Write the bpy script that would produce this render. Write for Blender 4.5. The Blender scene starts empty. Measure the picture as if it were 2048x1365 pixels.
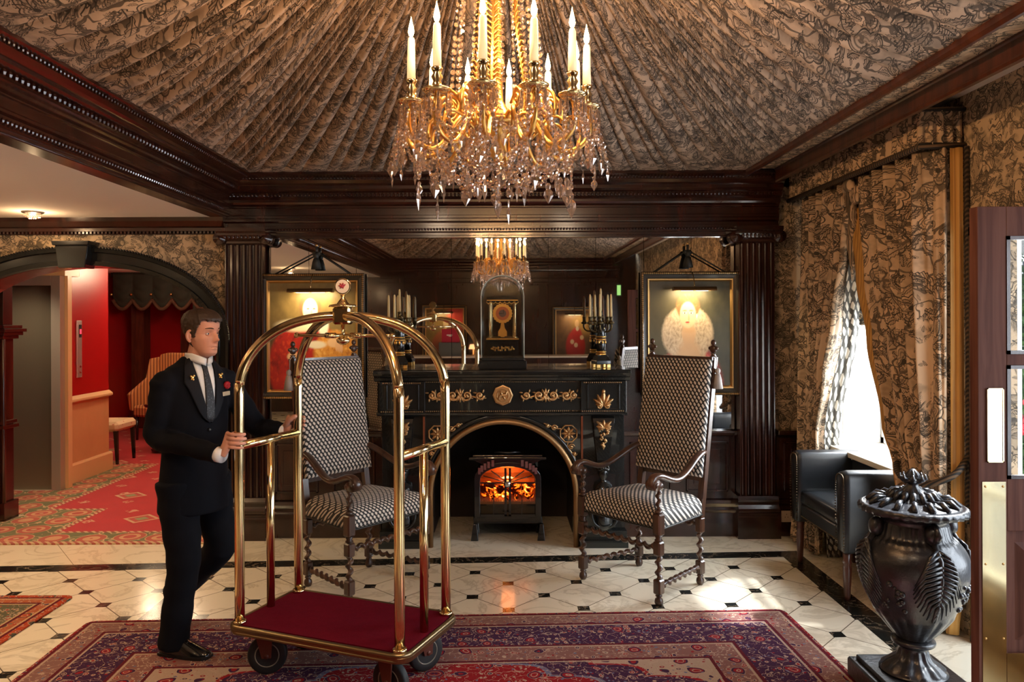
import bpy, bmesh, math, random
import numpy as np
from mathutils import Vector, Matrix, noise as mnoise
R = math.radians
PI = math.pi
SC = bpy.context.scene
COL = SC.collection
rng = random.Random(7)

# ------------------------------------------------------------------ camera
F, CX, HY, H = 1550.0, 1005.0, 640.0, 1.73          # focal length in px, vanishing point, eye height
cam_d = bpy.data.cameras.new('camera'); cam = bpy.data.objects.new('camera', cam_d); COL.objects.link(cam)
cam_d.sensor_width = 36; cam_d.lens = F/2048*36
cam_d.shift_x = (1024-CX)/2048; cam_d.shift_y = -(682.5-HY)/2048
cam_d.clip_start = 0.02; cam_d.clip_end = 200
cam.location = (0, 0, H); cam.rotation_euler = (Matrix.Rotation(R(90), 3, 'X') @ Matrix.Rotation(-0.004, 3, 'Z')).to_euler()
SC.camera = cam

# ------------------------------------------------------------------ world, exposure
w = bpy.data.worlds.new('World'); SC.world = w; w.use_nodes = True
bg = w.node_tree.nodes['Background']; bg.inputs[0].default_value = (0.80, 0.90, 1.0, 1); bg.inputs[1].default_value = 4.5
SC.view_settings.view_transform = 'Standard'; SC.view_settings.look = 'None'
SC.view_settings.exposure = 0.18; SC.view_settings.gamma = 1.0; SC.view_settings.use_curve_mapping = False
cy = SC.cycles
cy.max_bounces = 8; cy.diffuse_bounces = 3; cy.glossy_bounces = 5; cy.transmission_bounces = 6; cy.transparent_max_bounces = 24
cy.sample_clamp_indirect = 6.0; cy.caustics_reflective = False; cy.caustics_refractive = False
cy.use_denoising = True

def lamp(name, kind, loc, energy, color, size=0.05, target=None, **kw):
    d = bpy.data.lights.new(name, kind); o = bpy.data.objects.new(name, d); COL.objects.link(o)
    o.location = loc; d.energy = energy; d.color = color
    if kind in ('POINT', 'SPOT'): d.shadow_soft_size = size
    if kind == 'SUN': d.angle = size
    if kind == 'AREA': d.size = size
    for k, v in kw.items(): setattr(d, k, v)
    if target is not None:
        o.rotation_euler = (Vector(target)-Vector(loc)).to_track_quat('-Z', 'Y').to_euler()
    return o
# low sun through the bay window, coming in from the back right
lamp('sun', 'SUN', (6, 10, 6), 30.0, (0.93, 0.97, 1.0), R(4), target=(6-.80, 10-.36, 6-.95))
# daylight entering through the window bay, the street door and an added, unseen front window
lamp('window_daylight', 'AREA', (3.05, 5.2, 1.55), 190, (0.88, 0.94, 1.0), 1.2, target=(0, 4.4, 0.3), shape='RECTANGLE', size_y=1.4)
lamp('doorway_daylight', 'AREA', (3.2, 3.1, 1.3), 22, (0.85, 0.92, 1.0), 1.0, target=(0, 3.4, 0.8), shape='RECTANGLE', size_y=1.9)
lamp('front_daylight', 'AREA', (2.95, 1.3, 1.5), 34, (0.85, 0.92, 1.0), 1.7, target=(0, 2.6, 0.7), shape='RECTANGLE', size_y=1.3)
WARM = (1.0, 0.66, 0.36)
for i, (x, y, e) in enumerate([(-3.5, 5.78, 1), (-3.3, 4.0, 1), (-3.5, 2.3, 1), (-3.3, 0.4, 1), (-5.0, 4.4, .6)]):
    lamp('ceiling_glow', 'POINT', (x, y, 2.44), 5*e, WARM, 0.03)
    lamp('ceiling_spot', 'SPOT', (x, y, 2.49), 75*e, WARM, 0.05, target=(x, y, 0), spot_size=R(125), spot_blend=0.9)
# hallway lamps, out of sight above the arch
lamp('hall_lamp', 'POINT', (-2.9, 7.1, 2.35), 26, (1.0, 0.76, 0.52), 0.12)
lamp('hall_lamp', 'POINT', (-3.9, 9.6, 2.35), 44, (1.0, 0.74, 0.48), 0.12)
lamp('hall_lamp', 'POINT', (-5.0, 11.0, 2.35), 12, (1.0, 0.74, 0.48), 0.12)
lamp('hall_lamp', 'SPOT', (-4.9, 7.3, 2.45), 50, (1.0, 0.80, 0.55), 0.06, target=(-4.9, 7.7, 0), spot_size=R(100), spot_blend=0.8)  # extra spot added to brighten the lift door
# fill spots added above the frame to brighten the lobby, with no fixture
lamp('lobby_fill', 'SPOT', (-.9, 1.5, 3.08), 70, (1.0, 0.74, 0.5), 0.15, target=(-0.8, 3.6, 0.6), spot_size=R(110), spot_blend=0.9)
lamp('lobby_fill', 'SPOT', (.9, 1.5, 3.08), 40, (1.0, 0.74, 0.5), 0.15, target=(0.9, 4.0, 0.8), spot_size=R(110), spot_blend=0.9)

# ------------------------------------------------------------------ object helpers
def P(px, py, Y):
    """point at depth Y seen at a photo pixel"""
    return Vector(((px-CX)*Y/F, Y, H-(py-HY)*Y/F))
def G(px, py):
    Y = F*H/(py-HY); return Vector(((px-CX)*Y/F, Y, 0))
def tag(o, label=None, cat=None, group=None, kind=None):
    if label: o['label'] = label
    if cat: o['category'] = cat
    if group: o['group'] = group
    if kind: o['kind'] = kind
    return o
def empty(name, loc=(0, 0, 0), rz=0, label=None, cat=None, group=None, parent=None):
    o = bpy.data.objects.new(name, None); COL.objects.link(o); o.empty_display_size = 0.05
    o.location = loc; o.rotation_euler = (0, 0, rz)
    if parent: o.parent = parent
    return tag(o, label, cat, group)
def copy_tree(o, parent=None):
    c = o.copy(); COL.objects.link(c)
    if parent: c.parent = parent
    for ch in list(o.children): copy_tree(ch, c)
    return c

class MB:
    """mesh collector"""
    def __init__(s): s.v = []; s.f = []; s.m = Matrix.Identity(4); s.sm = []; s.mi = []; s.cur = 0
    def add(s, vs, fs, smooth=False):
        n = len(s.v); s.v += [tuple(s.m @ Vector(p)) for p in vs]
        s.f += [tuple(n+i for i in f) for f in fs]; s.sm += [smooth]*len(fs); s.mi += [s.cur]*len(fs)
        return s
    def box(s, a, b):
        x0, y0, z0 = a; x1, y1, z1 = b
        v = [(x0,y0,z0),(x1,y0,z0),(x1,y1,z0),(x0,y1,z0),(x0,y0,z1),(x1,y0,z1),(x1,y1,z1),(x0,y1,z1)]
        return s.add(v, [(0,3,2,1),(4,5,6,7),(0,1,5,4),(1,2,6,5),(2,3,7,6),(3,0,4,7)])
    def cbox(s, c, d, rz=0, ch=0.0):
        """box by centre and size, optional chamfer, rotated about z"""
        m0 = s.m; s.m = s.m @ Matrix.Translation(c) @ Matrix.Rotation(rz, 4, 'Z')
        x, y, z = d[0]/2, d[1]/2, d[2]/2
        if ch <= 0: s.box((-x,-y,-z), (x,y,z))
        else:
            q = [(-x+ch,-y),(x-ch,-y),(x,-y+ch),(x,y-ch),(x-ch,y),(-x+ch,y),(-x,y-ch),(-x,-y+ch)]
            k = [(-x+ch,-y+ch),(x-ch,-y+ch),(x-ch,-y+ch),(x-ch,y-ch),(x-ch,y-ch),(-x+ch,y-ch),(-x+ch,y-ch),(-x+ch,-y+ch)]
            L = [[(a,b,-z) for a,b in k], [(a,b,-z+ch) for a,b in q], [(a,b,z-ch) for a,b in q], [(a,b,z) for a,b in k]]
            s.loft(L, cap=True)
        s.m = m0; return s
    def loft(s, rings, cap=True, closed=True, smooth=False, loop=False):
        n = len(rings[0]); vs = [p for r in rings for p in r]; fs = []
        K = len(rings)
        for i in range(K if loop else K-1):
            j = (i+1) % K
            for k in range(n if closed else n-1):
                l = (k+1) % n
                fs.append((i*n+k, i*n+l, j*n+l, j*n+k))
        if cap and closed and not loop: fs += [tuple(range(n))[::-1], tuple((K-1)*n+k for k in range(n))]
        return s.add(vs, fs, smooth)
    def lathe(s, prof, segs=32, c=(0,0,0), mod=None, smooth=True):
        """prof = [(r,z)...]; mod(theta, r, z) -> r"""
        rings = []
        for r, z in prof:
            rings.append([(c[0]+(mod(2*PI*k/segs, r, z) if mod else r)*math.cos(2*PI*k/segs), c[1]+(mod(2*PI*k/segs, r, z) if mod else r)*math.sin(2*PI*k/segs), c[2]+z) for k in range(segs)])
        return s.loft(rings, cap=True, smooth=smooth)
    def tube(s, pts, r, segs=12, cap=True, smooth=True, closed=False, sq=None):
        pts = [Vector(p) for p in pts]; n = len(pts)
        rr = r if hasattr(r, '__len__') else [r]*n
        tang = []
        for i in range(n):
            a = pts[(i-1) % n] if (closed or i > 0) else pts[i]; b = pts[(i+1) % n] if (closed or i < n-1) else pts[i]
            t = (b-a); tang.append(t.normalized() if t.length > 1e-9 else Vector((0,0,1)))
        up = Vector((0,0,1)) if abs(tang[0].z) < 0.9 else Vector((1,0,0))
        nrm = (up - tang[0]*up.dot(tang[0])).normalized(); rings = []
        for i in range(n):
            nrm = (nrm - tang[i]*nrm.dot(tang[i]));
            nrm = nrm.normalized() if nrm.length > 1e-6 else Vector((1,0,0))
            b = tang[i].cross(nrm); e = sq if sq else (1, 1)
            rings.append([tuple(pts[i] + nrm*math.cos(2*PI*k/segs)*rr[i]*e[0] + b*math.sin(2*PI*k/segs)*rr[i]*e[1]) for k in range(segs)])
        return s.loft(rings, cap=cap and not closed, smooth=smooth, loop=closed)
    def cyl(s, a, b, r, r2=None, segs=16, smooth=True): return s.tube([a, b], [r, r if r2 is None else r2], segs, smooth=smooth)
    def sphere(s, c, r, seg=16, ring=10, smooth=True):
        rx, ry, rz_ = r if hasattr(r, '__len__') else (r, r, r); rings = []
        for i in range(ring+1):
            t = PI*i/ring; q = max(math.sin(t), 1e-3)
            rings.append([(c[0]+rx*q*math.cos(2*PI*k/seg), c[1]+ry*q*math.sin(2*PI*k/seg), c[2]-rz_*math.cos(t)) for k in range(seg)])
        return s.loft(rings, cap=True, smooth=smooth)
    def prism(s, poly, axis, a, b):
        """2D polygon swept along axis: axis x -> poly=(y,z); y -> (x,z); z -> (x,y)"""
        f = {'x': lambda u, v, t: (t, u, v), 'y': lambda u, v, t: (u, t, v), 'z': lambda u, v, t: (u, v, t)}[axis]
        return s.loft([[f(u, v, a) for u, v in poly], [f(u, v, b) for u, v in poly]])
    def grid(s, rows, smooth=True):
        return s.loft(rows, cap=False, closed=False, smooth=smooth)
    def build(s, name, mat, parent=None, loc=None, rz=0, solid=0, sub=0, bevel=0, voxel=0, smooth_it=0, fix=True):
        me = bpy.data.meshes.new(name); me.from_pydata(s.v, [], s.f); me.update()
        me.polygons.foreach_set('use_smooth', s.sm); me.polygons.foreach_set('material_index', s.mi)
        if fix:
            bm = bmesh.new(); bm.from_mesh(me); bmesh.ops.recalc_face_normals(bm, faces=bm.faces[:]); bm.to_mesh(me); bm.free()
        for m in (mat if isinstance(mat, (list, tuple)) else [mat]): me.materials.append(m)
        o = bpy.data.objects.new(name, me); COL.objects.link(o)
        if parent: o.parent = parent
        if loc: o.location = loc
        if rz: o.rotation_euler = (0, 0, rz)
        if solid: md = o.modifiers.new('s', 'SOLIDIFY'); md.thickness = solid; md.offset = 0
        if bevel: md = o.modifiers.new('b', 'BEVEL'); md.width = bevel; md.segments = 2; md.limit_method = 'ANGLE'; md.angle_limit = R(50)
        if sub: md = o.modifiers.new('u', 'SUBSURF'); md.levels = sub; md.render_levels = sub
        if voxel: md = o.modifiers.new('r', 'REMESH'); md.mode = 'VOXEL'; md.voxel_size = voxel; md.use_smooth_shade = True
        if smooth_it: md = o.modifiers.new('sm', 'SMOOTH'); md.iterations = smooth_it; md.factor = 0.5
        return o

def bez(p0, p1, p2, p3, n=16):
    out = []
    p0, p1, p2, p3 = map(Vector, (p0, p1, p2, p3))
    for i in range(n+1):
        t = i/n; out.append(p0*(1-t)**3+p1*3*t*(1-t)**2+p2*3*t*t*(1-t)+p3*t**3)
    return out
def spline(pts, n=8):
    """Catmull-Rom through points (Vectors of any dimension)"""
    pts = [Vector(p) for p in pts]; out = []
    for i in range(len(pts)-1):
        a = pts[max(i-1, 0)]; b = pts[i]; c = pts[i+1]; d = pts[min(i+2, len(pts)-1)]
        for k in range(n):
            t = k/n; out.append(0.5*((2*b)+(c-a)*t+(2*a-5*b+4*c-d)*t*t+(3*b-a-3*c+d)*t**3))
    out.append(pts[-1]); return out
# ------------------------------------------------------------------ materials
class NT:
    """tiny node-expression helper"""
    def __init__(s, name):
        s.mat = bpy.data.materials.new(name); s.mat.use_nodes = True; s.t = s.mat.node_tree; s.n = s.t.nodes
        s.b = s.n['Principled BSDF']; s.out = s.n['Material Output']
    def new(s, typ, **kw):
        n = s.n.new(typ)
        for k, v in kw.items(): setattr(n, k, v)
        return n
    def put(s, inp, v):
        if isinstance(v, bpy.types.NodeSocket): s.t.links.new(v, inp)
        elif isinstance(v, (tuple, list)) and len(v) == 3 and inp.type == 'RGBA': inp.default_value = (*v, 1)
        else: inp.default_value = v
    def m(s, op, a, b=None, c=None, clamp=False):
        n = s.new('ShaderNodeMath', operation=op); n.use_clamp = clamp
        s.put(n.inputs[0], a)
        if b is not None: s.put(n.inputs[1], b)
        if c is not None: s.put(n.inputs[2], c)
        return n.outputs[0]
    def mix(s, f, a, b, blend='MIX'):
        n = s.new('ShaderNodeMix', data_type='RGBA', blend_type=blend)
        s.put(n.inputs[0], f); s.put(n.inputs[6], a); s.put(n.inputs[7], b); return n.outputs[2]
    def xyz(s, v):
        n = s.new('ShaderNodeSeparateXYZ'); s.put(n.inputs[0], v); return n.outputs
    def vec(s, x, y, z):
        n = s.new('ShaderNodeCombineXYZ'); s.put(n.inputs[0], x); s.put(n.inputs[1], y); s.put(n.inputs[2], z); return n.outputs[0]
    def obj(s): return s.new('ShaderNodeTexCoord').outputs['Object']
    def gen(s): return s.new('ShaderNodeTexCoord').outputs['Generated']
    def scale(s, v, k):
        n = s.new('ShaderNodeVectorMath', operation='MULTIPLY'); s.put(n.inputs[0], v); n.inputs[1].default_value = k; return n.outputs[0]
    def vadd(s, a, b):
        n = s.new('ShaderNodeVectorMath', operation='ADD'); s.put(n.inputs[0], a); s.put(n.inputs[1], b); return n.outputs[0]
    def noise(s, v, scale, detail=3, rough=.55, dist=0, out=0):
        n = s.new('ShaderNodeTexNoise'); s.put(n.inputs['Vector'], v); n.inputs['Scale'].default_value = scale
        n.inputs['Detail'].default_value = detail; n.inputs['Roughness'].default_value = rough; n.inputs['Distortion'].default_value = dist; return n.outputs[out]
    def vor(s, v, scale, feature='F1', out='Distance', rand=1.0):
        n = s.new('ShaderNodeTexVoronoi', feature=feature); s.put(n.inputs['Vector'], v); n.inputs['Scale'].default_value = scale
        n.inputs['Randomness'].default_value = rand; return n.outputs[out]
    def step(s, v, a, b):
        n = s.new('ShaderNodeMapRange'); s.put(n.inputs[0], v); n.inputs[1].default_value = a; n.inputs[2].default_value = b
        n.inputs[3].default_value = 0; n.inputs[4].default_value = 1; n.interpolation_type = 'SMOOTHSTEP'; n.clamp = True; return n.outputs[0]
    def bump(s, h, strength=.3, dist=.01):
        n = s.new('ShaderNodeBump'); s.put(n.inputs['Height'], h); n.inputs['Strength'].default_value = strength
        n.inputs['Distance'].default_value = dist; s.t.links.new(n.outputs[0], s.b.inputs['Normal'])
    def set(s, **kw):
        ren = dict(color='Base Color', rough='Roughness', metal='Metallic', spec='Specular IOR Level', coat='Coat Weight', coatr='Coat Roughness',
                   trans='Transmission Weight', ior='IOR', sheen='Sheen Weight', emit='Emission Color', es='Emission Strength', alpha='Alpha', sss='Subsurface Weight')
        for k, v in kw.items(): s.put(s.b.inputs[ren[k]], v)
        return s.mat
def S(name, color, rough=.5, **kw):
    return NT(name).set(color=color, rough=rough, **kw)
def wood(name, c1, c2, rough=.3, coat=.3, axis=(1, 1, .12), sc=14):
    n = NT(name); o = n.scale(n.obj(), axis); f = n.noise(o, sc, 4, .6, .8)
    n.bump(n.noise(n.obj(), 60, 2), .05, .004)
    return n.set(color=n.mix(n.step(f, .3, .7), c1, c2), rough=rough, coat=coat, coatr=.12)
def toile(name, bgc, ink, sc=1.0, dens=.5, rough=.85, plane='wall'):
    """printed cotton: inked leaves, flowers and stems in clumps on a plain ground"""
    n = NT(name); x, y, z = n.xyz(n.obj())
    if plane == 'uv': uv = n.new('ShaderNodeTexCoord').outputs['UV']
    elif plane == 'wall': uv = n.vec(n.m('ADD', x, y), z, 0)
    else: uv = n.vec(x, y, 0)
    p = n.scale(uv, (sc, sc, sc))
    wob = n.noise(p, 4, 2, .5, 0, 1); q = n.vadd(p, n.scale(wob, (.12, .12, 0)))
    def cell(scale, rand=1.0):
        v = n.new('ShaderNodeTexVoronoi', feature='F1'); v.voronoi_dimensions = '2D'; n.put(v.inputs['Vector'], q); v.inputs['Scale'].default_value = scale; v.inputs['Randomness'].default_value = rand
        d = n.new('ShaderNodeVectorMath', operation='SUBTRACT'); n.put(d.inputs[0], q); n.put(d.inputs[1], v.outputs['Position'])
        s_ = n.new('ShaderNodeVectorMath', operation='SCALE'); n.put(s_.inputs[0], d.outputs[0]); s_.inputs['Scale'].default_value = scale
        lx, ly, _ = n.xyz(s_.outputs[0]); r, g, b_ = n.xyz(v.outputs['Color']); return lx, ly, r, g, b_
    def leaf(scale, L, W, keep):
        lx, ly, r, g, b_ = cell(scale); a = n.m('MULTIPLY', r, 6.283); c, s_ = n.m('COSINE', a), n.m('SINE', a)
        u = n.m('ADD', n.m('MULTIPLY', lx, c), n.m('MULTIPLY', ly, s_)); v = n.m('SUBTRACT', n.m('MULTIPLY', ly, c), n.m('MULTIPLY', lx, s_))
        v = n.m('ABSOLUTE', n.m('ADD', v, n.m('MULTIPLY', n.m('MULTIPLY', u, u), .5)))
        un = n.m('DIVIDE', u, L); env = n.m('MULTIPLY', n.m('SUBTRACT', 1, n.m('MULTIPLY', un, un)), W)
        env = n.m('ADD', env, n.m('MULTIPLY', n.m('SINE', n.m('MULTIPLY', u, 34)), W*.14))
        inside = n.m('GREATER_THAN', n.m('SUBTRACT', env, v), 0)
        line = n.m('LESS_THAN', n.m('SUBTRACT', env, v), .045); vein = n.m('LESS_THAN', v, .022)
        hat = n.m('GREATER_THAN', n.m('SINE', n.m('MULTIPLY', n.m('ADD', u, n.m('MULTIPLY', v, 1.2)), 46)), .1)
        tone = n.m('MAXIMUM', n.m('MAXIMUM', line, vein), n.m('ADD', n.m('MULTIPLY', hat, n.m('ADD', n.m('MULTIPLY', b_, .5), .25)), .12))
        return n.m('MULTIPLY', n.m('MULTIPLY', inside, tone), n.m('LESS_THAN', g, keep))
    def flower(scale, keep):
        lx, ly, r, g, b_ = cell(scale, .9); rad = n.m('SQRT', n.m('ADD', n.m('MULTIPLY', lx, lx), n.m('MULTIPLY', ly, ly)))
        th = n.m('ARCTAN2', ly, lx); pet = n.m('MULTIPLY', n.m('ABSOLUTE', n.m('SINE', n.m('ADD', n.m('MULTIPLY', th, 3), n.m('MULTIPLY', r, 6)))), .09)
        e = n.m('ADD', n.m('ADD', pet, .24), n.m('MULTIPLY', b_, .08)); inside = n.m('GREATER_THAN', n.m('SUBTRACT', e, rad), 0)
        rings = n.m('GREATER_THAN', n.m('SINE', n.m('SUBTRACT', n.m('MULTIPLY', rad, 75), n.m('MULTIPLY', pet, 60))), .25); line = n.m('LESS_THAN', n.m('SUBTRACT', e, rad), .028)
        core = n.m('LESS_THAN', rad, .06)
        return n.m('MULTIPLY', n.m('MULTIPLY', inside, n.m('MAXIMUM', n.m('MAXIMUM', line, core), n.m('MULTIPLY', rings, .7))), n.m('LESS_THAN', g, keep))
    clump = n.step(n.noise(p, 3.3, 3, .6), .58-dens*.22, .62-dens*.22)
    stem = n.m('LESS_THAN', n.m('ABSOLUTE', n.m('SUBTRACT', n.noise(q, 5.5, 2, .5), .5)), .011)
    stem2 = n.m('LESS_THAN', n.m('ABSOLUTE', n.m('SUBTRACT', n.noise(q, 8, 2, .5), .44)), .012)
    shade = n.m('MULTIPLY', n.step(n.noise(q, 9, 3, .6), .44, .62), .38)
    a = n.m('MAXIMUM', leaf(11, .52, .24, .85), leaf(17, .50, .22, .8)); a = n.m('MAXIMUM', a, flower(5.5, .62)); a = n.m('MAXIMUM', a, n.m('MULTIPLY', n.m('MAXIMUM', stem, stem2), .85)); a = n.m('MAXIMUM', a, shade)
    a = n.m('MULTIPLY', a, clump)
    a = n.m('MAXIMUM', a, n.m('MULTIPLY', leaf(27, .40, .16, .42), .85), clamp=True)
    base = n.mix(n.noise(p, 3, 2), bgc, tuple(c*.86 for c in bgc))
    n.bump(n.noise(n.obj(), 400, 1), .08, .002)
    return n.set(color=n.mix(n.m('MULTIPLY', a, .93), base, ink), rough=rough)
def cubes(name, sx, sz, white, black, rough=.7):
    """black and white rhombic weave, laid out over x and y+z of the part"""
    n = NT(name); x, y, z = n.xyz(n.obj())
    u = n.m('DIVIDE', x, sx); v = n.m('DIVIDE', n.m('ADD', z, n.m('MULTIPLY', y, .95)), sz)
    u = n.m('ADD', u, n.m('MULTIPLY', v, .06))
    row = n.m('FLOOR', v); odd = n.m('MULTIPLY', n.m('ABSOLUTE', n.m('MODULO', row, 2)), .5)
    fu = n.m('SUBTRACT', n.m('FRACT', n.m('ADD', u, odd)), .5); fv = n.m('SUBTRACT', n.m('FRACT', v), .5)
    d = n.m('ADD', n.m('ABSOLUTE', n.m('ADD', n.m('MULTIPLY', fu, 1.3), n.m('MULTIPLY', fv, .25))), n.m('MULTIPLY', n.m('ABSOLUTE', fv), .62))
    k = n.m('SUBTRACT', 1, n.step(d, .36, .46))
    n.bump(k, .25, .003)
    return n.set(color=n.mix(k, black, white), rough=rough, sheen=.1)

MAHOG = wood('mahogany', (.012, .0038, .0028), (.050, .0125, .007), .24, .6)
MAHOG_RED = wood('red_mahogany', (.040, .010, .005), (.10, .026, .011), .3, .4)
DOORWOOD = wood('door_wood', (.075, .024, .016), (.14, .055, .038), .6, 0, (1, 1, .06), 26); DOORWOOD.node_tree.nodes['Principled BSDF'].inputs['Specular IOR Level'].default_value = .2
OAK = wood('dark_oak', (.028, .012, .007), (.085, .035, .018), .33, .35)
BLACKWOOD = S('ebonised_wood', (.010, .011, .011), .22, coat=.5)
BLACK = S('black', (.006, .006, .006), .5)
BLACKMETAL = S('black_enamel', (.008, .008, .009), .18, coat=.6)
GOLD = S('gilt', (.62, .38, .15), .38, metal=1.0)
def _brass():
    n = NT('polished_brass'); f = n.noise(n.obj(), 14, 3)
    return n.set(color=n.mix(f, (.90, .74, .44), (.78, .58, .30)), rough=n.m('ADD', n.m('MULTIPLY', f, .12), .08), metal=1.0)
BRASS = _brass()
GILT = S('ormolu', (.95, .58, .18), .28, metal=1.0)
TOILE_C = toile('toile_ceiling', (.58, .43, .32), (.018, .016, .014), .62, 1.25, plane='uv')
TOILE_B = toile('toile_bunched', (.74, .52, .33), (.020, .018, .014), .9, .95, plane='flat')
TOILE_W = toile('toile_wallpaper', (.66, .48, .30), (.022, .02, .015), .95, 1.0)
TOILE_K = toile('toile_curtain', (.74, .52, .33), (.020, .018, .014), .72, .95, plane='uv')
CHECK_CHAIR = cubes('rhombic_weave', .031, .0235, (.70, .62, .53), (.010, .009, .009))
CREAM_WALL = S('cream_ceiling', (.80, .72, .62), .9)
STEEL = S('brushed_steel', (.62, .58, .54), .32, metal=1.0)
DARKSTEEL = S('bronze_steel', (.34, .29, .21), .42, metal=.75)
RED_WALL = S('red_wall', (.42, .006, .008), .35)
PEACH = (lambda n: n.set(color=n.mix(n.noise(n.obj(), 6, 4), (.78, .42, .20), (.66, .33, .14)), rough=.55))(NT('peach_dado'))
PEACH_TRIM = S('peach_trim', (.86, .55, .27), .35)
WHITE_PAINT = S('white_paint', (.86, .85, .82), .45)
LEATHER = (lambda n: (n.bump(n.vor(n.obj(), 260), .12, .002), n.set(color=(.010, .012, .015), rough=.30, coat=.25, coatr=.25))[1])(NT('black_leather'))
GOLDBAND = (lambda n: n.set(color=n.mix(n.step(n.m('SINE', n.m('MULTIPLY', n.xyz(n.obj())[1], 260)), .2, .8), (.60, .32, .08), (.40, .19, .045)), rough=.6))(NT('gold_stripe_braid'))
CORD = (lambda n: n.set(color=n.mix(n.step(n.m('SINE', n.m('MULTIPLY', n.m('ADD', n.xyz(n.obj())[2], n.xyz(n.obj())[1]), 240)), -.2, .4), (.012, .010, .008), (.12, .07, .035)), rough=.7))(NT('twisted_cord'))
WAX = S('cream_wax', (.66, .52, .27), .45, sss=.1)
RUBBER = S('black_rubber', (.012, .012, .012), .6)

def glassy(name, tint=(1, 1, 1), gloss=.22, rough=.02, blend=.25):
    """thin clear glass: see-through with a sharp surface shine"""
    n = NT(name); t = n.new('ShaderNodeBsdfTransparent'); t.inputs[0].default_value = (*tint, 1)
    g = n.new('ShaderNodeBsdfGlossy'); g.inputs['Roughness'].default_value = rough
    lw = n.new('ShaderNodeLayerWeight'); lw.inputs[0].default_value = blend
    f = n.m('ADD', n.m('MULTIPLY', lw.outputs['Facing'], 1-gloss), gloss*.35, clamp=True)
    m = n.new('ShaderNodeMixShader'); n.put(m.inputs[0], f); n.t.links.new(t.outputs[0], m.inputs[1]); n.t.links.new(g.outputs[0], m.inputs[2])
    n.t.links.new(m.outputs[0], n.out.inputs[0]); return n.mat
GLASS = glassy('clear_glass', (1, 1, 1), .12)
DOORGLASS = glassy('door_glass', (.8, .8, .8), .0, .02, .012)
def crystal():
    n = NT('lead_crystal'); t = n.new('ShaderNodeBsdfTransparent'); t.inputs[0].default_value = (.86, .80, .76, 1)
    g = n.new('ShaderNodeBsdfGlossy'); g.inputs['Roughness'].default_value = .06; g.inputs[0].default_value = (1, .93, .88, 1)
    d = n.new('ShaderNodeBsdfTranslucent'); d.inputs[0].default_value = (1.0, .80, .66, 1)
    lw = n.new('ShaderNodeLayerWeight'); lw.inputs[0].default_value = .45
    m = n.new('ShaderNodeMixShader'); n.put(m.inputs[0], n.m('ADD', n.m('MULTIPLY', lw.outputs['Facing'], .7), .26, clamp=True))
    n.t.links.new(t.outputs[0], m.inputs[1]); n.t.links.new(g.outputs[0], m.inputs[2])
    m2 = n.new('ShaderNodeMixShader'); m2.inputs[0].default_value = .13
    n.t.links.new(m.outputs[0], m2.inputs[1]); n.t.links.new(d.outputs[0], m2.inputs[2])
    n.t.links.new(m2.outputs[0], n.out.inputs[0]); return n.mat
CRYSTAL = crystal()
def emit(name, color, strength):
    n = NT(name); e = n.new('ShaderNodeEmission'); e.inputs[0].default_value = (*color, 1); e.inputs[1].default_value = strength
    n.t.links.new(e.outputs[0], n.out.inputs[0]); return n.mat

def mirror_mat():
    n = NT('mirror_glass'); return n.set(color=(.80, .78, .75), metal=1.0, rough=n.m('MULTIPLY', n.noise(n.obj(), 3, 3), .03))
MIRROR = mirror_mat()

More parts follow.
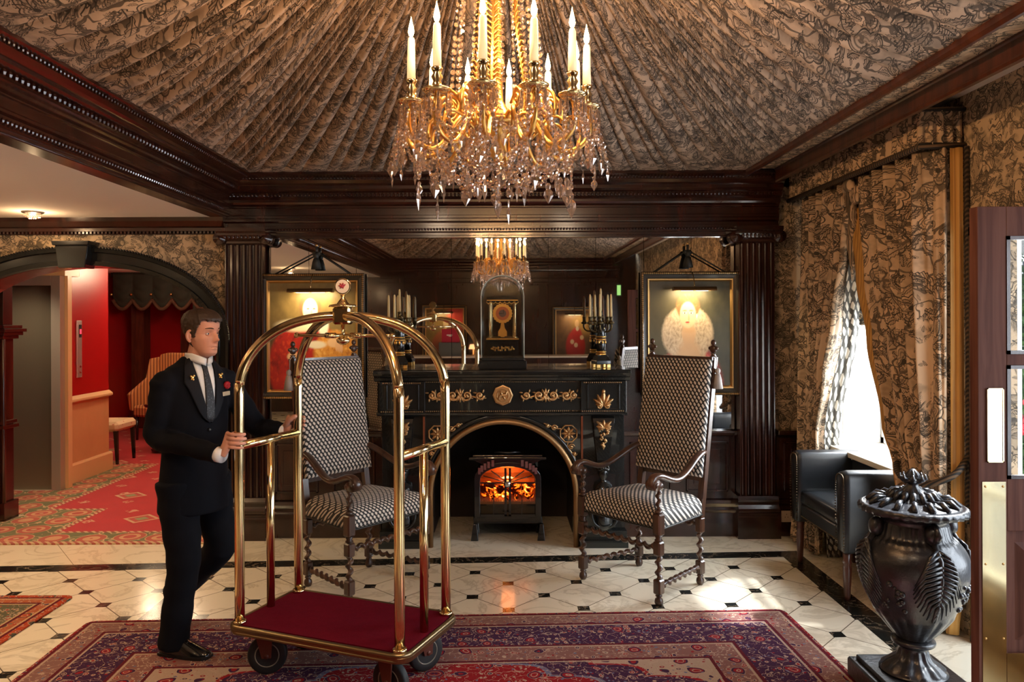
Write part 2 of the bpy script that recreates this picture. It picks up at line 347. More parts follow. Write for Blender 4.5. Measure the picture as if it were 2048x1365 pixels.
def floor_mat():
    n = NT('marble_floor'); x, y, z = n.xyz(n.obj())
    yp = n.m('SUBTRACT', y, n.m('MULTIPLY', x, .05))
    sx, sy = .2245, .233
    a = n.m('DIVIDE', n.m('SUBTRACT', x, .03), sx); b = n.m('DIVIDE', n.m('SUBTRACT', yp, 5.08), sy)
    p = n.m('MULTIPLY', n.m('ADD', a, b), .5); q = n.m('MULTIPLY', n.m('SUBTRACT', a, b), .5)
    rp = n.m('ROUND', p); rq = n.m('ROUND', q)
    fp = n.m('SUBTRACT', p, rp); fq = n.m('SUBTRACT', q, rq)
    da = n.m('ABSOLUTE', n.m('ADD', fp, fq)); db = n.m('ABSOLUTE', n.m('SUBTRACT', fp, fq))
    dot = n.m('SUBTRACT', 1, n.step(n.m('MAXIMUM', da, db), .155, .165))
    grout = n.m('SUBTRACT', 1, n.step(n.m('MINIMUM', n.m('ABSOLUTE', fp), n.m('ABSOLUTE', fq)), .006, .012))
    tid = n.vec(n.m('FLOOR', p), n.m('FLOOR', q), 0); wn = n.new('ShaderNodeTexWhiteNoise'); n.put(wn.inputs[0], tid)
    vein = n.step(n.m('ABSOLUTE', n.m('SUBTRACT', n.noise(n.obj(), 2.6, 6, .62, 1.2), .5)), .0, .05)
    cream = n.mix(vein, (.66, .58, .44), (.86, .78, .62)); cream = n.mix(n.m('MULTIPLY', wn.outputs[0], .35), cream, (.72, .62, .46))
    bv = n.step(n.m('ABSOLUTE', n.m('SUBTRACT', n.noise(n.obj(), 5, 6, .6, 1.5), .5)), .004, .022)
    blackm = n.mix(bv, (.16, .12, .08), (.012, .013, .012))
    tiles = n.mix(grout, cream, (.16, .12, .08)); tiles = n.mix(dot, tiles, blackm)
    def between(v, lo, hi): return n.m('MULTIPLY', n.m('GREATER_THAN', v, lo), n.m('LESS_THAN', v, hi))
    front = n.m('MULTIPLY', between(yp, 5.52, 5.66), n.m('LESS_THAN', x, 2.18))
    side = n.m('MULTIPLY', between(x, 2.03, 2.18), n.m('LESS_THAN', yp, 5.66))
    left = n.m('MULTIPLY', between(x, -2.12, -1.97), n.m('LESS_THAN', yp, 5.52))
    outside = n.m('MAXIMUM', n.m('GREATER_THAN', yp, 5.66), n.m('GREATER_THAN', x, 2.18))
    fx = n.m('ABSOLUTE', n.m('SUBTRACT', n.m('FRACT', n.m('DIVIDE', n.m('ADD', x, n.m('MULTIPLY', y, .8)), .9)), .5))
    slab = n.mix(n.m('LESS_THAN', fx, .003), cream, (.3, .24, .16))
    c = n.mix(outside, tiles, slab)
    c = n.mix(n.m('MAXIMUM', n.m('MAXIMUM', front, side), left), c, blackm)
    return n.set(color=c, rough=n.m('ADD', n.m('MULTIPLY', n.noise(n.obj(), 8, 3), .12), .09), spec=.6)
FLOOR = floor_mat()

def rug_mat(name, hw, hh, bands, spandrel, red, navy, cream, blue, scale=1.0, corner=(1.2, .8)):
    """oriental carpet: bands = [(distance from the edge, ground colour)], innermost is the field"""
    n = NT(name); x, y, z = n.xyz(n.obj())
    ax = n.m('ABSOLUTE', x); ay = n.m('ABSOLUTE', y)
    d = n.m('MINIMUM', n.m('SUBTRACT', hw, ax), n.m('SUBTRACT', hh, ay))
    pm = n.vec(ax, ay, 0); wob = n.scale(n.noise(pm, 5*scale, 2, .5, 0, 1), (.06, .06, 0)); pw = n.vadd(pm, wob)
    c = bands[0][1]
    for dist, colr in bands[1:]:
        c = n.mix(n.m('GREATER_THAN', d, dist), c, colr)
    fieldd = bands[-1][0]
    if spandrel:
        # scalloped corner pieces of the field
        cx = n.m('DIVIDE', n.m('SUBTRACT', hw-fieldd, ax), corner[0]); cyy = n.m('DIVIDE', n.m('SUBTRACT', hh-fieldd, ay), corner[1])
        s_ = n.m('ADD', cx, cyy); ang = n.m('SUBTRACT', cx, cyy)
        s_ = n.m('ADD', s_, n.m('MULTIPLY', n.m('ABSOLUTE', n.m('SINE', n.m('MULTIPLY', ang, 7))), .13))
        inf = n.m('GREATER_THAN', d, fieldd)
        c = n.mix(n.m('MULTIPLY', inf, n.m('LESS_THAN', s_, 1.0)), c, navy)
        c = n.mix(n.m('MULTIPLY', inf, n.m('LESS_THAN', s_, .62)), c, cream)
        ln = n.m('MULTIPLY', inf, n.m('LESS_THAN', n.m('ABSOLUTE', n.m('SUBTRACT', s_, 1.0)), .022)); c = n.mix(ln, c, blue)
        ln = n.m('MULTIPLY', inf, n.m('LESS_THAN', n.m('ABSOLUTE', n.m('SUBTRACT', s_, .62)), .02)); c = n.mix(ln, c, red)
    # vines
    vn = n.noise(pw, 7*scale, 2, .5); vine = n.m('LESS_THAN', n.m('ABSOLUTE', n.m('SUBTRACT', n.m('FRACT', n.m('MULTIPLY', vn, 5)), .5)), .045)
    c = n.mix(n.m('MULTIPLY', vine, .75), c, (.55, .40, .30))
    # palmettes with rings, small flowers, dots
    v1 = n.vor(pw, 4.2*scale, rand=.45)
    for r_, col_ in ((.30, cream), (.285, navy), (.22, red), (.15, cream), (.12, red), (.05, navy)):
        c = n.mix(n.m('LESS_THAN', v1, r_), c, col_)
    petal = n.m('LESS_THAN', n.vor(pw, 22*scale, rand=.8), .30)
    rc = n.vor(pw, 22*scale, out='Color', rand=.8); rr, gg, bb = n.xyz(rc)
    c = n.mix(n.m('MULTIPLY', petal, n.m('MULTIPLY', n.m('GREATER_THAN', rr, .66), n.m('GREATER_THAN', v1, .31))), c, cream)
    c = n.mix(n.m('MULTIPLY', petal, n.m('MULTIPLY', n.m('LESS_THAN', rr, .22), n.m('GREATER_THAN', v1, .2))), c, blue)
    c = n.mix(n.m('MULTIPLY', petal, n.m('MULTIPLY', n.m('GREATER_THAN', gg, .82), n.m('GREATER_THAN', v1, .2))), c, red)
    c = n.mix(n.m('LESS_THAN', n.vor(pw, 46*scale), .16), c, n.mix(bb, red, cream))
    # fine knotted detail: tiny blossoms, buds and outlines between the palmettes
    v4 = n.vor(pw, 13*scale, rand=.7); r4, g4, b4 = n.xyz(n.vor(pw, 13*scale, out='Color', rand=.7)); far = n.m('GREATER_THAN', v1, .31)
    c = n.mix(n.m('MULTIPLY', n.m('LESS_THAN', v4, .36), n.m('MULTIPLY', n.m('GREATER_THAN', r4, .55), far)), c, n.mix(n.m('GREATER_THAN', g4, .6), (.30, .03, .03), (.05, .03, .07)))
    c = n.mix(n.m('MULTIPLY', n.m('LESS_THAN', n.m('ABSOLUTE', n.m('SUBTRACT', v4, .33)), .045), n.m('MULTIPLY', n.m('GREATER_THAN', r4, .55), far)), c, (.50, .36, .26))
    c = n.mix(n.m('MULTIPLY', n.m('LESS_THAN', v4, .14), n.m('MULTIPLY', n.m('GREATER_THAN', r4, .55), far)), c, n.mix(b4, cream, blue))
    for dist, _ in bands[1:]:
        c = n.mix(n.m('LESS_THAN', n.m('ABSOLUTE', n.m('SUBTRACT', d, dist)), .009), c, (.10, .012, .02))
        c = n.mix(n.m('LESS_THAN', n.m('ABSOLUTE', n.m('SUBTRACT', d, dist+.018)), .006), c, cream)
    n.bump(n.noise(n.obj(), 300, 1), .25, .004)
    return n.set(color=n.mix(.22, c, (.10, .008, .01)), rough=1, spec=.1)
# ------------------------------------------------------------------ room shell
ZC, ZL = 2.88, 2.55                # springing of the tented ceiling, flat ceiling of the side aisle
XL, XR, YB, YR = -1.956, 1.875, 5.96, -1.95
def struct(o): o['kind'] = 'structure'; return o
b = MB(); b.box((-6.5, -2.5, -.12), (2.75, 14, 0)); b.box((2.75, 2.4, -.12), (3.4, 4.2, -0.001)); struct(b.build('floor', FLOOR))
b = MB(); b.box((2.75, -6, -.25), (14, 22, -.13)); struct(b.build('floor_street', S('asphalt', (.10, .10, .11), .8)))

def ceiling_tent():
    N, T = 4200, 16
    ap = Vector((-.02, 2.69, 3.52)); r2 = random.Random(3)
    per = [(XL, YR), (XR, YR), (XR, YB), (XL, YB)]; seg = [XR-XL, YB-YR, XR-XL, YB-YR]; tot = sum(seg)
    # irregular pleats: random widths
    edges = [0.0]
    while edges[-1] < tot: edges.append(edges[-1]+r2.choice([.045, .06, .075, .1, .14, .19]))
    edges[-1] = tot; amps = [r2.uniform(.5, 1.2) for _ in edges]
    rows = []; ei = 0; base = []; fold = []
    for k in range(N):
        s = tot*k/N
        while edges[ei+1] < s: ei += 1
        u = (s-edges[ei])/(edges[ei+1]-edges[ei]); wd = edges[ei+1]-edges[ei]
        f = (math.sin(PI*u)**.55)*amps[ei]*min(1, wd/.08)
        q = s; j = 0
        while q > seg[j] and j < 3: q -= seg[j]; j += 1
        a = Vector(per[j]); c = Vector(per[(j+1) % 4]); p = a.lerp(c, min(1, q/seg[j])); base.append(Vector((p.x, p.y, ZC))); fold.append(f)
    for t in range(T+1):
        tt = t/T; row = []
        for k in range(N):
            p = base[k].lerp(ap, tt*.985); sag = -.05*math.sin(PI*tt)
            d = .066*fold[k]*(1-.55*tt)*min(1, .10+tt*6)
            row.append((p.x, p.y, p.z+sag-d))
        rows.append(row)
    m = MB(); m.loft(rows, cap=False, closed=True, smooth=False)
    o = m.build('ceiling', TOILE_C, fix=False); struct(o)
    us = [0.0]
    for k in range(1, N+1): us.append(us[-1]+math.hypot((base[k % N]-base[k-1]).length, .05*(fold[k % N]-fold[k-1])))
    lens = [(base[k]-ap).length for k in range(N)]; me = o.data; uvl = me.uv_layers.new(name='cloth')
    for pol in me.polygons:
        ks = [me.loops[li].vertex_index % N for li in pol.loop_indices]; wrap = max(ks)-min(ks) > 10
        for li, k in zip(pol.loop_indices, ks):
            t_ = (me.loops[li].vertex_index//N)/T; uvl.data[li].uv = (us[N] if (wrap and k == 0) else us[k], t_*lens[k])
ceiling_tent()
b = MB(); b.box((-6.5, -2.4, ZL), (-2.3, 6.3, ZL+.1)); struct(b.build('ceiling_aisle', CREAM_WALL))
b = MB(); b.box((-6.5, 6.5, 2.5), (-1.9, 14, 2.6)); struct(b.build('ceiling_hall', CREAM_WALL))
b = MB(); b.box((-6.6, -2.5, 4.0), (4.2, 14, 4.1)); b.box((-2.3, 6.3, 2.6), (3.2, 6.5, 4.0)); struct(b.build('ceiling_roof', BLACK))

# ---- back wall with a hole for the fire
b = MB(); b.box((-2.25, 6.3, 0), (-.60, 6.5, 2.95)); b.box((.60, 6.3, 0), (2.95, 6.5, 2.95)); b.box((-.60, 6.3, 1.02), (.60, 6.5, 2.95))
wb = struct(b.build('wall_back', MAHOG))
b = MB(); b.box((2.16, 6.285, .78), (2.53, 6.299, 2.8)); b.build('wallpaper', TOILE_W, wb)
# panelled dado between pilasters and fireplace
def dado(x0, x1, n):
    m = MB(); m.box((x0, 6.245, .28), (x1, 6.299, .80))
    m.prism([(6.299, .79), (6.21, .79), (6.185, .80), (6.18, .82), (6.185, .836), (6.299, .836)], 'x', x0, x1)
    m.prism([(6.299, 0), (6.155, 0), (6.155, .19), (6.175, .205), (6.175, .23), (6.20, .25), (6.215, .275), (6.299, .285)], 'x', x0, x1)
    w = (x1-x0)/n
    for i in range(n):
        a, c = x0+i*w+.06, x0+(i+1)*w-.06
        for (ax, az, bx, bz) in ((a, .34, c, .355), (a, .725, c, .74), (a, .34, a+.015, .74), (c-.015, .34, c, .74)):
            m.box((ax, 6.228, az), (bx, 6.2449, bz))
        m.box((a+.06, 6.236, .40), (c-.06, 6.2448, .68))
    return m
o = dado(-1.89, -.97, 2).build('wall_dado', MAHOG, bevel=.003); struct(o)
o = dado(.96, 1.87, 2).build('wall_dado', MAHOG, bevel=.003); struct(o)
o = dado(2.2, 2.529, 1).build('wall_dado', MAHOG, bevel=.003); struct(o)

def pilaster(name, x0, x1):
    m = MB(); n = 6; w = (x1-x0)/n; pr = [(x0, 6.3)]
    for i in range(n):
        a = x0+i*w
        pr += [(a, 6.12), (a+.16*w, 6.12)]
        for k in range(1, 8):
            t = PI*k/8; pr.append((a+w*(.5-.34*math.cos(t)), 6.12+.022*math.sin(t)))
        pr += [(a+.84*w, 6.12)]
    pr += [(x1, 6.12), (x1, 6.3)]
    m.prism(pr, 'z', .33, 2.33); t = struct(m.build(name, MAHOG))
    m = MB(); c = (x0+x1)/2; hw = (x1-x0)/2
    m.prism([(6.3, 2.33), (6.115, 2.33), (6.10, 2.34), (6.10, 2.355), (6.075, 2.37), (6.06, 2.40), (6.06, 2.415), (6.04, 2.43), (6.04, 2.455), (6.3, 2.455)], 'x', x0-.045, x1+.045)
    for s in (-1, 1):
        xx = c+s*(hw+.03)
        for rr in (.048, .036, .022): m.cyl((xx, 6.07-(.048-rr)*.35, 2.378), (xx, 6.2, 2.378), rr, segs=20)
    for k in range(9):
        m.sphere((x0+(k+.5)*(x1-x0)/9, 6.066, 2.386), (.013, .012, .018), 8, 6)
    m.build('capital', MAHOG, t)
    m = MB(); m.prism([(6.3, 0), (6.08, 0), (6.08, .17), (6.092, .18), (6.092, .2), (6.3, .2)], 'x', x0-.03, x1+.03)
    m.prism([(6.3, .2), (6.095, .2), (6.086, .215), (6.086, .235), (6.097, .25), (6.105, .262), (6.105, .285), (6.098, .3), (6.11, .33), (6.3, .33)], 'x', x0-.022, x1+.022)
    m.build('plinth', MAHOG, t)
pilaster('trim_1', -2.19, -1.895); pilaster('trim_2', 1.872, 2.15)

# ---- entablatures: stepped mouldings, with leaf and bead rows
ENT = [(0, 0), (.30, 0), (.30, .03), (.34, .035), (.34, .075), (.36, .08), (.38, .095), (.38, .135), (.40, .14), (.40, .185), (.375, .19), (.375, .235), (.40, .245), (.42, .262), (.42, .30),
       (.44, .31), (.44, .35), (.41, .36), (.41, .47), (.44, .48), (.44, .50), (.50, .53), (.52, .56), (.52, .60), (.56, .62), (.62, .64), (.62, .70), (.68, .72), (.74, .75), (.74, .80), (.82, .83), (.90, .87), (.90, .91), (.95, .93), (1.0, .95), (1.0, 1.0), (0, 1.0)]
def beads_row(m, p0, p1, step, r, stretch=(1, 1, 1)):
    p0, p1 = Vector(p0), Vector(p1); n = int((p1-p0).length/step)
    for k in range(n+1):
        p = p0.lerp(p1, k/n); m.sphere(p, (r*stretch[0], r*stretch[1], r*stretch[2]), 6, 4, False)
m = MB(); D, HH = .34, ZC-2.39
m.prism([(6.3-d*D, 2.39+z*HH) for d, z in ENT], 'x', -2.3, 2.2)
beads_row(m, (-2.2, 6.3-.43*D, 2.39+.13*HH), (2.15, 6.3-.43*D, 2.39+.13*HH), .024, .009)
beads_row(m, (-2.2, 6.3-.64*D, 2.39+.665*HH), (2.15, 6.3-.64*D, 2.39+.665*HH), .03, .011, (1, 1, 1.3))
beads_row(m, (-2.0, 6.3-.93*D, 2.39+.90*HH), (2.1, 6.3-.93*D, 2.39+.90*HH), .026, .008)
struct(m.build('trim_3', MAHOG))
m = MB(); DL, HL = .36, ZC-ZL
m.prism([(-2.3, ZL)]+[(-2.3+d*DL if d > 0 else -2.3, ZL+z*HL) for d, z in ENT[1:]], 'y', -2.1, 6.2)
for dd, zz, st, r in ((.43, .14, .03, .009), (.65, .66, .04, .012), (.93, .90, .03, .008)):
    beads_row(m, (-2.3+dd*DL, 0.2, ZL+zz*HL), (-2.3+dd*DL, 5.95, ZL+zz*HL), st, r, (1, 1, 1.4))
struct(m.build('trim_4', MAHOG))
# crown moulding over the arch wall
m = MB(); m.prism([(6.2, 2.42), (6.17, 2.42), (6.165, 2.44), (6.15, 2.445), (6.15, 2.47), (6.13, 2.48), (6.11, 2.52), (6.10, ZL), (6.2, ZL)], 'x', -6.4, -2.2)
for k in range(140): m.box((-6.3+k*.03, 6.145, 2.425), (-6.3+k*.03+.015, 6.168, 2.442))
struct(m.build('trim_5', MAHOG))
# right hand cornice, fascia board, soffit with toile painted in for a mirror reflection
m = MB(); m.prism([(XR, ZC-.03), (XR+.012, ZC-.045), (XR+.03, ZC-.045), (XR+.04, ZC-.03), (XR+.04, ZC+.03), (XR, ZC+.03)], 'y', -2.0, 5.98); struct(m.build('trim_6', MAHOG_RED))
m = MB(); m.box((XR+.04, -2.0, 2.885), (2.10, 5.95, 2.90)); so = struct(m.build('trim_7', TOILE_B))
for y in (2.9, 3.6, 4.3, 5.0, 5.7):
    pass
m = MB()
for y in (2.55, 3.3, 4.05, 4.8, 5.55): m.box((XR+.041, y, 2.883), (2.099, y+.004, 2.8849))
m.build('joint', S('joint_metal', (.6, .5, .4), .3, metal=1), so)
m = MB(); m.prism([(2.10, 2.777), (2.125, 2.777), (2.125, 3.0), (2.10, 3.0), (2.10, 2.90), (2.092, 2.893), (2.092, 2.875), (2.10, 2.868), (2.10, 2.80), (2.096, 2.79)], 'y', -2.0, 5.95); struct(m.build('trim_8', MAHOG_RED))
m = MB(); m.box((2.125, -2.0, 2.95), (3.2, 6.3, 3.0)); struct(m.build('ceiling_side', CREAM_WALL))

# ---- arch wall
AX, ASP, AA, AB = -3.365, 1.56, 1.10, .62
def arch_pts(a, b, n=40, e=2.15, z0=0.0):
    pts = []
    for k in range(n+1):
        t = PI*k/n; c, s_ = math.cos(t), math.sin(t)
        pts.append((AX-a*math.copysign(abs(c)**(2/e), c), ASP+b*abs(s_)**(2/e)))
    return [(AX-a, z0)]+pts+[(AX+a, z0)]
inner = arch_pts(AA, AB)
rows = [[(x, 6.2, z) for x, z in inner], [(x, 6.2, max(2.6, z)) for x, z in inner]]
m = MB(); top = 2.62
fr = [[(x, y, z) for x, z in inner] for y in (6.2, 6.5)]
# wall face as quads from the arch curve outwards
outer = []
for x, z in inner: outer.append((x, top) if z > 0.01 else (x, 0))
for i in range(1, len(inner)-2):
    (xa, za), (xb, zb) = inner[i], inner[i+1]
    if abs(xa-xb) < 1e-6: continue
    m.add([(xa, 6.2, za), (xb, 6.2, zb), (xb, 6.2, top), (xa, 6.2, top), (xa, 6.5, za), (xb, 6.5, zb), (xb, 6.5, top), (xa, 6.5, top)], [(0,1,2,3), (7,6,5,4), (0,4,5,1)])
m.box((-6.5, 6.2, 0), (AX-AA, 6.5, top)); m.box((AX+AA, 6.2, 0), (-2.19, 6.5, top))
wl = struct(m.build('wall_arch', TOILE_W, fix=False))
# arch band, jambs, keystone
m = MB()
oi, oo = arch_pts(AA-.005, AB-.005), arch_pts(AA+.10, AB+.13)
prof = [(0, 6.2), (0, 6.13), (.25, 6.12), (.3, 6.135), (.75, 6.135), (.8, 6.11), (1, 6.105), (1, 6.199)]
m.loft([[(xi+(xo-xi)*u, y, zi+(zo-zi)*u) for u, y in prof] for (xi, zi), (xo, zo) in zip(oi, oo)], cap=True)
for k in range(2, len(oo)-2):
    (xa, za), (xb, zb) = oo[k], oo[k+1]
    for t in (0, .25, .5, .75):
        m.sphere((xa+(xb-xa)*t, 6.12, za+(zb-za)*t+.004), (.013, .012, .015), 6, 4, False)
m.build('arch_band', BLACKWOOD, wl)
m = MB(); m.loft([[(x, y, z) for x, z in inner] for y in (6.21, 6.5)], cap=False, closed=False)
o = m.build('arch_soffit', S('red_lacquer', (.22, .01, .008), .2), wl, solid=.012)
m = MB(); kx = AX
m.prism([(kx-.105, ASP+AB-.03), (kx+.105, ASP+AB-.03), (kx+.13, 2.335), (kx-.13, 2.335)], 'y', 6.05, 6.2)
m.prism([(kx-.14, 2.325), (kx+.14, 2.325), (kx+.15, 2.36), (kx-.15, 2.36)], 'y', 6.03, 6.2)
m.build('keystone', BLACKWOOD, wl, bevel=.006)

# ---- right wall with bay window, street door and added front window openings
m = MB(); X0, X1 = 2.53, 2.75
def pier(y0, y1, z0=0, z1=3.0): m.box((X0, y0, z0), (X1, y1, z1))
pier(-2.5, .3); pier(.3, 2.3, 0, .30); pier(.3, 2.3, 2.25, 3.0); pier(2.3, 2.5); pier(2.5, 4.14, 2.22, 3.0); pier(4.14, 4.55)
pier(4.55, 5.85, 0, .75); pier(4.55, 5.85, 2.4, 3.0); pier(5.85, 6.3)
wr = struct(m.build('wall_right', TOILE_W))
m = MB()   # bay reveals
m.box((2.75, 5.85, .6), (2.95, 6.0, 2.5)); m.box((2.75, 4.4, .6), (2.95, 4.55, 2.5)); m.box((2.75, 4.4, 2.4), (2.95, 6.0, 2.5)); m.box((2.75, 4.4, .5), (2.95, 6.0, .75))
m.box((2.531, 5.835, .79), (2.84, 5.8499, 2.4)); m.box((2.531, 4.5501, .79), (2.84, 4.565, 2.4)); m.box((2.531, 4.551, 2.385), (2.84, 5.849, 2.3999))
for x0, x1 in ((2.56, 2.68), (2.70, 2.80)):
    for (z0, z1) in ((.86, 1.35), (1.42, 2.3)): m.box((x0, 5.828, z0), (x1, 5.8349, z1))
struct(m.build('trim_9', WHITE_PAINT, bevel=.003))
m = MB(); m.box((2.42, 4.50, .75), (2.86, 5.90, .79)); m.box((2.44, 4.52, .735), (2.53, 5.88, .75)); struct(m.build('window_sill', S('cream_sill', (.80, .74, .62), .35), bevel=.006))
def window(name, x, y0, y1, z0, z1, ny, nz):
    m = MB(); t = .05
    m.box((x, y0, z0), (x+.05, y1, z0+t)); m.box((x, y0, z1-t), (x+.05, y1, z1)); m.box((x, y0, z0), (x+.05, y0+t, z1)); m.box((x, y1-t, z0), (x+.05, y1, z1))
    for k in range(1, ny): yy = y0+(y1-y0)*k/ny; m.box((x+.008, yy-.014, z0), (x+.042, yy+.014, z1))
    for k in range(1, nz): zz = z0+(z1-z0)*k/nz; m.box((x+.008, y0, zz-.014), (x+.042, y1, zz+.014))
    o = struct(m.build(name, WHITE_PAINT, bevel=.004))
    m = MB(); m.box((x+.022, y0+.03, z0+.03), (x+.026, y1-.03, z1-.03)); m.build('pane', GLASS, o)
window('window_1', 2.85, 4.5501, 5.8499, .79, 2.4, 3, 4)
window('window_added', 2.60, .301, 2.299, .301, 2.249, 3, 4)  # unseen window, added to give the door's brass plates a bright reflection
m = MB(); m.box((2.47, 4.7, .655), (2.5299, 5.7, .715)); struct(m.build('trim_10', BLACK))
m = MB(); m.box((2.515, 4.56, .10), (2.5299, 5.84, .60)); m.box((2.50, 4.5, 0), (2.5299, 6.0, .1)); struct(m.build('trim_11', PEACH))

# ---- other walls, only met in the mirror or from aside
m = MB(); m.box((-6.5, -2.5, 0), (2.75, -2.24, 3.0)); struct(m.build('wall_rear', MAHOG))
m = MB(); m.prism([(-2.24+d*D, 2.39+z*HH) for d, z in ENT], 'x', -2.3, 2.2)
m.box((-2.3, -2.239, .80), (2.5, -2.20, .84)); m.box((-2.3, -2.239, 0), (2.5, -2.17, .2))
for x in (-2.2, -.25, 1.9): m.box((x, -2.239, .84), (x+.25, -2.18, 2.39))
struct(m.build('trim_12', MAHOG))
m = MB(); m.box((-6.6, -2.5, 0), (-6.4, 6.5, 3.0)); struct(m.build('wall_left', TOILE_W))

# ---- hall behind the arch
HX = -4.61
m = MB(); m.box((-6.0, 8.06, .91), (HX, 9.06, 2.5)); wf = struct(m.build('wall_hall', RED_WALL))
m = MB(); m.box((-6.0, 8.055, .2), (HX+.002, 9.062, .91))
m.build('dado_panel', PEACH, wf)
m = MB(); m.prism([(-6.0, .86), (HX+.03, .86), (HX+.045, .875), (HX+.045, .895), (HX+.02, .915), (HX, .93), (-6.0, .93)], 'y', 8.04, 9.08)
m.prism([(-6.0, 0), (HX+.035, 0), (HX+.035, .19), (HX+.015, .21), (-6.0, .21)], 'y', 8.05, 9.09)
m.build('dado_rail', PEACH_TRIM, wf, bevel=.004)
m = MB(); m.box((-6.4, 13.3, .83), (-1.9, 13.5, 2.5)); wh = struct(m.build('wall_hall_end', RED_WALL))
m = MB(); m.box((-6.4, 13.28, 0), (-1.9, 13.5, .83)); m.build('dado_panel', PEACH, wh)
m = MB(); m.box((-6.4, 13.25, .80), (-1.9, 13.28, .86)); m.box((-6.4, 13.25, 0), (-1.9, 13.28, .2)); m.build('dado_rail', PEACH_TRIM, wh, bevel=.004)
m = MB(); m.box((-2.2, 6.5, 0), (-1.95, 13.5, 2.5)); struct(m.build('wall_hall_right', RED_WALL))
m = MB(); m.box((-6.5, 6.5, 0), (-6.3, 13.5, 2.5)); struct(m.build('wall_hall_left', RED_WALL))
# dark panelled pier beside the lift lobby
m = MB(); px1 = -4.33
m.box((-5.6, 6.7, 0), (px1, 6.86, 1.62)); m.box((-5.6, 6.68, 0), (px1+.03, 6.88, .16))
for zz, e in ((.80, .03), (.84, .02)): m.box((-5.6, 6.7-e, zz), (px1+e, 6.86+e, zz+.03))
for z0, z1 in ((.24, .72), (.94, 1.5)): m.box((-5.2, 6.688, z0), (px1-.1, 6.7, z1))
for zz, e in ((1.58, .03), (1.61, .055), (1.64, .075), (1.67, .05)): m.box((-5.6, 6.7-e, zz), (px1+e, 6.86+e, zz+.03))
m.box((-5.6, 6.72, 1.70), (px1, 6.85, 2.5))
m.cyl((px1+.012, 6.7, .16), (px1+.012, 6.7, 1.58), .018)
struct(m.build('wall_pier', MAHOG, bevel=.003))
# lift door in its steel frame
m = MB(); m.box((-5.9, 7.97, 0), (-4.60, 8.0, 2.10)); dl = struct(m.build('door_1', DARKSTEEL))
m = MB(); m.box((-4.605, 7.90, 0), (-4.51, 8.055, 2.2)); m.box((-5.95, 7.90, 2.10), (-4.605, 8.055, 2.2)); m.build('door_frame', S('lift_frame_steel', (.55, .48, .40), .42, metal=.55), dl, bevel=.003)
m = MB(); m.box((-5.30, 7.965, 0), (-5.296, 7.9699, 2.10)); m.build('door_joint', BLACK, dl)
m = MB(); m.box((-5.95, 7.93, 2.2), (-4.475, 8.2, 2.5)); struct(m.build('wall_hall_header', PEACH_TRIM))
# architrave strip beside the frame
m = MB(); m.box((-4.509, 7.98, 0), (-4.475, 8.055, 2.2)); struct(m.build('trim_13', PEACH_TRIM))
# ------------------------------------------------------------------ mirror in narrow sheets
t = empty('wall_mirror', (0, 6.24, .84), label='wall-to-wall mirror in narrow sheets above the mantel and panelling', cat='mirror')
ed = [-1.875, -1.556, -1.175, -.79, -.41, -.02, .37, .752, 1.138, 1.52, 1.865]
for i in range(len(ed)-1):
    a, c = ed[i]+.0018, ed[i+1]-.0018; mid = (a+c)/2
    m = MB(); z0 = .0 if abs(mid) > .95 else .50
    m.box((a, -.003, z0), (c, .004, 2.395-.84)); m.build('mirror_sheet', MIRROR, t)

# ------------------------------------------------------------------ carpets
RED, NAVY, CREAMC, BLUE = (.28, .012, .016), (.035, .018, .055), (.50, .40, .30), (.14, .17, .26)
def carpet(name, cx, cy, hw, hh, rz, mat, label, fr=.0, th=.010, rad=.05, zz=.0005):
    m = MB(); pts = []
    for sx_, sy_, a0 in ((1, 1, 0), (-1, 1, 90), (-1, -1, 180), (1, -1, 270)):
        for k in range(6):
            a = R(a0+k*18); pts.append((sx_*(hw-rad)+rad*math.cos(a), sy_*(hh-rad)+rad*math.sin(a)))
    m.prism(pts, 'z', 0, th)
    return tag(m.build(name, mat, loc=(cx, cy, zz), rz=rz, bevel=.003), label, 'rug')
carpet('persian_rug', -.315, 3.12, 2.02, 1.40, .035,
       rug_mat('persian_rug_wool', 2.02, 1.40, [(0, (.26, .015, .018)), (.025, (.24, .13, .11)), (.17, NAVY), (.45, (.24, .12, .10)), (.63, RED)], True, (.30, .015, .02), NAVY, (.46, .34, .25), BLUE, 1.9, (1.15, .62)),
       'large red and navy floral rug with banded borders under the brass luggage cart')
carpet('persian_rug', -3.95, 3.55, 1.26, 1.32, 0,
       rug_mat('small_rug_wool', 1.26, 1.32, [(0, (.42, .06, .02)), (.05, (.40, .12, .05)), (.14, (.10, .12, .07)), (.36, (.42, .07, .03)), (.46, (.33, .05, .02))], False, (.42, .05, .02), (.06, .08, .06), (.55, .38, .2), (.12, .16, .12), 1.7),
       'orange-red and dark green rug on the marble left of the doorman')
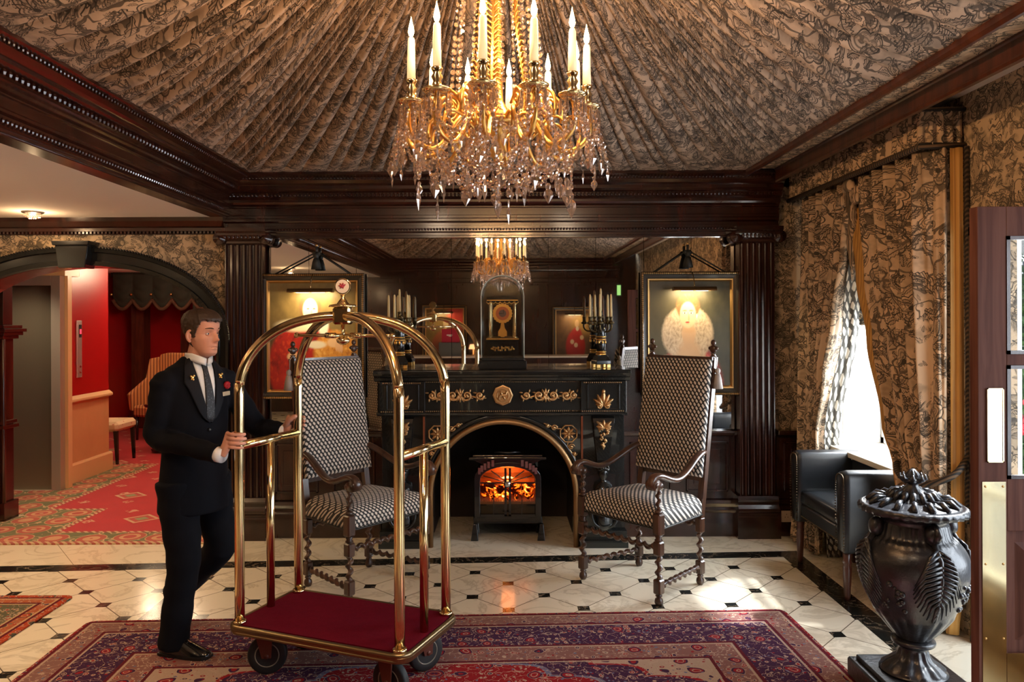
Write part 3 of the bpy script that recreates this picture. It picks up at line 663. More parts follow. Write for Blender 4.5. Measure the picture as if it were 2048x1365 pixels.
def hall_mat():
    n = NT('hall_carpet_wool'); x, y, z = n.xyz(n.obj())
    red = n.mix(n.noise(n.obj(), 5, 3), (.50, .004, .014), (.38, .003, .010))
    # small cream sprigs and larger lozenges on red
    px_ = n.m('DIVIDE', x, .42); py_ = n.m('DIVIDE', y, .36); row = n.m('MULTIPLY', n.m('ABSOLUTE', n.m('MODULO', n.m('FLOOR', py_), 2)), .5)
    fx = n.m('ABSOLUTE', n.m('SUBTRACT', n.m('FRACT', n.m('ADD', px_, row)), .5)); fy = n.m('ABSOLUTE', n.m('SUBTRACT', n.m('FRACT', py_), .5))
    dd = n.m('ADD', n.m('MULTIPLY', fx, 1.1), fy)
    sprig = n.m('MULTIPLY', n.m('LESS_THAN', dd, .17), n.m('GREATER_THAN', n.noise(n.obj(), 34, 1), .47))
    big = n.m('ABSOLUTE', n.m('SUBTRACT', dd, .40))
    px2 = n.m('DIVIDE', x, 1.05); py2 = n.m('DIVIDE', y, .9); row2 = n.m('MULTIPLY', n.m('ABSOLUTE', n.m('MODULO', n.m('FLOOR', py2), 2)), .5)
    gx = n.m('ABSOLUTE', n.m('SUBTRACT', n.m('FRACT', n.m('ADD', px2, row2)), .5)); gy = n.m('ABSOLUTE', n.m('SUBTRACT', n.m('FRACT', py2), .5))
    d2 = n.m('ADD', n.m('MULTIPLY', gx, 1.1), gy)
    c = n.mix(n.m('MULTIPLY', sprig, .7), red, (.62, .42, .25))
    c = n.mix(n.m('LESS_THAN', d2, .17), c, (.55, .36, .20)); c = n.mix(n.m('LESS_THAN', d2, .13), c, (.45, .05, .04)); c = n.mix(n.m('LESS_THAN', d2, .07), c, (.25, .28, .12))
    # green border
    def gt(v, a): return n.m('GREATER_THAN', v, a)
    def lt(v, a): return n.m('LESS_THAN', v, a)
    A = n.m('MULTIPLY', gt(x, -3.63), gt(y, 6.35)); B = n.m('MULTIPLY', gt(x, -4.14), gt(y, 7.12)); C2 = gt(y, 9.35)
    field = n.m('MAXIMUM', n.m('MAXIMUM', A, B), C2)
    A1 = n.m('MULTIPLY', gt(x, -3.67), gt(y, 6.31)); B1 = n.m('MULTIPLY', gt(x, -4.18), gt(y, 7.08)); C1 = gt(y, 9.31)
    field1 = n.m('MAXIMUM', n.m('MAXIMUM', A1, B1), C1)
    v1 = n.vor(n.obj(), 3.6, rand=.3)
    g = n.mix(n.noise(n.obj(), 9, 2), (.075, .10, .03), (.16, .16, .05))
    for r_, col_ in ((.46, (.50, .32, .14)), (.43, (.40, .06, .03)), (.30, (.55, .30, .14)), (.2, (.42, .05, .03)), (.08, (.5, .4, .2))):
        g = n.mix(lt(v1, r_), g, col_)
    vn = n.m('LESS_THAN', n.m('ABSOLUTE', n.m('SUBTRACT', n.m('FRACT', n.m('MULTIPLY', n.noise(n.obj(), 5, 2), 5)), .5)), .07)
    g = n.mix(n.m('MULTIPLY', vn, n.m('GREATER_THAN', v1, .46)), g, (.55, .38, .2))
    edge = n.m('LESS_THAN', n.m('FRACT', n.m('MULTIPLY', n.m('ADD', x, y), 16)), .5)
    g = n.mix(field1, g, n.mix(edge, (.55, .40, .22), (.30, .05, .03)))
    g = n.mix(lt(y, 6.06), g, n.mix(edge, (.52, .36, .18), (.34, .06, .03)))
    n.bump(n.noise(n.obj(), 250, 1), .25, .004)
    return n.set(color=n.mix(field, g, c), rough=.95, sheen=.2)
m = MB(); m.prism([(-4.45, 6.0), (-2.28, 6.0), (-2.28, 6.5), (-2.21, 6.51), (-2.21, 13.2), (-6.29, 13.2), (-6.29, 9.1), (-4.56, 9.1), (-4.56, 8.07), (-4.46, 7.89), (-6.29, 7.89), (-6.29, 6.95), (-4.27, 6.95), (-4.27, 6.66), (-4.45, 6.66)], 'z', .0005, .010)
tag(m.build('hall_carpet', hall_mat()), 'red fitted carpet with green floral border running through the arch', 'carpet')

# ------------------------------------------------------------------ fireplace surround
fp = empty('fireplace', (0, 5.88, 0), label='black mantelpiece with gilt carvings around an arched hearth', cat='fireplace')
Yo = 5.88
m = MB()   # mantel shelf
m.prism([(.34, 1.353), (-.05, 1.353), (-.06, 1.345), (-.06, 1.325), (-.045, 1.312), (-.04, 1.30), (-.02, 1.29), (-.01, 1.27), (0.0, 1.262), (.34, 1.262)], 'x', -.975, .965)
m.build('mantel_shelf', BLACKWOOD, fp, bevel=.002)
m = MB()
m.box((-.955, .02, 1.03), (.945, .335, 1.262))
for s in (-1, 1):
    x0, x1 = (s*.60, s*.925) if s > 0 else (-.925, -.60)
    m.box((x0-.01, -.015, 1.02), (x1+.01, .335, 1.262))     # corner block
    m.box((x0, .03, .12), (x1, .335, 1.0))
    m.box((x0-.02, -.03, 0), (x1+.02, .335, .06)); m.box((x0-.01, -.02, .06), (x1+.01, .335, .13))
m.prism([(.335, 1.0), (.0, 1.0), (-.02, 1.008), (-.02, 1.02), (-.005, 1.03), (.335, 1.03)], 'x', -.955, .945)
for s in (-1, 1):
    c = .76*s
    for (a0, z0, a1, z1) in ((c-.125, 1.235, c+.125, 1.247), (c-.125, 1.045, c+.125, 1.057), (c-.125, 1.045, c-.113, 1.247), (c+.113, 1.045, c+.125, 1.247)):
        m.box((a0, -.022, z0), (a1, -.0151, z1))
m.build('surround', BLACKWOOD, fp, bevel=.003)
# arched panel: spandrels from opening arc outward
m = MB(); N = 40; ca, ra = (.0, .40), .555
arc = [(ra*math.cos(PI*k/N), ca[1]+ra*math.sin(PI*k/N)) for k in range(N+1)]
arc = [(ra, 0)]+arc+[(-ra, 0)]
for i in range(len(arc)-1):
    (xa, za), (xb, zb) = arc[i], arc[i+1]
    if abs(xa-xb) < 1e-6: continue
    m.add([(xa, .03, za), (xb, .03, zb), (xb, .03, 1.0), (xa, .03, 1.0), (xa, .33, za), (xb, .33, zb), (xb, .33, 1.0), (xa, .33, 1.0)], [(0,1,2,3), (0,4,5,1), (4,5,6,7), (3,2,6,7)])
for s in (-1, 1): m.box((min(s*ra, s*.60), .03, 0), (max(s*ra, s*.60), .33, 1.0))
m.build('arch_panel', BLACKWOOD, fp, fix=False)
m = MB()   # roped arch moulding
big = [(x, .02, z) for x, z in arc]
m.tube(big, .022, 10); o = m.build('rope_moulding', S('aged_gilt', (.28, .15, .06), .4, metal=.7), fp)
m = MB()
n_ = 150
for k in range(n_):
    t_ = PI*k/(n_-1); c_ = Vector((ra*math.cos(t_), .012, ca[1]+ra*math.sin(t_)))
    m.sphere(c_, (.011, .016, .011), 6, 4)
m.build('rope_beading', S('aged_gilt_light', (.45, .27, .11), .35, metal=.8), fp)
m = MB(); m.tube([((ra+.045)*math.cos(PI*k/40), .03, ca[1]+(ra+.045)*math.sin(PI*k/40)) for k in range(3, 38)], .018, 8); m.build('arch_fillet', BLACKWOOD, fp)
for s in (-1, 1):
    m = MB(); m.box((s*.600-.007, .0, .15), (s*.600+.007, .03, .995)); m.build('copper_strip', S('copper_strip', (.32, .10, .05), .35, metal=.7), fp)
# beadings under the shelf and under the frieze
m = MB()
for zz, a0, a1, yy in ((1.258, -.955, .945, .018), (1.034, -.6, .6, .018), (1.252, .615, .905, -.018), (1.252, -.905, -.615, -.018), (1.036, .60, .92, -.018), (1.036, -.92, -.60, -.018)):
    k = a0; m = MB()
    while k < a1: m.sphere((k, yy, zz), .006, 6, 4); k += .0155
    m.build('beading', S('worn_gilt', (.30, .18, .09), .4, metal=.7) if 'worn_gilt' not in bpy.data.materials else bpy.data.materials['worn_gilt'], fp)

def leafshape(m, c, ang, L, W, y, th=.012):
    """a curled acanthus leaf lying in the xz plane"""
    ca_, sa_ = math.cos(ang), math.sin(ang); rings = []
    for k in range(8):
        t_ = k/7; ww = W*math.sin(PI*min(1, t_*.92+.08))**.8*(1+.18*math.sin(t_*16)); cx_, cz_ = c[0]+ca_*L*t_, c[1]+sa_*L*t_
        hh = th*math.sin(PI*(t_*.85+.1))
        rings.append([(cx_-sa_*ww/2*q, y-hh*(1-abs(q)**1.5)-.001 if abs(q) < 1 else y, cz_+ca_*ww/2*q) for q in (-1, -.6, -.2, 0, .2, .6, 1)])
    m.grid(rings)
def scroll(m, cx_, cz_, r0, dirn, a0, y, th=.0075, turns=1.35):
    pts = []; rr = []
    for k in range(26):
        t_ = k/25; a = a0+dirn*2*PI*turns*t_; r_ = r0*(1-t_*.82); pts.append((cx_+r_*math.cos(a), y-.004-.01*t_, cz_+r_*math.sin(a))); rr.append(th*(1.2-.5*t_))
    m.tube(pts, rr, 6); m.sphere(pts[-1], .010, 8, 6)
def frieze(s):
    m = MB(); z = 1.155; y = .012
    for i, (dx, r0, di, a0) in enumerate(((.17, .033, 1, PI), (.27, .042, -1, 0), (.375, .042, 1, PI), (.475, .036, -1, 0), (.535, .03, 1, PI*.5))):
        x = s*(dx+.005); scroll(m, x, z, r0, di*s, a0 if s > 0 else PI-a0, y)
        scroll(m, x, z, r0*.45, -di*s, a0, y, .005, .9)
        for a_ in (40, 140, 230, 320): leafshape(m, (x+.030*math.cos(R(a_)), z+.030*math.sin(R(a_))), R(a_+35), .028, .013, y, .008)
    m.tube([(s*(.15+.39*k/40), y-.003, z-.012*math.cos(k/40*4*PI)-.018) for k in range(41)], .006, 6)
    for a_ in (60, 90, 120, 240, 270, 300): leafshape(m, (s*.325, z), R(a_), .055, .022, y, .014)
    m.sphere((s*.325, y, z), (.018, .012, .022), 10, 6)
    o = m.build('gilt_scroll', S('carved_gilt', (.55, .33, .15), .42, metal=.85) if s < 0 else bpy.data.materials['carved_gilt'], fp, solid=.002)
frieze(-1); frieze(1)
CG = bpy.data.materials['carved_gilt']
def acanthus(s):
    m = MB(); c = (s*.76, 1.075)
    for a_, L, W in ((90, .125, .042), (62, .10, .038), (118, .10, .038), (35, .095, .034), (145, .095, .034), (10, .06, .03), (170, .06, .03)):
        leafshape(m, c, R(a_), L, W, -.017, .022)
    for q in (-1, 1): scroll(m, c[0]+q*.032, c[1], .024, q, PI/2, -.02, .007, 1.1)
    m.sphere((c[0], -.03, c[1]+.11), (.014, .014, .018), 8, 6); m.build('gilt_leaf', CG, fp)
    m = MB()   # consoles with a bunch of fruit below
    pr = [(.03, .99), (-.035, .985), (-.05, .95), (-.045, .90), (-.02, .84), (-.008, .74), (.0, .66), (.03, .62)]
    rows_ = [[(c[0]-w_, y, z) for w_, y, z in ((.085*(1-.5*max(0, (.99-z_)/.37)), y_, z_) for y_, z_ in pr)], [(c[0]+w_, y, z) for w_, y, z in ((.085*(1-.5*max(0, (.99-z_)/.37)), y_, z_) for y_, z_ in pr)]]
    m.loft(rows_, cap=True)
    m.build('console', BLACKWOOD, fp, bevel=.004)
    m = MB(); r_ = random.Random(5)
    for a_, L, W in ((90, .06, .025), (40, .075, .03), (140, .075, .03), (10, .06, .028), (170, .06, .028), (-20, .05, .02), (200, .05, .02)): leafshape(m, (c[0], .915), R(a_), L, W, -.05, .016)
    for k in range(34):
        t_ = r_.random(); ww = .045*(1-t_)**.7; m.sphere((c[0]+r_.uniform(-ww, ww), -.052+t_*.035, .915-t_*.155), r_.uniform(.008, .012), 8, 6)
    leafshape(m, (c[0], .80), R(-90), .06, .018, -.02, .012)
    m.build('gilt_fruit', CG, fp)
    # carved female bust and scrolled foot on the leg
    m = MB(); cc = c[0]
    m.lathe([(.0, .62), (.028, .605), (.036, .57), (.034, .54), (.020, .515), (.026, .50), (.062, .48), (.070, .44), (.055, .38), (.05, .33), (.075, .27), (.085, .2), (.06, .14), (.0, .13)], 20, (cc, -.01, 0), mod=lambda th, r_, z_: r_*(1+.10*math.sin(6*th)*math.exp(-((z_-.25)/.09)**2)))
    for q in (-1, 1): m.sphere((cc+q*.028, -.065, .455), .022, 10, 8); m.tube(bez((cc+q*.05, -.05, .36), (cc+q*.12, -.06, .33), (cc+q*.11, -.07, .18), (cc+q*.03, -.06, .17)), .014, 8)
    for k in range(18): a = 2*PI*k/18; m.sphere((cc+.036*math.cos(a), -.01+.036*math.sin(a), .60+.008*math.sin(3*a)), .012, 6, 5)
    m.build('carved_bust', BLACKWOOD, fp)
    # spandrel ornament
    m = MB(); ox, oz = s*.50, .86
    pts8 = [(ox+.068*math.cos(R(22.5+45*k)), .022, oz+.068*math.sin(R(22.5+45*k))) for k in range(9)]
    m.tube(pts8, .006, 6)
    for k in range(8): leafshape(m, (ox+.01*math.cos(R(45*k)), oz+.01*math.sin(R(45*k))), R(45*k), .045, .022, .026, .010)
    m.sphere((ox, .018, oz), .014, 8, 6)
    scroll(m, ox-s*.11, oz+.045, .024, s, 0, .022, .005); scroll(m, ox-s*.16, oz+.065, .018, -s, 0, .022, .004); m.tube(bez((ox-s*.06, .022, oz+.04), (ox-s*.1, .02, oz+.03), (ox-s*.14, .02, oz+.07), (ox-s*.19, .02, oz+.08)), .005, 6)
    scroll(m, ox+s*.02, oz-.10, .024, s, 0, .022, .005); scroll(m, ox+s*.045, oz-.15, .018, -s, 0, .022, .004); m.tube(bez((ox, .022, oz-.06), (ox-s*.03, .02, oz-.1), (ox+s*.03, .02, oz-.14), (ox+s*.05, .02, oz-.19)), .005, 6)
    m.build('spandrel_ornament', CG, fp)
acanthus(-1); acanthus(1)
m = MB(); ring = [(.078*math.cos(R(45*k)), .078*math.sin(R(45*k))) for k in range(8)]
m.loft([[(x, .02, 1.155+z) for x, z in ring], [(x, .005, 1.155+z) for x, z in ring], [(x*.88, .002, 1.155+z*.88) for x, z in ring], [(x*.84, .008, 1.155+z*.84) for x, z in ring]])
r_ = random.Random(9)
m.tube([(.045*math.cos(a), .004, 1.155+.045*math.sin(a)) for a in [2*PI*k/20 for k in range(20)]], .005, 6, closed=True)
m.tube(bez((-.03, .002, 1.12), (-.02, -.002, 1.20), (.03, -.002, 1.12), (.03, .002, 1.19)), [.010-.00025*k for k in range(17)], 6)
for a_ in (30, 120, 200, 300): leafshape(m, (.0, 1.155), R(a_), .04, .02, .006, .012)
m.build('gilt_medallion', CG, fp)
# firebox lining
m = MB()
m.box((-.60, .42, 0.0), (-.56, .95, 1.02)); m.box((.56, .42, 0), (.60, .95, 1.02)); m.box((-.60, .93, 0), (.60, .97, 1.02)); m.box((-.60, .42, .98), (.60, .95, 1.02))
m.build('firebox', S('soot', (.018, .012, .010), .7), fp)

# ------------------------------------------------------------------ stove with a glowing fire
st = empty('electric_stove', (.035, 6.03, 0), label='black arched-door stove with glowing logs standing in the hearth', cat='stove')
def arch_poly(w_, z0, z1, rise, n=14):
    pts = [(-w_, z0), (w_, z0)]
    for k in range(n+1):
        a = PI*k/n; pts.append((w_*math.cos(a), z1+rise*math.sin(a)))
    return pts
m = MB(); m.box((-.27, .05, .13), (.27, .30, .18)); m.box((-.25, .27, .18), (.25, .30, .60)); m.box((-.26, .03, .18), (-.225, .30, .50)); m.box((.225, .03, .18), (.26, .30, .50))
outer_ = arch_poly(.26, .18, .50, .12); inn = arch_poly(.215, .20, .48, .105)
fr_ = []
m.loft([[(x, .03, z) for x, z in outer_], [(x, .005, z) for x, z in outer_], [(x, .005, z) for x, z in inn], [(x, .03, z) for x, z in inn]], cap=False, loop=True)
m.loft([[(x, .03, z) for x, z in arch_poly(.26, .49, .50, .12)], [(x, .30, z) for x, z in arch_poly(.26, .49, .50, .12)]], cap=False)
m.build('stove_body', BLACKMETAL, st, bevel=.003)
m = MB(); m.box((-.30, -.02, .64), (.30, .31, .66)); m.box((-.27, .0, .66), (.27, .30, .675)); m.prism([(-.2, .60), (.2, .60), (.28, .64), (-.28, .64)], 'y', .02, .30)
m.tube([(-.1, .03, .69), (-.06, .0, .70), (0, -.01, .695), (.06, 0, .70), (.1, .03, .69)], .008, 8); m.build('stove_top', BLACKMETAL, st, bevel=.003)
for k in range(5):
    for s in (-1, 1):
        a = R(90-s*(28+k*9)); m = MB(); m.cbox(((.245)*math.cos(a), .0, .50+.135*math.sin(a)-.006), (.02, .012, .05), 0); m.build('arch_rib', S('chrome_rib', (.6, .62, .65), .15, metal=1) if 'chrome_rib' not in bpy.data.materials else bpy.data.materials['chrome_rib'], st)
for x in (-.27, .25):
    for y in (.03, .26): m = MB(); m.loft([[(x-.02, y-.01, 0), (x+.04, y-.01, 0), (x+.04, y+.03, 0), (x-.02, y+.03, 0)], [(x, y, .13), (x+.03, y, .13), (x+.03, y+.03, .13), (x, y+.03, .13)]]); m.build('stove_leg', BLACKMETAL, st, bevel=.004)
for s in (-1, 1):
    m = MB(); x0, x1 = (0.008, .213) if s > 0 else (-.213, -.008)
    def topz(x): return .48+.105*math.sqrt(max(0, 1-(x/.215)**2))
    m.box((x0, -.004, .20), (x1, .004, .215)); m.box((x0 if s > 0 else x1-.018, -.004, .2), (x0+.018 if s > 0 else x1, .004, .575))
    m.box((x0, -.003, .455), (x1, .003, .465)); m.tube([(s*.01, 0, .47), (s*.13, 0, .555)], .004, 6); m.tube([(s*.01, 0, .465), (s*.19, 0, .515)], .004, 6)
    m.box((s*.11-.003, -.003, .215), (s*.11+.003, .003, .46))
    d_ = m.build('stove_door', BLACKMETAL, st)
m = MB(); m.cyl((0, -.008, .455), (0, -.03, .455), .024, segs=20); m.build('door_knob', S('chrome_knob', (.8, .8, .8), .12, metal=1), st)
m = MB(); m.box((-.21, .012, .20), (.21, .014, .585)); m.build('stove_glass', glassy('stove_glass', (.95, .8, .65), .1), st)
def ember():
    n = NT('glowing_embers'); f = n.noise(n.obj(), 16, 4, .6, 1.0); e = n.new('ShaderNodeEmission')
    c = n.mix(n.step(f, .48, .60), (.16, .008, .0), (1.0, .16, .01)); c = n.mix(n.step(f, .60, .72), c, (1.0, .75, .18))
    n.put(e.inputs[0], c); n.put(e.inputs[1], n.m('ADD', n.m('MULTIPLY', n.step(f, .45, .72), 9), .12)); n.t.links.new(e.outputs[0], n.out.inputs[0]); return n.mat
m = MB(); r_ = random.Random(4)
for k in range(9):
    x = -.17+.34*k/8; a = r_.uniform(-.5, .5); c = Vector((x, .14+r_.uniform(-.05, .06), .36+r_.uniform(0, .05)))
    d_ = Vector((math.cos(a)*.07, r_.uniform(-.03, .03), math.sin(a)*.05)); m.tube([c-d_, c-d_*.3+Vector((0, 0, .006)), c+d_*.4, c+d_], [.022, .027, .025, .018], 9)
for k in range(40): m.sphere((r_.uniform(-.2, .2), r_.uniform(.05, .24), .325+r_.uniform(0, .025)), r_.uniform(.010, .022), 6, 5)
m.build('glowing_logs', ember(), st)
m = MB(); m.box((-.22, .02, .29), (.22, .28, .31))
for k in range(32): m.box((-.21+k*.0135, .018, .31), (-.205+k*.0135, .026, .325))
m.build('grate', S('grate_brass', (.25, .14, .06), .4, metal=.7), st)
m = MB(); m.box((-.22, .262, .31), (.22, .268, .59)); m.build('fire_back', S('warm_backplate', (.45, .16, .05), .5), st)
lamp('fire_glow', 'POINT', (.035, 6.14, .50), 5, (1.0, .33, .08), .05)

# ------------------------------------------------------------------ regulator clock under a glass dome
ck = empty('glass_dome_clock', (-.0, 5.99, 1.3535), label='gilt skeleton clock under an arched glass dome at the centre of the mantel', cat='clock')
m = MB(); m.cbox((0, .0, .032), (.365, .20, .064), ch=.004); m.cbox((0, 0, .075), (.33, .175, .022), ch=.004); m.build('base', BLACKWOOD, ck)
def dome_sec(hw_, hd, z0, zs, rise):
    rows_ = []
    prof_ = [(1, z0), (1, zs)]+[(math.cos(PI/2*k/9), zs+rise*math.sin(PI/2*k/9)) for k in range(1, 10)]
    return prof_
m = MB()
prof2 = arch_poly(.162, .086, .56, .155, 24)
m.loft([[(x, -.082, z) for x, z in prof2], [(x, .082, z) for x, z in prof2]], cap=True, smooth=False)
dg = m.build('glass_dome', glassy('dome_glass', (.97, .97, .95), .42), ck, solid=.004)
m = MB()
for s in (-1, 1):
    for y in (-.083, .083): m.tube([(s*.163, y, .086), (s*.163, y, .56)], .0035, 6)
for y in (-.083, .083): m.tube([(.162*math.cos(PI*k/24), y, .56+.155*math.sin(PI*k/24)) for k in range(25)], .0028, 6)
m.build('dome_edge', S('pale_glass_edge', (.55, .60, .55), .1, spec=1.0, coat=1.0), ck)
m = MB(); m.cbox((0, 0, .15), (.235, .11, .125), ch=.003); m.cbox((0, 0, .218), (.26, .13, .012)); m.build('plinth_block', BLACKWOOD, ck); m = MB(); m.cbox((0, .01, .545), (.25, .12, .035)); m.cbox((0, .01, .52), (.235, .11, .016)); m.build('entablature', BLACKWOOD, ck)
m = MB(); m.cbox((0, 0, .228), (.25, .12, .008)); m.cbox((0, -.0, .526), (.24, .115, .006))
for k in range(7): m.tube([(-.105+k*.035+.017*math.cos(PI+PI*q/6), -.058, .515-.014*math.sin(PI*q/6)) for q in range(7)], .003, 5)
for k in range(19):
    a = 2*PI*k/19; m.tube([(.085*math.cos(a)*1.0+.0, -.056, .155+.0*a), (.085*math.cos(a), -.060, .155+.018*math.sin(a))], .006, 5)
for k in range(14): m.sphere((-.085+k*.013, -.058, .155+.012*math.sin(k*2.2)), .009, 6, 5)
m.build('gilt_mount', GILT, ck)
for s in (-1, 1):
    for y in (-.035, .035):
        m = MB(); m.lathe([(.012, .234), (.012, .245), (.009, .25), (.008, .49), (.011, .497), (.013, .515)], 12, (s*.095, y, 0)); m.build('column', BRASS, ck)
m = MB()
def disc(m, c, r_, y0, y1, seg=40, sc=0):
    pts = [(c[0]+(r_*(1+sc*math.cos(20*2*PI*k/seg)))*math.cos(2*PI*k/seg), c[1]+(r_*(1+sc*math.cos(20*2*PI*k/seg)))*math.sin(2*PI*k/seg)) for k in range(seg)]
    m.prism(pts, 'y', y0, y1)
disc(m, (0, .425), .075, -.045, -.02, 80, .04); dl_ = m.build('clock_dial', GILT, ck)
m = MB(); disc(m, (0, .425), .052, -.049, -.0451, 48)
for k in range(12): a = R(30*k); m.cbox((.043*math.cos(a), -.051, .425+.043*math.sin(a)), (.007, .003, .007))
m.build('dial_ring', S('copper_enamel', (.62, .20, .10), .3, metal=.4), dl_)
m = MB(); disc(m, (0, .425), .028, -.052, -.0495, 32); m.build('dial_centre', S('dial_grey', (.18, .13, .13), .3, metal=.5), dl_)
m = MB(); m.cbox((.008, -.055, .438), (.004, .002, .035)); m.cbox((-.012, -.055, .425), (.03, .002, .004)); m.build('clock_hand', BLACK, dl_)
m = MB(); m.tube([(0, .0, .40), (0, .0, .30)], .004, 6)
m.prism([(-.012, .35), (.012, .35), (.018, .31), (.034, .285), (.034, .25), (-.034, .25), (-.034, .285), (-.018, .31)], 'y', -.01, .01)
disc(m, (0, .272), .03, -.02, .0, 30); m.build('pendulum', GILT, ck)

# ------------------------------------------------------------------ candelabra
def candelabrum(x, y, rz, lab):
    t = empty('candelabrum', (x, y, 1.3535), rz, lab, 'candelabrum', 'black and gilt candelabra on the mantel')
    m = MB(); m.cbox((0, 0, .045), (.12, .12, .03), ch=.004); m.loft([[(a*.055, b_*.055, .06) for a, b_ in ((-1,-1),(1,-1),(1,1),(-1,1))], [(a*.038, b_*.038, .095) for a, b_ in ((-1,-1),(1,-1),(1,1),(-1,1))]])
    m.lathe([(.034, .10), (.034, .21), (.030, .22), (.036, .23), (.036, .30), (.024, .33), (.0, .335)], 20, mod=lambda th, r_, z_: r_*(1+.06*math.cos(8*th))); m.build('column', BLACKWOOD, t)
    for a in (-1, 1):
        for b_ in (-1, 1): m = MB(); m.cbox((a*.042, b_*.042, .015), (.032, .032, .03), ch=.003); m.build('gilt_foot', GILT, t)
    m = MB()
    for zz in (.10, .118, .215, .235): m.lathe([(.036, zz), (.041, zz+.004), (.041, zz+.008), (.036, zz+.012)], 20)
    for k in range(8): a = 2*PI*k/8; m.sphere((.037*math.cos(a), .037*math.sin(a), .20), (.008, .008, .014), 6, 5)
    m.build('gilt_band', GILT, t)
    socks = []
    for k in range(6):
        if k == 0: sx_, sy_ = 0, 0; zt = .42
        else:
            a = 2*PI*(k-1)/5+.5; sx_, sy_ = .085*math.cos(a), .085*math.sin(a); zt = .375
        m = MB()
        if k: m.tube(bez((0, 0, .30), (sx_*.6, sy_*.6, .25), (sx_*1.25, sy_*1.25, .30), (sx_, sy_, zt-.035)), .007, 8)
        m.lathe([(.0, zt-.04), (.02, zt-.035), (.026, zt-.025), (.014, zt-.015), (.012, zt), (.014, zt+.018), (.018, zt+.022), (.0, zt+.022)], 14, (sx_, sy_, 0), mod=lambda th, r_, z_: r_*(1+.08*math.cos(6*th)))
        m.build('candle_arm', S('antique_bronze', (.10, .075, .035), .3, metal=.9) if 'antique_bronze' not in bpy.data.materials else bpy.data.materials['antique_bronze'], t)
        socks.append((sx_, sy_, zt+.0225))
    return t, socks
cl = (('candelabrum with gilt bands on the mantel, right of the dome clock', 'right'), ('candelabrum seen behind the brass cart hoop, on the left end of the mantel', 'left'))
pos = [(.765, 6.03, .25), (-.80, 6.03, .1)]
tilts = ['tallest, in the centre of', 'on an outer arm of']
for (x, y, rz), (lab, side) in zip(pos, cl):
    t, socks = candelabrum(x, y, rz, lab)
    for k, (sx_, sy_, z_) in enumerate(socks):
        wx = x+sx_*math.cos(rz)-sy_*math.sin(rz); wy = y+sx_*math.sin(rz)+sy_*math.cos(rz)
        m = MB(); m.lathe([(.0, 0), (.0105, .0), (.0095, .06), (.0085, .15), (.006, .172), (.0, .176)], 12)
        c_ = m.build('candle', WAX, loc=(wx, wy, 1.3535+z_))
        m = MB(); m.cyl((0, 0, .174), (0, 0, .186), .0012, segs=5); m.build('wick', BLACK, c_)
        where = 'middle and tallest' if k == 0 else 'an outer'
        tag(c_, f'{where} unlit tapering cream candle of the {side}-hand mantel candelabrum', 'candle', f'unlit {"middle" if k==0 else "outer"} candles of the {side} candelabrum' if k else None)

# ------------------------------------------------------------------ paintings
def painted(name, w_, h_, fn, nx=150, ny=190):
    """oil picture: colours held by the canvas mesh itself"""
    m = MB(); rows_ = [[(-w_/2+w_*i/nx, 0, -h_/2+h_*j/ny) for i in range(nx+1)] for j in range(ny+1)]
    u = np.tile(np.linspace(0, 1, nx+1), ny+1); v = np.repeat(np.linspace(0, 1, ny+1), nx+1)
    cols = np.clip(fn(u, v), 0, 1)
    m.grid(rows_, smooth=False)
    o = m.build('canvas', None, fix=False) if False else None
    me = bpy.data.meshes.new('canvas'); me.from_pydata(m.v, [], m.f); me.update()
    at = me.color_attributes.new('paint', 'FLOAT_COLOR', 'POINT')
    at.data.foreach_set('color', np.concatenate([cols, np.ones((len(cols), 1))], 1).astype(np.float32).ravel())
    n = NT(name); a = n.new('ShaderNodeVertexColor'); a.layer_name = 'paint'
    n.bump(n.noise(n.obj(), 120, 3), .15, .003)
    me.materials.append(n.set(color=a.outputs[0], rough=.42))
    o = bpy.data.objects.new('canvas', me); COL.objects.link(o); return o
def sm(a, b_, x): t_ = np.clip((x-a)/(b_-a), 0, 1); return t_*t_*(3-2*t_)
def nz(u, v, s, seed=0):
    a = np.zeros_like(u); r = np.random.RandomState(seed)
    for o_ in range(5):
        f = s*1.8**o_; p = r.rand(6)*9
        a += (np.sin(u*f*3.1+p[0]+2*np.sin(v*f*1.7+p[1]))*np.sin(v*f*2.7+p[2]+2*np.sin(u*f*2.1+p[3])))/1.7**o_
    return a*.4
def over(c, mask, col): return c*(1-mask[:, None])+np.array(col)[None]*mask[:, None]
def ell(u, v, cx_, cy_, rx, ry, soft=.12):
    d = np.sqrt(((u-cx_)/rx)**2+((v-cy_)/ry)**2); return 1-sm(1-soft, 1+soft, d)
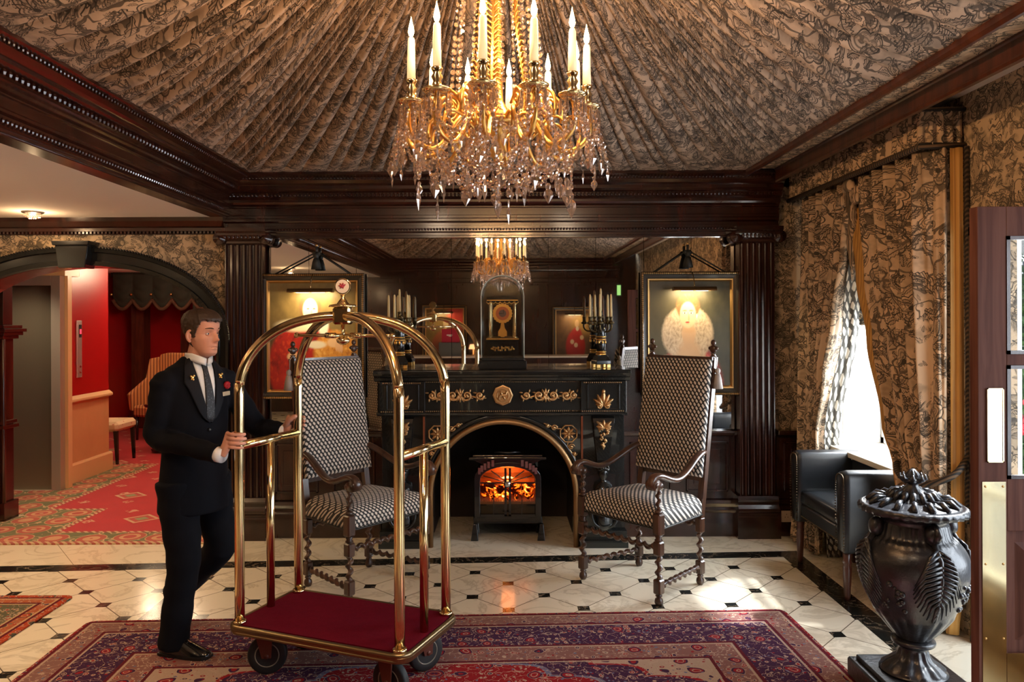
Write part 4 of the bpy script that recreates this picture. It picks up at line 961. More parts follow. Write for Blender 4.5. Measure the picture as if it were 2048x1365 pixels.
def paint_lady(u, v):
    n1 = nz(u, v, 5, 1); n2 = nz(u, v, 22, 2)
    c = np.ones((len(u), 3))*np.array([.055, .052, .028])[None]*(1+.5*n1[:, None]); c = over(c, sm(.1, .9, 1-u)*.5, (.10, .08, .04)); c = over(c, ell(u, v, .95, .42, .2, .25, .8)*.4, (.10, .12, .12))
    # dress
    body = ell(u, v, .50, -.02, .40, .42, .1); c = over(c, body, (.42, .055, .06)); c = over(c, body*(n2 > .1)*.6, (.60, .16, .14)); c = over(c, body*sm(.25, .5, np.abs(n1))*.4, (.20, .01, .02))
    chest = ell(u, v, .50, .32, .19, .25, .1); c = over(c, chest, (.62, .42, .26)); 
    # ruff: fluffy white collar, open at the front
    d = np.sqrt(((u-.47)/.32)**2+((v-.50)/.265)**2)+.05*n2; ruff = (1-sm(.92, 1.05, d))*sm(.22, .30, np.sqrt(((u-.485)/.34)**2+((v-.50)/.30)**2)+.0*n2)
    ruff *= 1-ell(u, v, .49, .25, .15, .20, .3); ruff *= 1-sm(.74, .80, v)
    c = over(c, ruff, (.55, .44, .32)); c = over(c, ruff*sm(0, .5, n2)*.7, (.72, .62, .48)); c = over(c, ruff*sm(0.05, .5, -n2)*.6, (.26, .18, .12))
    neck = ell(u, v, .485, .50, .075, .16, .15); c = over(c, neck, (.60, .40, .25)); c = over(c, ell(u, v, .485, .535, .085, .03, .5)*.5, (.55, .33, .18))
    hair = ell(u, v, .475, .755, .145, .125, .1); c = over(c, hair, (.20, .10, .04)); c = over(c, hair*sm(.1, .6, n2)*.5, (.36, .20, .08))
    face = ell(u, v, .475, .675, .098, .125, .08); c = over(c, face, (.72, .50, .33)); c = over(c, ell(u, v, .53, .645, .03, .035, .7)*.4, (.85, .42, .32)); c = over(c, ell(u, v, .425, .645, .025, .03, .7)*.35, (.85, .42, .32))
    for ex in (.437, .515):
        c = over(c, ell(u, v, ex, .692, .020, .008, .3), (.9, .85, .75)); c = over(c, ell(u, v, ex, .692, .009, .009, .3), (.05, .025, .015)); c = over(c, ell(u, v, ex, .716, .026, .006, .5)*.9, (.18, .08, .03))
    c = over(c, ell(u, v, .487, .650, .010, .035, .6)*.7, (.42, .22, .12)); c = over(c, ell(u, v, .470, .605, .026, .008, .3), (.42, .06, .05)); c = over(c, ell(u, v, .472, .590, .02, .004, .6)*.5, (.5, .25, .15))
    c = over(c, ell(u, v, .585, .665, .008, .02, .3), (.92, .88, .8))
    return c
def paint_robe(u, v):
    n1 = nz(u, v, 5, 3); n2 = nz(u, v, 15, 6)
    c = np.ones((len(u), 3))*np.array([.19, .13, .045])[None]*(1+.4*n1[:, None]); c = over(c, sm(.3, 0, v)*.8, (.05, .015, .01)); c = over(c, ell(u, v, .1, .2, .18, .4, .5)*.7, (.06, .02, .012))
    robe = ell(u, v, .42, .22, .43, .44, .06); c = over(c, robe, (.42, .02, .015)); c = over(c, robe*sm(.1, .5, n2)*.8, (.62, .06, .02)); c = over(c, robe*sm(.1, .6, -n1)*.7, (.13, .008, .01))
    gold = ell(u, v, .76, .34, .25, .21, .12); c = over(c, gold, (.68, .30, .05)); c = over(c, gold*sm(.1, .5, n2)*.8, (.88, .52, .14)); c = over(c, gold*sm(.1, .5, -n2)*.6, (.35, .10, .02))
    c = over(c, ell(u, v, .34, .60, .25, .06, .3), (.80, .70, .48)); c = over(c, ell(u, v, .62, .60, .06, .10, .25), (.85, .80, .66)); c = over(c, ell(u, v, .54, .42, .11, .035, .3), (.82, .74, .56))
    for hx, hy in ((.74, .44), (.28, .31)):
        c = over(c, ell(u, v, hx, hy, .075, .045, .2), (.80, .52, .28))
        for k in range(4): c = over(c, ell(u, v, hx+.03+.02*k, hy-.035-.006*k, .012, .045, .25), (.76, .46, .24))
    hd = ell(u, v, .47, .745, .085, .105, .1); c = over(c, ell(u, v, .47, .77, .125, .13, .1), (.16, .09, .04)); c = over(c, hd, (.90, .68, .44)); c = over(c, ell(u, v, .5, .67, .03, .008, .4), (.6, .2, .12))
    for ex in (.445, .515): c = over(c, ell(u, v, ex, .755, .014, .007, .3), (.12, .06, .03))
    c = over(c, ell(u, v, .485, .72, .01, .025, .5)*.6, (.65, .38, .2))
    c = over(c, ell(u, v, .35, .12, .2, .05, .3)*.7, (.62, .05, .03)); return c
def paint_sitter(u, v):
    n1 = nz(u, v, 5, 8); c = np.ones((len(u), 3))*np.array([.10, .05, .02])[None]*(1+.5*n1[:, None]); c = over(c, ell(u, v, .2, .7, .3, .2, .6)*.8, (.42, .26, .08))
    c = over(c, ell(u, v, .48, .22, .26, .36, .1), (.36, .015, .012)); c = over(c, ell(u, v, .45, .5, .13, .14, .2), (.30, .012, .012))
    c = over(c, ell(u, v, .44, .72, .055, .085, .12), (.85, .58, .32)); c = over(c, ell(u, v, .43, .61, .04, .05, .2), (.82, .75, .6))
    for a, b_ in ((.31, .42), (.57, .33), (.47, .26)): c = over(c, ell(u, v, a, b_, .05, .05, .2), (.72, .55, .38))
    return c
def paint_gent(u, v):
    n1 = nz(u, v, 5, 12); c = np.ones((len(u), 3))*np.array([.13, .08, .02])[None]*(1+.5*n1[:, None]); c = over(c, ell(u, v, .15, .9, .25, .35, .5), (.42, .03, .02))
    c = over(c, ell(u, v, .5, .15, .36, .40, .1), (.20, .05, .02)); c = over(c, ell(u, v, .5, .52, .09, .07, .2), (.55, .35, .12)); c = over(c, ell(u, v, .47, .68, .07, .1, .1), (.9, .66, .36)); return c
BRONZE = S('picture_light_bronze', (.22, .13, .06), .35, metal=.9)
def tassel(m, m2, c, L=.10, r_=.03):
    x, y, z = c; m.sphere((x, y, z), (r_*.55, r_*.55, r_*.7), 10, 8); m.lathe([(.0, -.01), (r_*.5, -.012), (r_*.75, -L*.45), (r_, -L), (.0, -L)], 24, (x, y, z-r_*.2), mod=lambda th, q, z_: q*(1+.07*math.cos(12*th)))
def painting(cx_, cz_, y, w_, h_, fn, name, lab, face=-1, lean=0, cord=True, watt=3.4):
    rz = 0 if face < 0 else PI
    t = empty('painting', (cx_, y, cz_), rz, lab, 'painting'); t.rotation_euler = (R(lean), 0, rz)
    fw = .075; m = MB()
    prof_ = [(0, 0), (0, -.045), (.010, -.055), (.022, -.05), (.026, -.035), (.050, -.028), (.055, -.036), (.066, -.034), (.075, -.018), (.075, 0)]
    # mitred frame
    rings = []
    for (sx_, sz_) in ((-1, -1), (1, -1), (1, 1), (-1, 1)):
        rings.append([(sx_*(w_/2-d), yy, sz_*(h_/2-d)) for d, yy in prof_])
    m.loft(rings, loop=True); f_ = m.build('frame', S('black_gold_frame', (.035, .028, .018), .3, coat=.4) if 'black_gold_frame' not in bpy.data.materials else bpy.data.materials['black_gold_frame'], t)
    m = MB()
    def rowx(z_, yy, inset, st_, r_):
        n_ = int((w_-2*inset)/st_)
        for k in range(n_+1): m.sphere((-w_/2+inset+(w_-2*inset)*k/n_, yy, z_), (r_, r_, r_*.9), 6, 4, False)
    def rowz(x_, yy, inset, st_, r_):
        n_ = int((h_-2*inset)/st_)
        for k in range(n_+1): m.sphere((x_, yy, -h_/2+inset+(h_-2*inset)*k/n_), (r_, r_, r_*.9), 6, 4, False)
    for s in (-1, 1):
        rowx(s*(h_/2-.012), -.052, .012, .0155, .0085); rowz(s*(w_/2-.012), -.052, .012, .0155, .0085)
    m.build('gilt_beading', GOLD, f_)
    m = MB(); rings = [[(sx_*(w_/2-d), yy, sz_*(h_/2-d)) for d, yy in ((.052, -.0285), (.056, -.040), (.066, -.038), (.076, -.017), (.0751, -.0165))] for (sx_, sz_) in ((-1, -1), (1, -1), (1, 1), (-1, 1))]
    m.loft(rings, loop=True); m.build('gilt_slip', GOLD, f_)
    cv = painted('oil_'+name, w_-.14, h_-.14, fn); cv.parent = t; cv.location = (0, -.015, 0)
    # picture lamp on a bent arm
    lw = w_*.42; pl_z = h_/2-.155
    pl = empty('picture_light', (.01, 0, pl_z), parent=t)
    m = MB(); hs = [(.032*math.cos(R(a)), .032*math.sin(R(a))) for a in range(0, 181, 20)]; hs2 = [(.029*math.cos(R(a)), .029*math.sin(R(a))) for a in range(180, -1, -20)]
    m.loft([[(x, -.13+u_, v_) for u_, v_ in hs+hs2] for x in (-lw/2, lw/2)])
    for x in (-lw/2, lw/2): m.prism([(-.13+u_, v_) for u_, v_ in hs], 'x', x-.003, x+.003)
    m.build('lamp_shade', BRONZE, pl)
    m = MB(); m.tube(bez((0, -.13, .03), (0, -.12, .12), (0, -.03, .17), (0, -.03, .145)), .005, 8); m.build('lamp_arm', BRASS, pl)
    for q in (-1, 1):
        m = MB(); m.cyl((q*.012, -.13, .008), (q*lw*.32, -.13, .008), .011, segs=10); m.build('bulb', emit('picture_bulb', (1, .78, .45), 5) if 'picture_bulb' not in bpy.data.materials else bpy.data.materials['picture_bulb'], pl)
    if cord:
        top = .215+h_/2; tx = (.035 if cx_ < 0 else -.02)
        m = MB(); 
        for q in (-1, 1): m.tube([(q*w_*.36, -.02, h_/2-.005), (tx+q*.02, -.03, top-.055)], .006, 8)
        m.tube([(tx, -.03, top-.06), (tx, -.03, top)], .010, 8)
        for q in (-1, 0, 1): m.sphere((tx+q*.016, -.035, top-.06), (.018, .015, .02), 8, 6)
        cd = m.build('hanging_cord', S('black_cord', (.02, .022, .02), .6) if 'black_cord' not in bpy.data.materials else bpy.data.materials['black_cord'], t)
        m = MB(); tassel(m, m, (tx, -.04, top-.075), .10, .04); m.build('tassel', bpy.data.materials['black_cord'], cd)
        m = MB(); m.sphere((tx, -.03, top+.008), .012, 8, 6); m.build('cord_hook', GOLD, cd)
    yy = y+face*.15
    L = lamp('picture_lamp_light', 'AREA', (cx_+(.01 if face < 0 else -.01), y+face*.128, cz_+pl_z-.005), watt, (1.0, .74, .38), lw*.8, shape='RECTANGLE', size_y=.02)
    L.rotation_euler = (Vector((0, -face*.45, -1))).to_track_quat('-Z', 'Y').to_euler()
    return t
painting(-1.515, 1.605, 6.205, .835, 1.00, paint_robe, 'robe', 'gold and black framed portrait of a sitter in a red robe, left of the mantel')
painting(1.497, 1.615, 6.205, .79, .985, paint_lady, 'lady', 'gold and black framed portrait of a woman in a white feathered ruff and red gown')
painting(-1.09, 1.50, -2.14, .84, 1.02, paint_gent, 'gent', 'dark framed portrait behind the desk, seen in the mirror left of the clock', 1, cord=False)
painting(1.36, 1.46, -2.14, .84, 1.02, paint_sitter, 'sitter', 'portrait of a seated sitter in dark red, seen in the mirror right of the clock', 1, cord=False)
# ------------------------------------------------------------------ birdcage luggage cart
CC = Vector((-.78, 3.79)); CA = R(-22)
ct = empty('luggage_cart', (CC.x, CC.y, .011), CA, 'polished brass birdcage luggage cart with a red carpeted deck', 'luggage cart')
HL, HW, ZT = .44, .23, .262
def rr_poly(a, b_, r_, n=6):
    pts = []
    for sx_, sy_, a0 in ((1, 1, 0), (-1, 1, 90), (-1, -1, 180), (1, -1, 270)):
        for k in range(n+1): an = R(a0+90*k/n); pts.append((sx_*(a-r_)+r_*math.cos(an), sy_*(b_-r_)+r_*math.sin(an)))
    return pts
m = MB(); m.prism(rr_poly(.472, .252, .05), 'z', ZT-.04, ZT-.008); m.build('deck', S('cart_steel', (.12, .09, .06), .35, metal=.9), ct)
CARP = (lambda n: (n.bump(n.noise(n.obj(), 260, 2), .35, .004), n.set(color=n.mix(n.noise(n.obj(), 40, 4), (.085, .001, .008), (.14, .002, .012)), rough=1, spec=.1))[1])(NT('red_deck_carpet'))
m = MB(); m.prism(rr_poly(.468, .248, .048), 'z', ZT-.008, ZT); m.build('deck_carpet', CARP, ct)
m = MB()
pp = rr_poly(.484, .264, .06)
for zz, r_, in ((ZT-.012, .013), (ZT-.038, .009)): m.tube([(x, y, zz) for x, y in pp], r_, 8, closed=True)
m.loft([[(x*k_, y*k_, zz) for x, y in pp] for k_, zz in ((1.0, ZT-.045), (1.022, ZT-.036), (1.026, ZT-.02), (1.0, ZT-.008))], cap=False)
m.build('bumper_rail', S('tarnished_brass', (.26, .19, .10), .32, metal=.95), ct)
TR = .0235
for s, nm in ((1, 'hoop'), (-1, 'hoop')):
    # hoops cross diagonally at the crown
    A = Vector((-HL, -HW*s, 0)); B = -A; pts = []
    zc, zt = 1.36, 1.74; d = A.length
    pts.append(Vector((A.x, A.y, ZT))); pts.append(Vector((A.x, A.y, .8)))
    for k in range(13):
        a = PI/2*k/12; q = math.cos(a)**.86; pts.append(Vector((A.x*q, A.y*q, zc+(zt-zc)*math.sin(a)**.95)))
    left_ = pts; right_ = [Vector((-p.x, -p.y, p.z)) for p in reversed(pts)][1:]
    m = MB(); m.tube(spline(left_[:1]+left_[1:]+right_, 3), TR, 20); m.build(nm, BRASS, ct)
    for e in (A, B):
        m = MB(); m.lathe([(TR+.001, ZT), (TR+.010, ZT), (TR+.008, ZT+.012), (TR+.001, ZT+.014)], 20, (e.x, e.y, 0)); m.build('tube_collar', BRASS, ct)
for s in (-1, 1):
    m = MB(); m.cyl((s*HL, -HW, 1.115), (s*HL, HW, 1.115), .0215, segs=18); m.build('cross_bar', BRASS, ct)
    m = MB(); m.cyl((s*HL, 0, ZT), (s*HL, 0, 1.105), .0205, segs=18); m.build('end_post', BRASS, ct)
m = MB(); m.cbox((0, 0, 1.742), (.085, .085, .085), R(20), .01); 
m.build('crown_block', BRASS, ct, bevel=.004)
m = MB(); m.lathe([(.07, 1.785), (.065, 1.795), (.03, 1.80), (.022, 1.812), (.010, 1.83), (.012, 1.845), (.0, 1.85)], 24); m.build('crown_cap', BRASS, ct)
fd = MB(); N_ = 28; c0 = (0, 0, 1.885); dirv = CA
def zdisc(m, r_, y0, y1, z=1.885):
    m.loft([[(r_*math.cos(2*PI*k/N_), y, z+r_*math.sin(2*PI*k/N_)) for k in range(N_)] for y in (y0, y1)])
zdisc(fd, .040, -.012, .012); fo = fd.build('finial_disc', BRASS, ct, bevel=.003); fo.rotation_euler = (0, 0, R(22))
m = MB(); zdisc(m, .033, -.0135, -.0121); e1 = m.build('badge', S('cream_enamel', (.78, .66, .55), .25), fo)
m = MB()
for k in range(6): a = R(30+50*k); m.tube([(0.004, -.0145, 1.885), (.018*math.cos(a), -.0145, 1.885+.014*math.sin(a)+.003)], [.005, .003], 6)
m.build('crest', S('red_enamel', (.45, .03, .05), .3), fo)
m = MB(); m.cyl((0, 0, 1.60), (0, 0, 1.70), .010, segs=12); m.lathe([(.012, 1.60), (.030, 1.612), (.034, 1.625), (.014, 1.64)], 16); m.build('hanger_stem', BRASS, ct)
m = MB(); m.cyl((-.27, 0, 1.645), (.27, 0, 1.645), .0085, segs=12)
for q in (-1, 1): m.sphere((q*.275, 0, 1.645), .014, 10, 8); m.cyl((q*.045, 0, 1.645), (q*.10, 0, 1.645), .014, segs=12)
m.build('hanging_rail', BRASS, ct)
m = MB(); m.cyl((0, -.12, 1.645), (0, .12, 1.645), .006, segs=10); m.build('hook_bar', BRASS, ct)
FORK = S('caster_fork_red', (.13, .035, .02), .45, metal=.3)
for i, (x, y, a) in enumerate(((-.34, -.15, 28), (.36, -.17, -8), (-.34, .16, 40), (.36, .16, 60))):
    w_ = empty('caster', (x, y, 0), R(a), parent=ct)
    m = MB(); RW = .094
    m.loft([[(r_*math.cos(2*PI*k/36), yy, RW+r_*math.sin(2*PI*k/36)) for k in range(36)] for r_, yy in ((.062, -.019), (.086, -.020), (RW, -.012), (RW, .012), (.086, .020), (.062, .019))], smooth=True); m.build('tyre', RUBBER, w_)
    m = MB(); m.loft([[(r_*math.cos(2*PI*k/28), yy, RW+r_*math.sin(2*PI*k/28)) for k in range(28)] for r_, yy in ((.063, -.017), (.056, -.021), (.045, -.012), (.015, -.012), (.015, .012), (.045, .012), (.056, .021), (.063, .017))]); m.build('wheel_hub', S('worn_hub', (.22, .19, .14), .5) if 'worn_hub' not in bpy.data.materials else bpy.data.materials['worn_hub'], w_)
    m = MB(); m.cbox((-.015, 0, .213), (.09, .085, .018), ch=.004)
    for q in (-1, 1): m.prism([(-.055, .21), (.03, .21), (.022, .085), (-.022, .085)], 'y', q*.030-.004, q*.030+.004); 
    m.cyl((0, -.036, RW), (0, .036, RW), .012, segs=12); m.build('caster_fork', FORK, w_)
def cart_pt(lx, ly, z):
    return Vector((CC.x+lx*math.cos(CA)-ly*math.sin(CA), CC.y+lx*math.sin(CA)+ly*math.cos(CA), z))
# ------------------------------------------------------------------ chandelier
CHX, CHY = -.014, 2.69
ch = empty('chandelier', (CHX, CHY, -.09), 0, 'gilt and crystal candle chandelier hanging from the centre of the tented ceiling', 'chandelier')
m = MB()
m.lathe([(.0, 2.36), (.012, 2.37), (.03, 2.40), (.02, 2.43), (.035, 2.47), (.055, 2.50), (.04, 2.54), (.02, 2.58), (.016, 2.68), (.028, 2.70), (.016, 2.73), (.014, 3.0), (.03, 3.03), (.012, 3.06), (.012, 3.44), (.0, 3.44)], 24)
m.build('stem', GILT, ch)
m = MB(); m.lathe([(.075, 2.485), (.088, 2.49), (.09, 2.505), (.082, 2.515), (.074, 2.50)], 40); m.build('gallery_ring', GILT, ch)
m = MB(); m.lathe([(.0, 3.42), (.07, 3.43), (.08, 3.46), (.03, 3.48), (.0, 3.48)], 24); m.build('ceiling_rose', GILT, ch)
m = MB(); m.lathe([(.0, 3.05), (.09, 3.06), (.11, 3.09), (.10, 3.11), (.0, 3.12)], 32); m.build('crown', GILT, ch)
# three wrought uprights between gallery and crown
for k in range(3):
    a = R(20+120*k); ca_, sa_ = math.cos(a), math.sin(a); m = MB()
    pts = bez((.085*ca_, .085*sa_, 2.50), (.15*ca_, .15*sa_, 2.64), (.02*ca_, .02*sa_, 2.86), (.09*ca_, .09*sa_, 3.06), 30)
    m.tube(pts, .006, 8); r_ = random.Random(k)
    for i, p in enumerate(pts[1:-1]):
        for q in (-1, 1):
            e_ = Vector((-sa_*q*.03, ca_*q*.03, .012)); m.tube([p, p+e_*.6+Vector((0, 0, .012)), p+e_], [.005, .004, .003], 5)
    m.build('wrought_upright', GILT, ch)
FL = emit('candle_flame', (1.0, .62, .25), 42); CWAX = NT('lit_candle_tube'); CWAX = CWAX.set(color=(.95, .84, .62), rough=.5, emit=(1.0, .62, .25), es=.6)
RINGR, NC = .308, 12; strings = []; pend = []; rods = []
for k in range(NC):
    a = R(-98+30*k); ca_, sa_ = math.cos(a), math.sin(a); lowd = -.0
    def pt(r_, z_, da=0): return (r_*math.cos(a+da), r_*math.sin(a+da), z_)
    m = MB()
    m.tube(bez(pt(.07, 2.49), pt(.16, 2.60), pt(.17, 2.36), pt(.26, 2.40), 12)+bez(pt(.26, 2.40), pt(.33, 2.42), pt(.325, 2.50), pt(RINGR, 2.53), 8)[1:], [.0085]*21, 8)
    sc_ = [pt(.17+(.038*(1-t_/22))*math.cos(t_*.55), 2.545+(.04*(1-t_/22))*math.sin(t_*.55)) for t_ in range(20)]
    m.tube(sc_, .006, 6); m.tube(bez(pt(.12, 2.54), pt(.17, 2.63, .1), pt(.24, 2.60, .16), pt(.22, 2.50, .12), 14), .006, 6)
    m.tube(bez(pt(.13, 2.46), pt(.19, 2.54, -.12), pt(.25, 2.52, -.2), pt(.24, 2.44, -.13), 14), .0055, 6)
    m.build('arm', GILT, ch)
    m = MB(); cc = pt(RINGR, 0); m.lathe([(.0, 2.53), (.035, 2.535), (.046, 2.545), (.047, 2.549), (.012, 2.552), (.016, 2.565), (.012, 2.575), (.019, 2.588), (.012, 2.60), (.018, 2.612), (.019, 2.618), (.0, 2.618)], 20, (cc[0], cc[1], 0)); m.build('drip_pan', BRASS, ch)
    m = MB(); m.lathe([(.0, 2.618), (.0145, 2.618), (.0135, 2.68), (.012, 2.748), (.009, 2.758), (.0, 2.759)], 14, (cc[0], cc[1], 0), mod=lambda th, r_, z_: r_*(1+.05*math.sin(3*th+z_*60))); m.build('candle_tube', CWAX, ch)
    m = MB(); m.lathe([(.0, 2.758), (.007, 2.766), (.0105, 2.778), (.008, 2.794), (.003, 2.815), (.0, 2.83)], 10, (cc[0], cc[1], 0)); m.build('flame_bulb', FL, ch)
    lo = lamp('candle_light', 'POINT', (CHX+cc[0]*1.0, CHY+cc[1]*1.0, 2.765), 6.2, (1.0, .56, .25), .012)
    # cut drops under the drip pan
    for q in range(9):
        th = 2*PI*q/9; x, y = cc[0]+.042*math.cos(th), cc[1]+.042*math.sin(th)
        rods.append((x, y, 2.532, .055))
    for q in range(5):
        th = a+R(-70+35*q); x, y = cc[0]+.046*math.cos(th), cc[1]+.046*math.sin(th)
        n_ = (7, 9, 11, 9, 7)[q]; strings.append([(x+.004*math.cos(th)*j, y+.004*math.sin(th)*j, 2.525-.0195*j) for j in range(n_)])
        pend.append((x+.004*n_*math.cos(th), y+.004*n_*math.sin(th), 2.525-.0195*n_-.005, .055, th))
    # swag to the next arm and lower garland
    a2 = a+R(30)
    for (r0, z0, dp, n_) in ((RINGR+.045, 2.50, .12, 15), (.20, 2.42, .16, 13), (.27, 2.40, .10, 12)):
        strings.append([(r0*math.cos(a+(a2-a)*j/n_), r0*math.sin(a+(a2-a)*j/n_), z0-dp*math.sin(PI*j/n_)) for j in range(n_)])
    strings.append([((.255-.0085*j)*ca_, (.255-.0085*j)*sa_, 2.40-.0165*j) for j in range(9)])
    pend.append(((.23)*math.cos(a+.2), (.23)*math.sin(a+.2), 2.27, .075, a))
    if k % 2 == 0:
        strings.append([(.30*ca_, .30*sa_, 2.36-.019*j) for j in range(7)]); pend.append((.30*ca_, .30*sa_, 2.225, .095, a))
    # rising chains of beads to the crown
    strings.append([((.17-.0018*j)*math.cos(a+.26), (.17-.0018*j)*math.sin(a+.26), 2.58+.0235*j) for j in range(21)])
    strings.append([((.085+.11*math.sin(PI*j/12)*.2)*math.cos(a+.1), (.085)*math.sin(a+.1), 2.49-.0175*j*(1 if j < 8 else .9)) for j in range(13)])
for k in range(8):
    a = 2*PI*k/8; strings.append([((.085+.008*j)*math.cos(a), (.085+.008*j)*math.sin(a), 2.30-.09*math.sin(PI*j/9)) for j in range(10)])
    pend.append((.10*math.cos(a), .10*math.sin(a), 2.26, .07, a))
pend.append((0, 0, 2.20, .09, 0))
def bead(m, c, r_, sq=.55, rot=0):
    """faceted flattened drop"""
    ca_, sa_ = math.cos(rot), math.sin(rot); n = 7
    def q(x, y, z): return (c[0]+x*ca_-y*sa_, c[1]+x*sa_+y*ca_, c[2]+z)
    rim = [q(0, r_*math.cos(2*PI*i/n), r_*math.sin(2*PI*i/n)) for i in range(n)]
    f_ = [q(r_*sq*.8, r_*.5*math.cos(2*PI*i/n), r_*.5*math.sin(2*PI*i/n)) for i in range(n)]; b_ = [q(-r_*sq*.8, r_*.5*math.cos(2*PI*i/n), r_*.5*math.sin(2*PI*i/n)) for i in range(n)]
    m.loft([f_, rim, b_], cap=True)
def pendant(m, c, L, rot):
    ca_, sa_ = math.cos(rot), math.sin(rot); W = L*.24
    for (t_, ww) in (((0, .0)), ): pass
    prof_ = [(0, .15), (-.12, .55), (-.22, .45), (-.30, .35), (-.42, .85), (-.62, 1.0), (-.82, .5), (-1, .05)]
    rings = []
    for t_, ww in prof_:
        w2 = W*ww; rings.append([(c[0]+dx*ca_-dy*sa_, c[1]+dx*sa_+dy*ca_, c[2]+t_*L) for dx, dy in ((w2, 0), (w2*.5, w2*.25), (0, w2*.35), (-w2*.5, w2*.25), (-w2, 0), (-w2*.5, -w2*.25), (0, -w2*.35), (w2*.5, -w2*.25))])
    m.loft(rings, cap=True)
rr_ = random.Random(21)
# the crystals nearest the room are parts of their own, the rest one glittering mass
items = [('p', p) for p in pend]+[('b', b_) for s_ in strings for b_ in s_]+[('r', r_) for r_ in rods]
def lift(c):
    z = c[2]; z = 2.5-(2.5-z)*.80 if z < 2.5 else z
    return (c[0]*.95, c[1]*.95, z)+tuple(c[3:])
items = [(kd, c if kd == 'r' else lift(tuple(c))) for kd, c in items]
def near(it):
    c = it[1]; return c[1]-(.25 if it[0] == 'p' else 0)
items.sort(key=near)
rest = MB()
for i, (kd, c) in enumerate(items):
    m = MB() if i < 96 else rest
    if kd == 'p': pendant(m, c[:3], c[3], c[4]+rr_.uniform(-1.4, 1.4))
    elif kd == 'b': bead(m, c, rr_.uniform(.0078, .0110), rot=rr_.uniform(0, 6.3))
    else: m.lathe([(.002, 0), (.005, -.006), (.005, -c[3]+.008), (.001, -c[3])], 6, c[:3], smooth=False)
    if i < 96: m.build('crystal_pendant' if kd == 'p' else 'crystal_drop', CRYSTAL, ch)
tag(rest.build('crystal_drops', CRYSTAL, ch), kind='stuff')
# ------------------------------------------------------------------ high-backed barley-twist armchairs
def twist(m, a, b_, r_, pitch=.062, segs=12, env=None):
    a, b_ = Vector(a), Vector(b_); L = (b_-a).length; d = (b_-a).normalized(); up = Vector((0, 0, 1)) if abs(d.z) < .9 else Vector((1, 0, 0))
    u = (up-d*up.dot(d)).normalized(); v = d.cross(u); n = max(10, int(L/.0045)); rings = []
    for i in range(n+1):
        t_ = i/n*L; ph = 2*PI*t_/pitch; e = min(1, min(t_, L-t_)/.02+.35)
        ring = []
        for k in range(segs):
            th = 2*PI*k/segs; rad = r_*(1+.0*math.cos(th))
            off = .42*r_*e; rad = r_*(.82)
            x = rad*math.cos(th)+off*math.cos(ph); y = rad*math.sin(th)+off*math.sin(ph)
            ring.append(tuple(a+d*t_+u*x+v*y))
        rings.append(ring)
    m.loft(rings, cap=True, smooth=True)
def block(m, c, s_=.052, h_=.09): m.cbox(c, (s_, s_, h_), ch=.008)
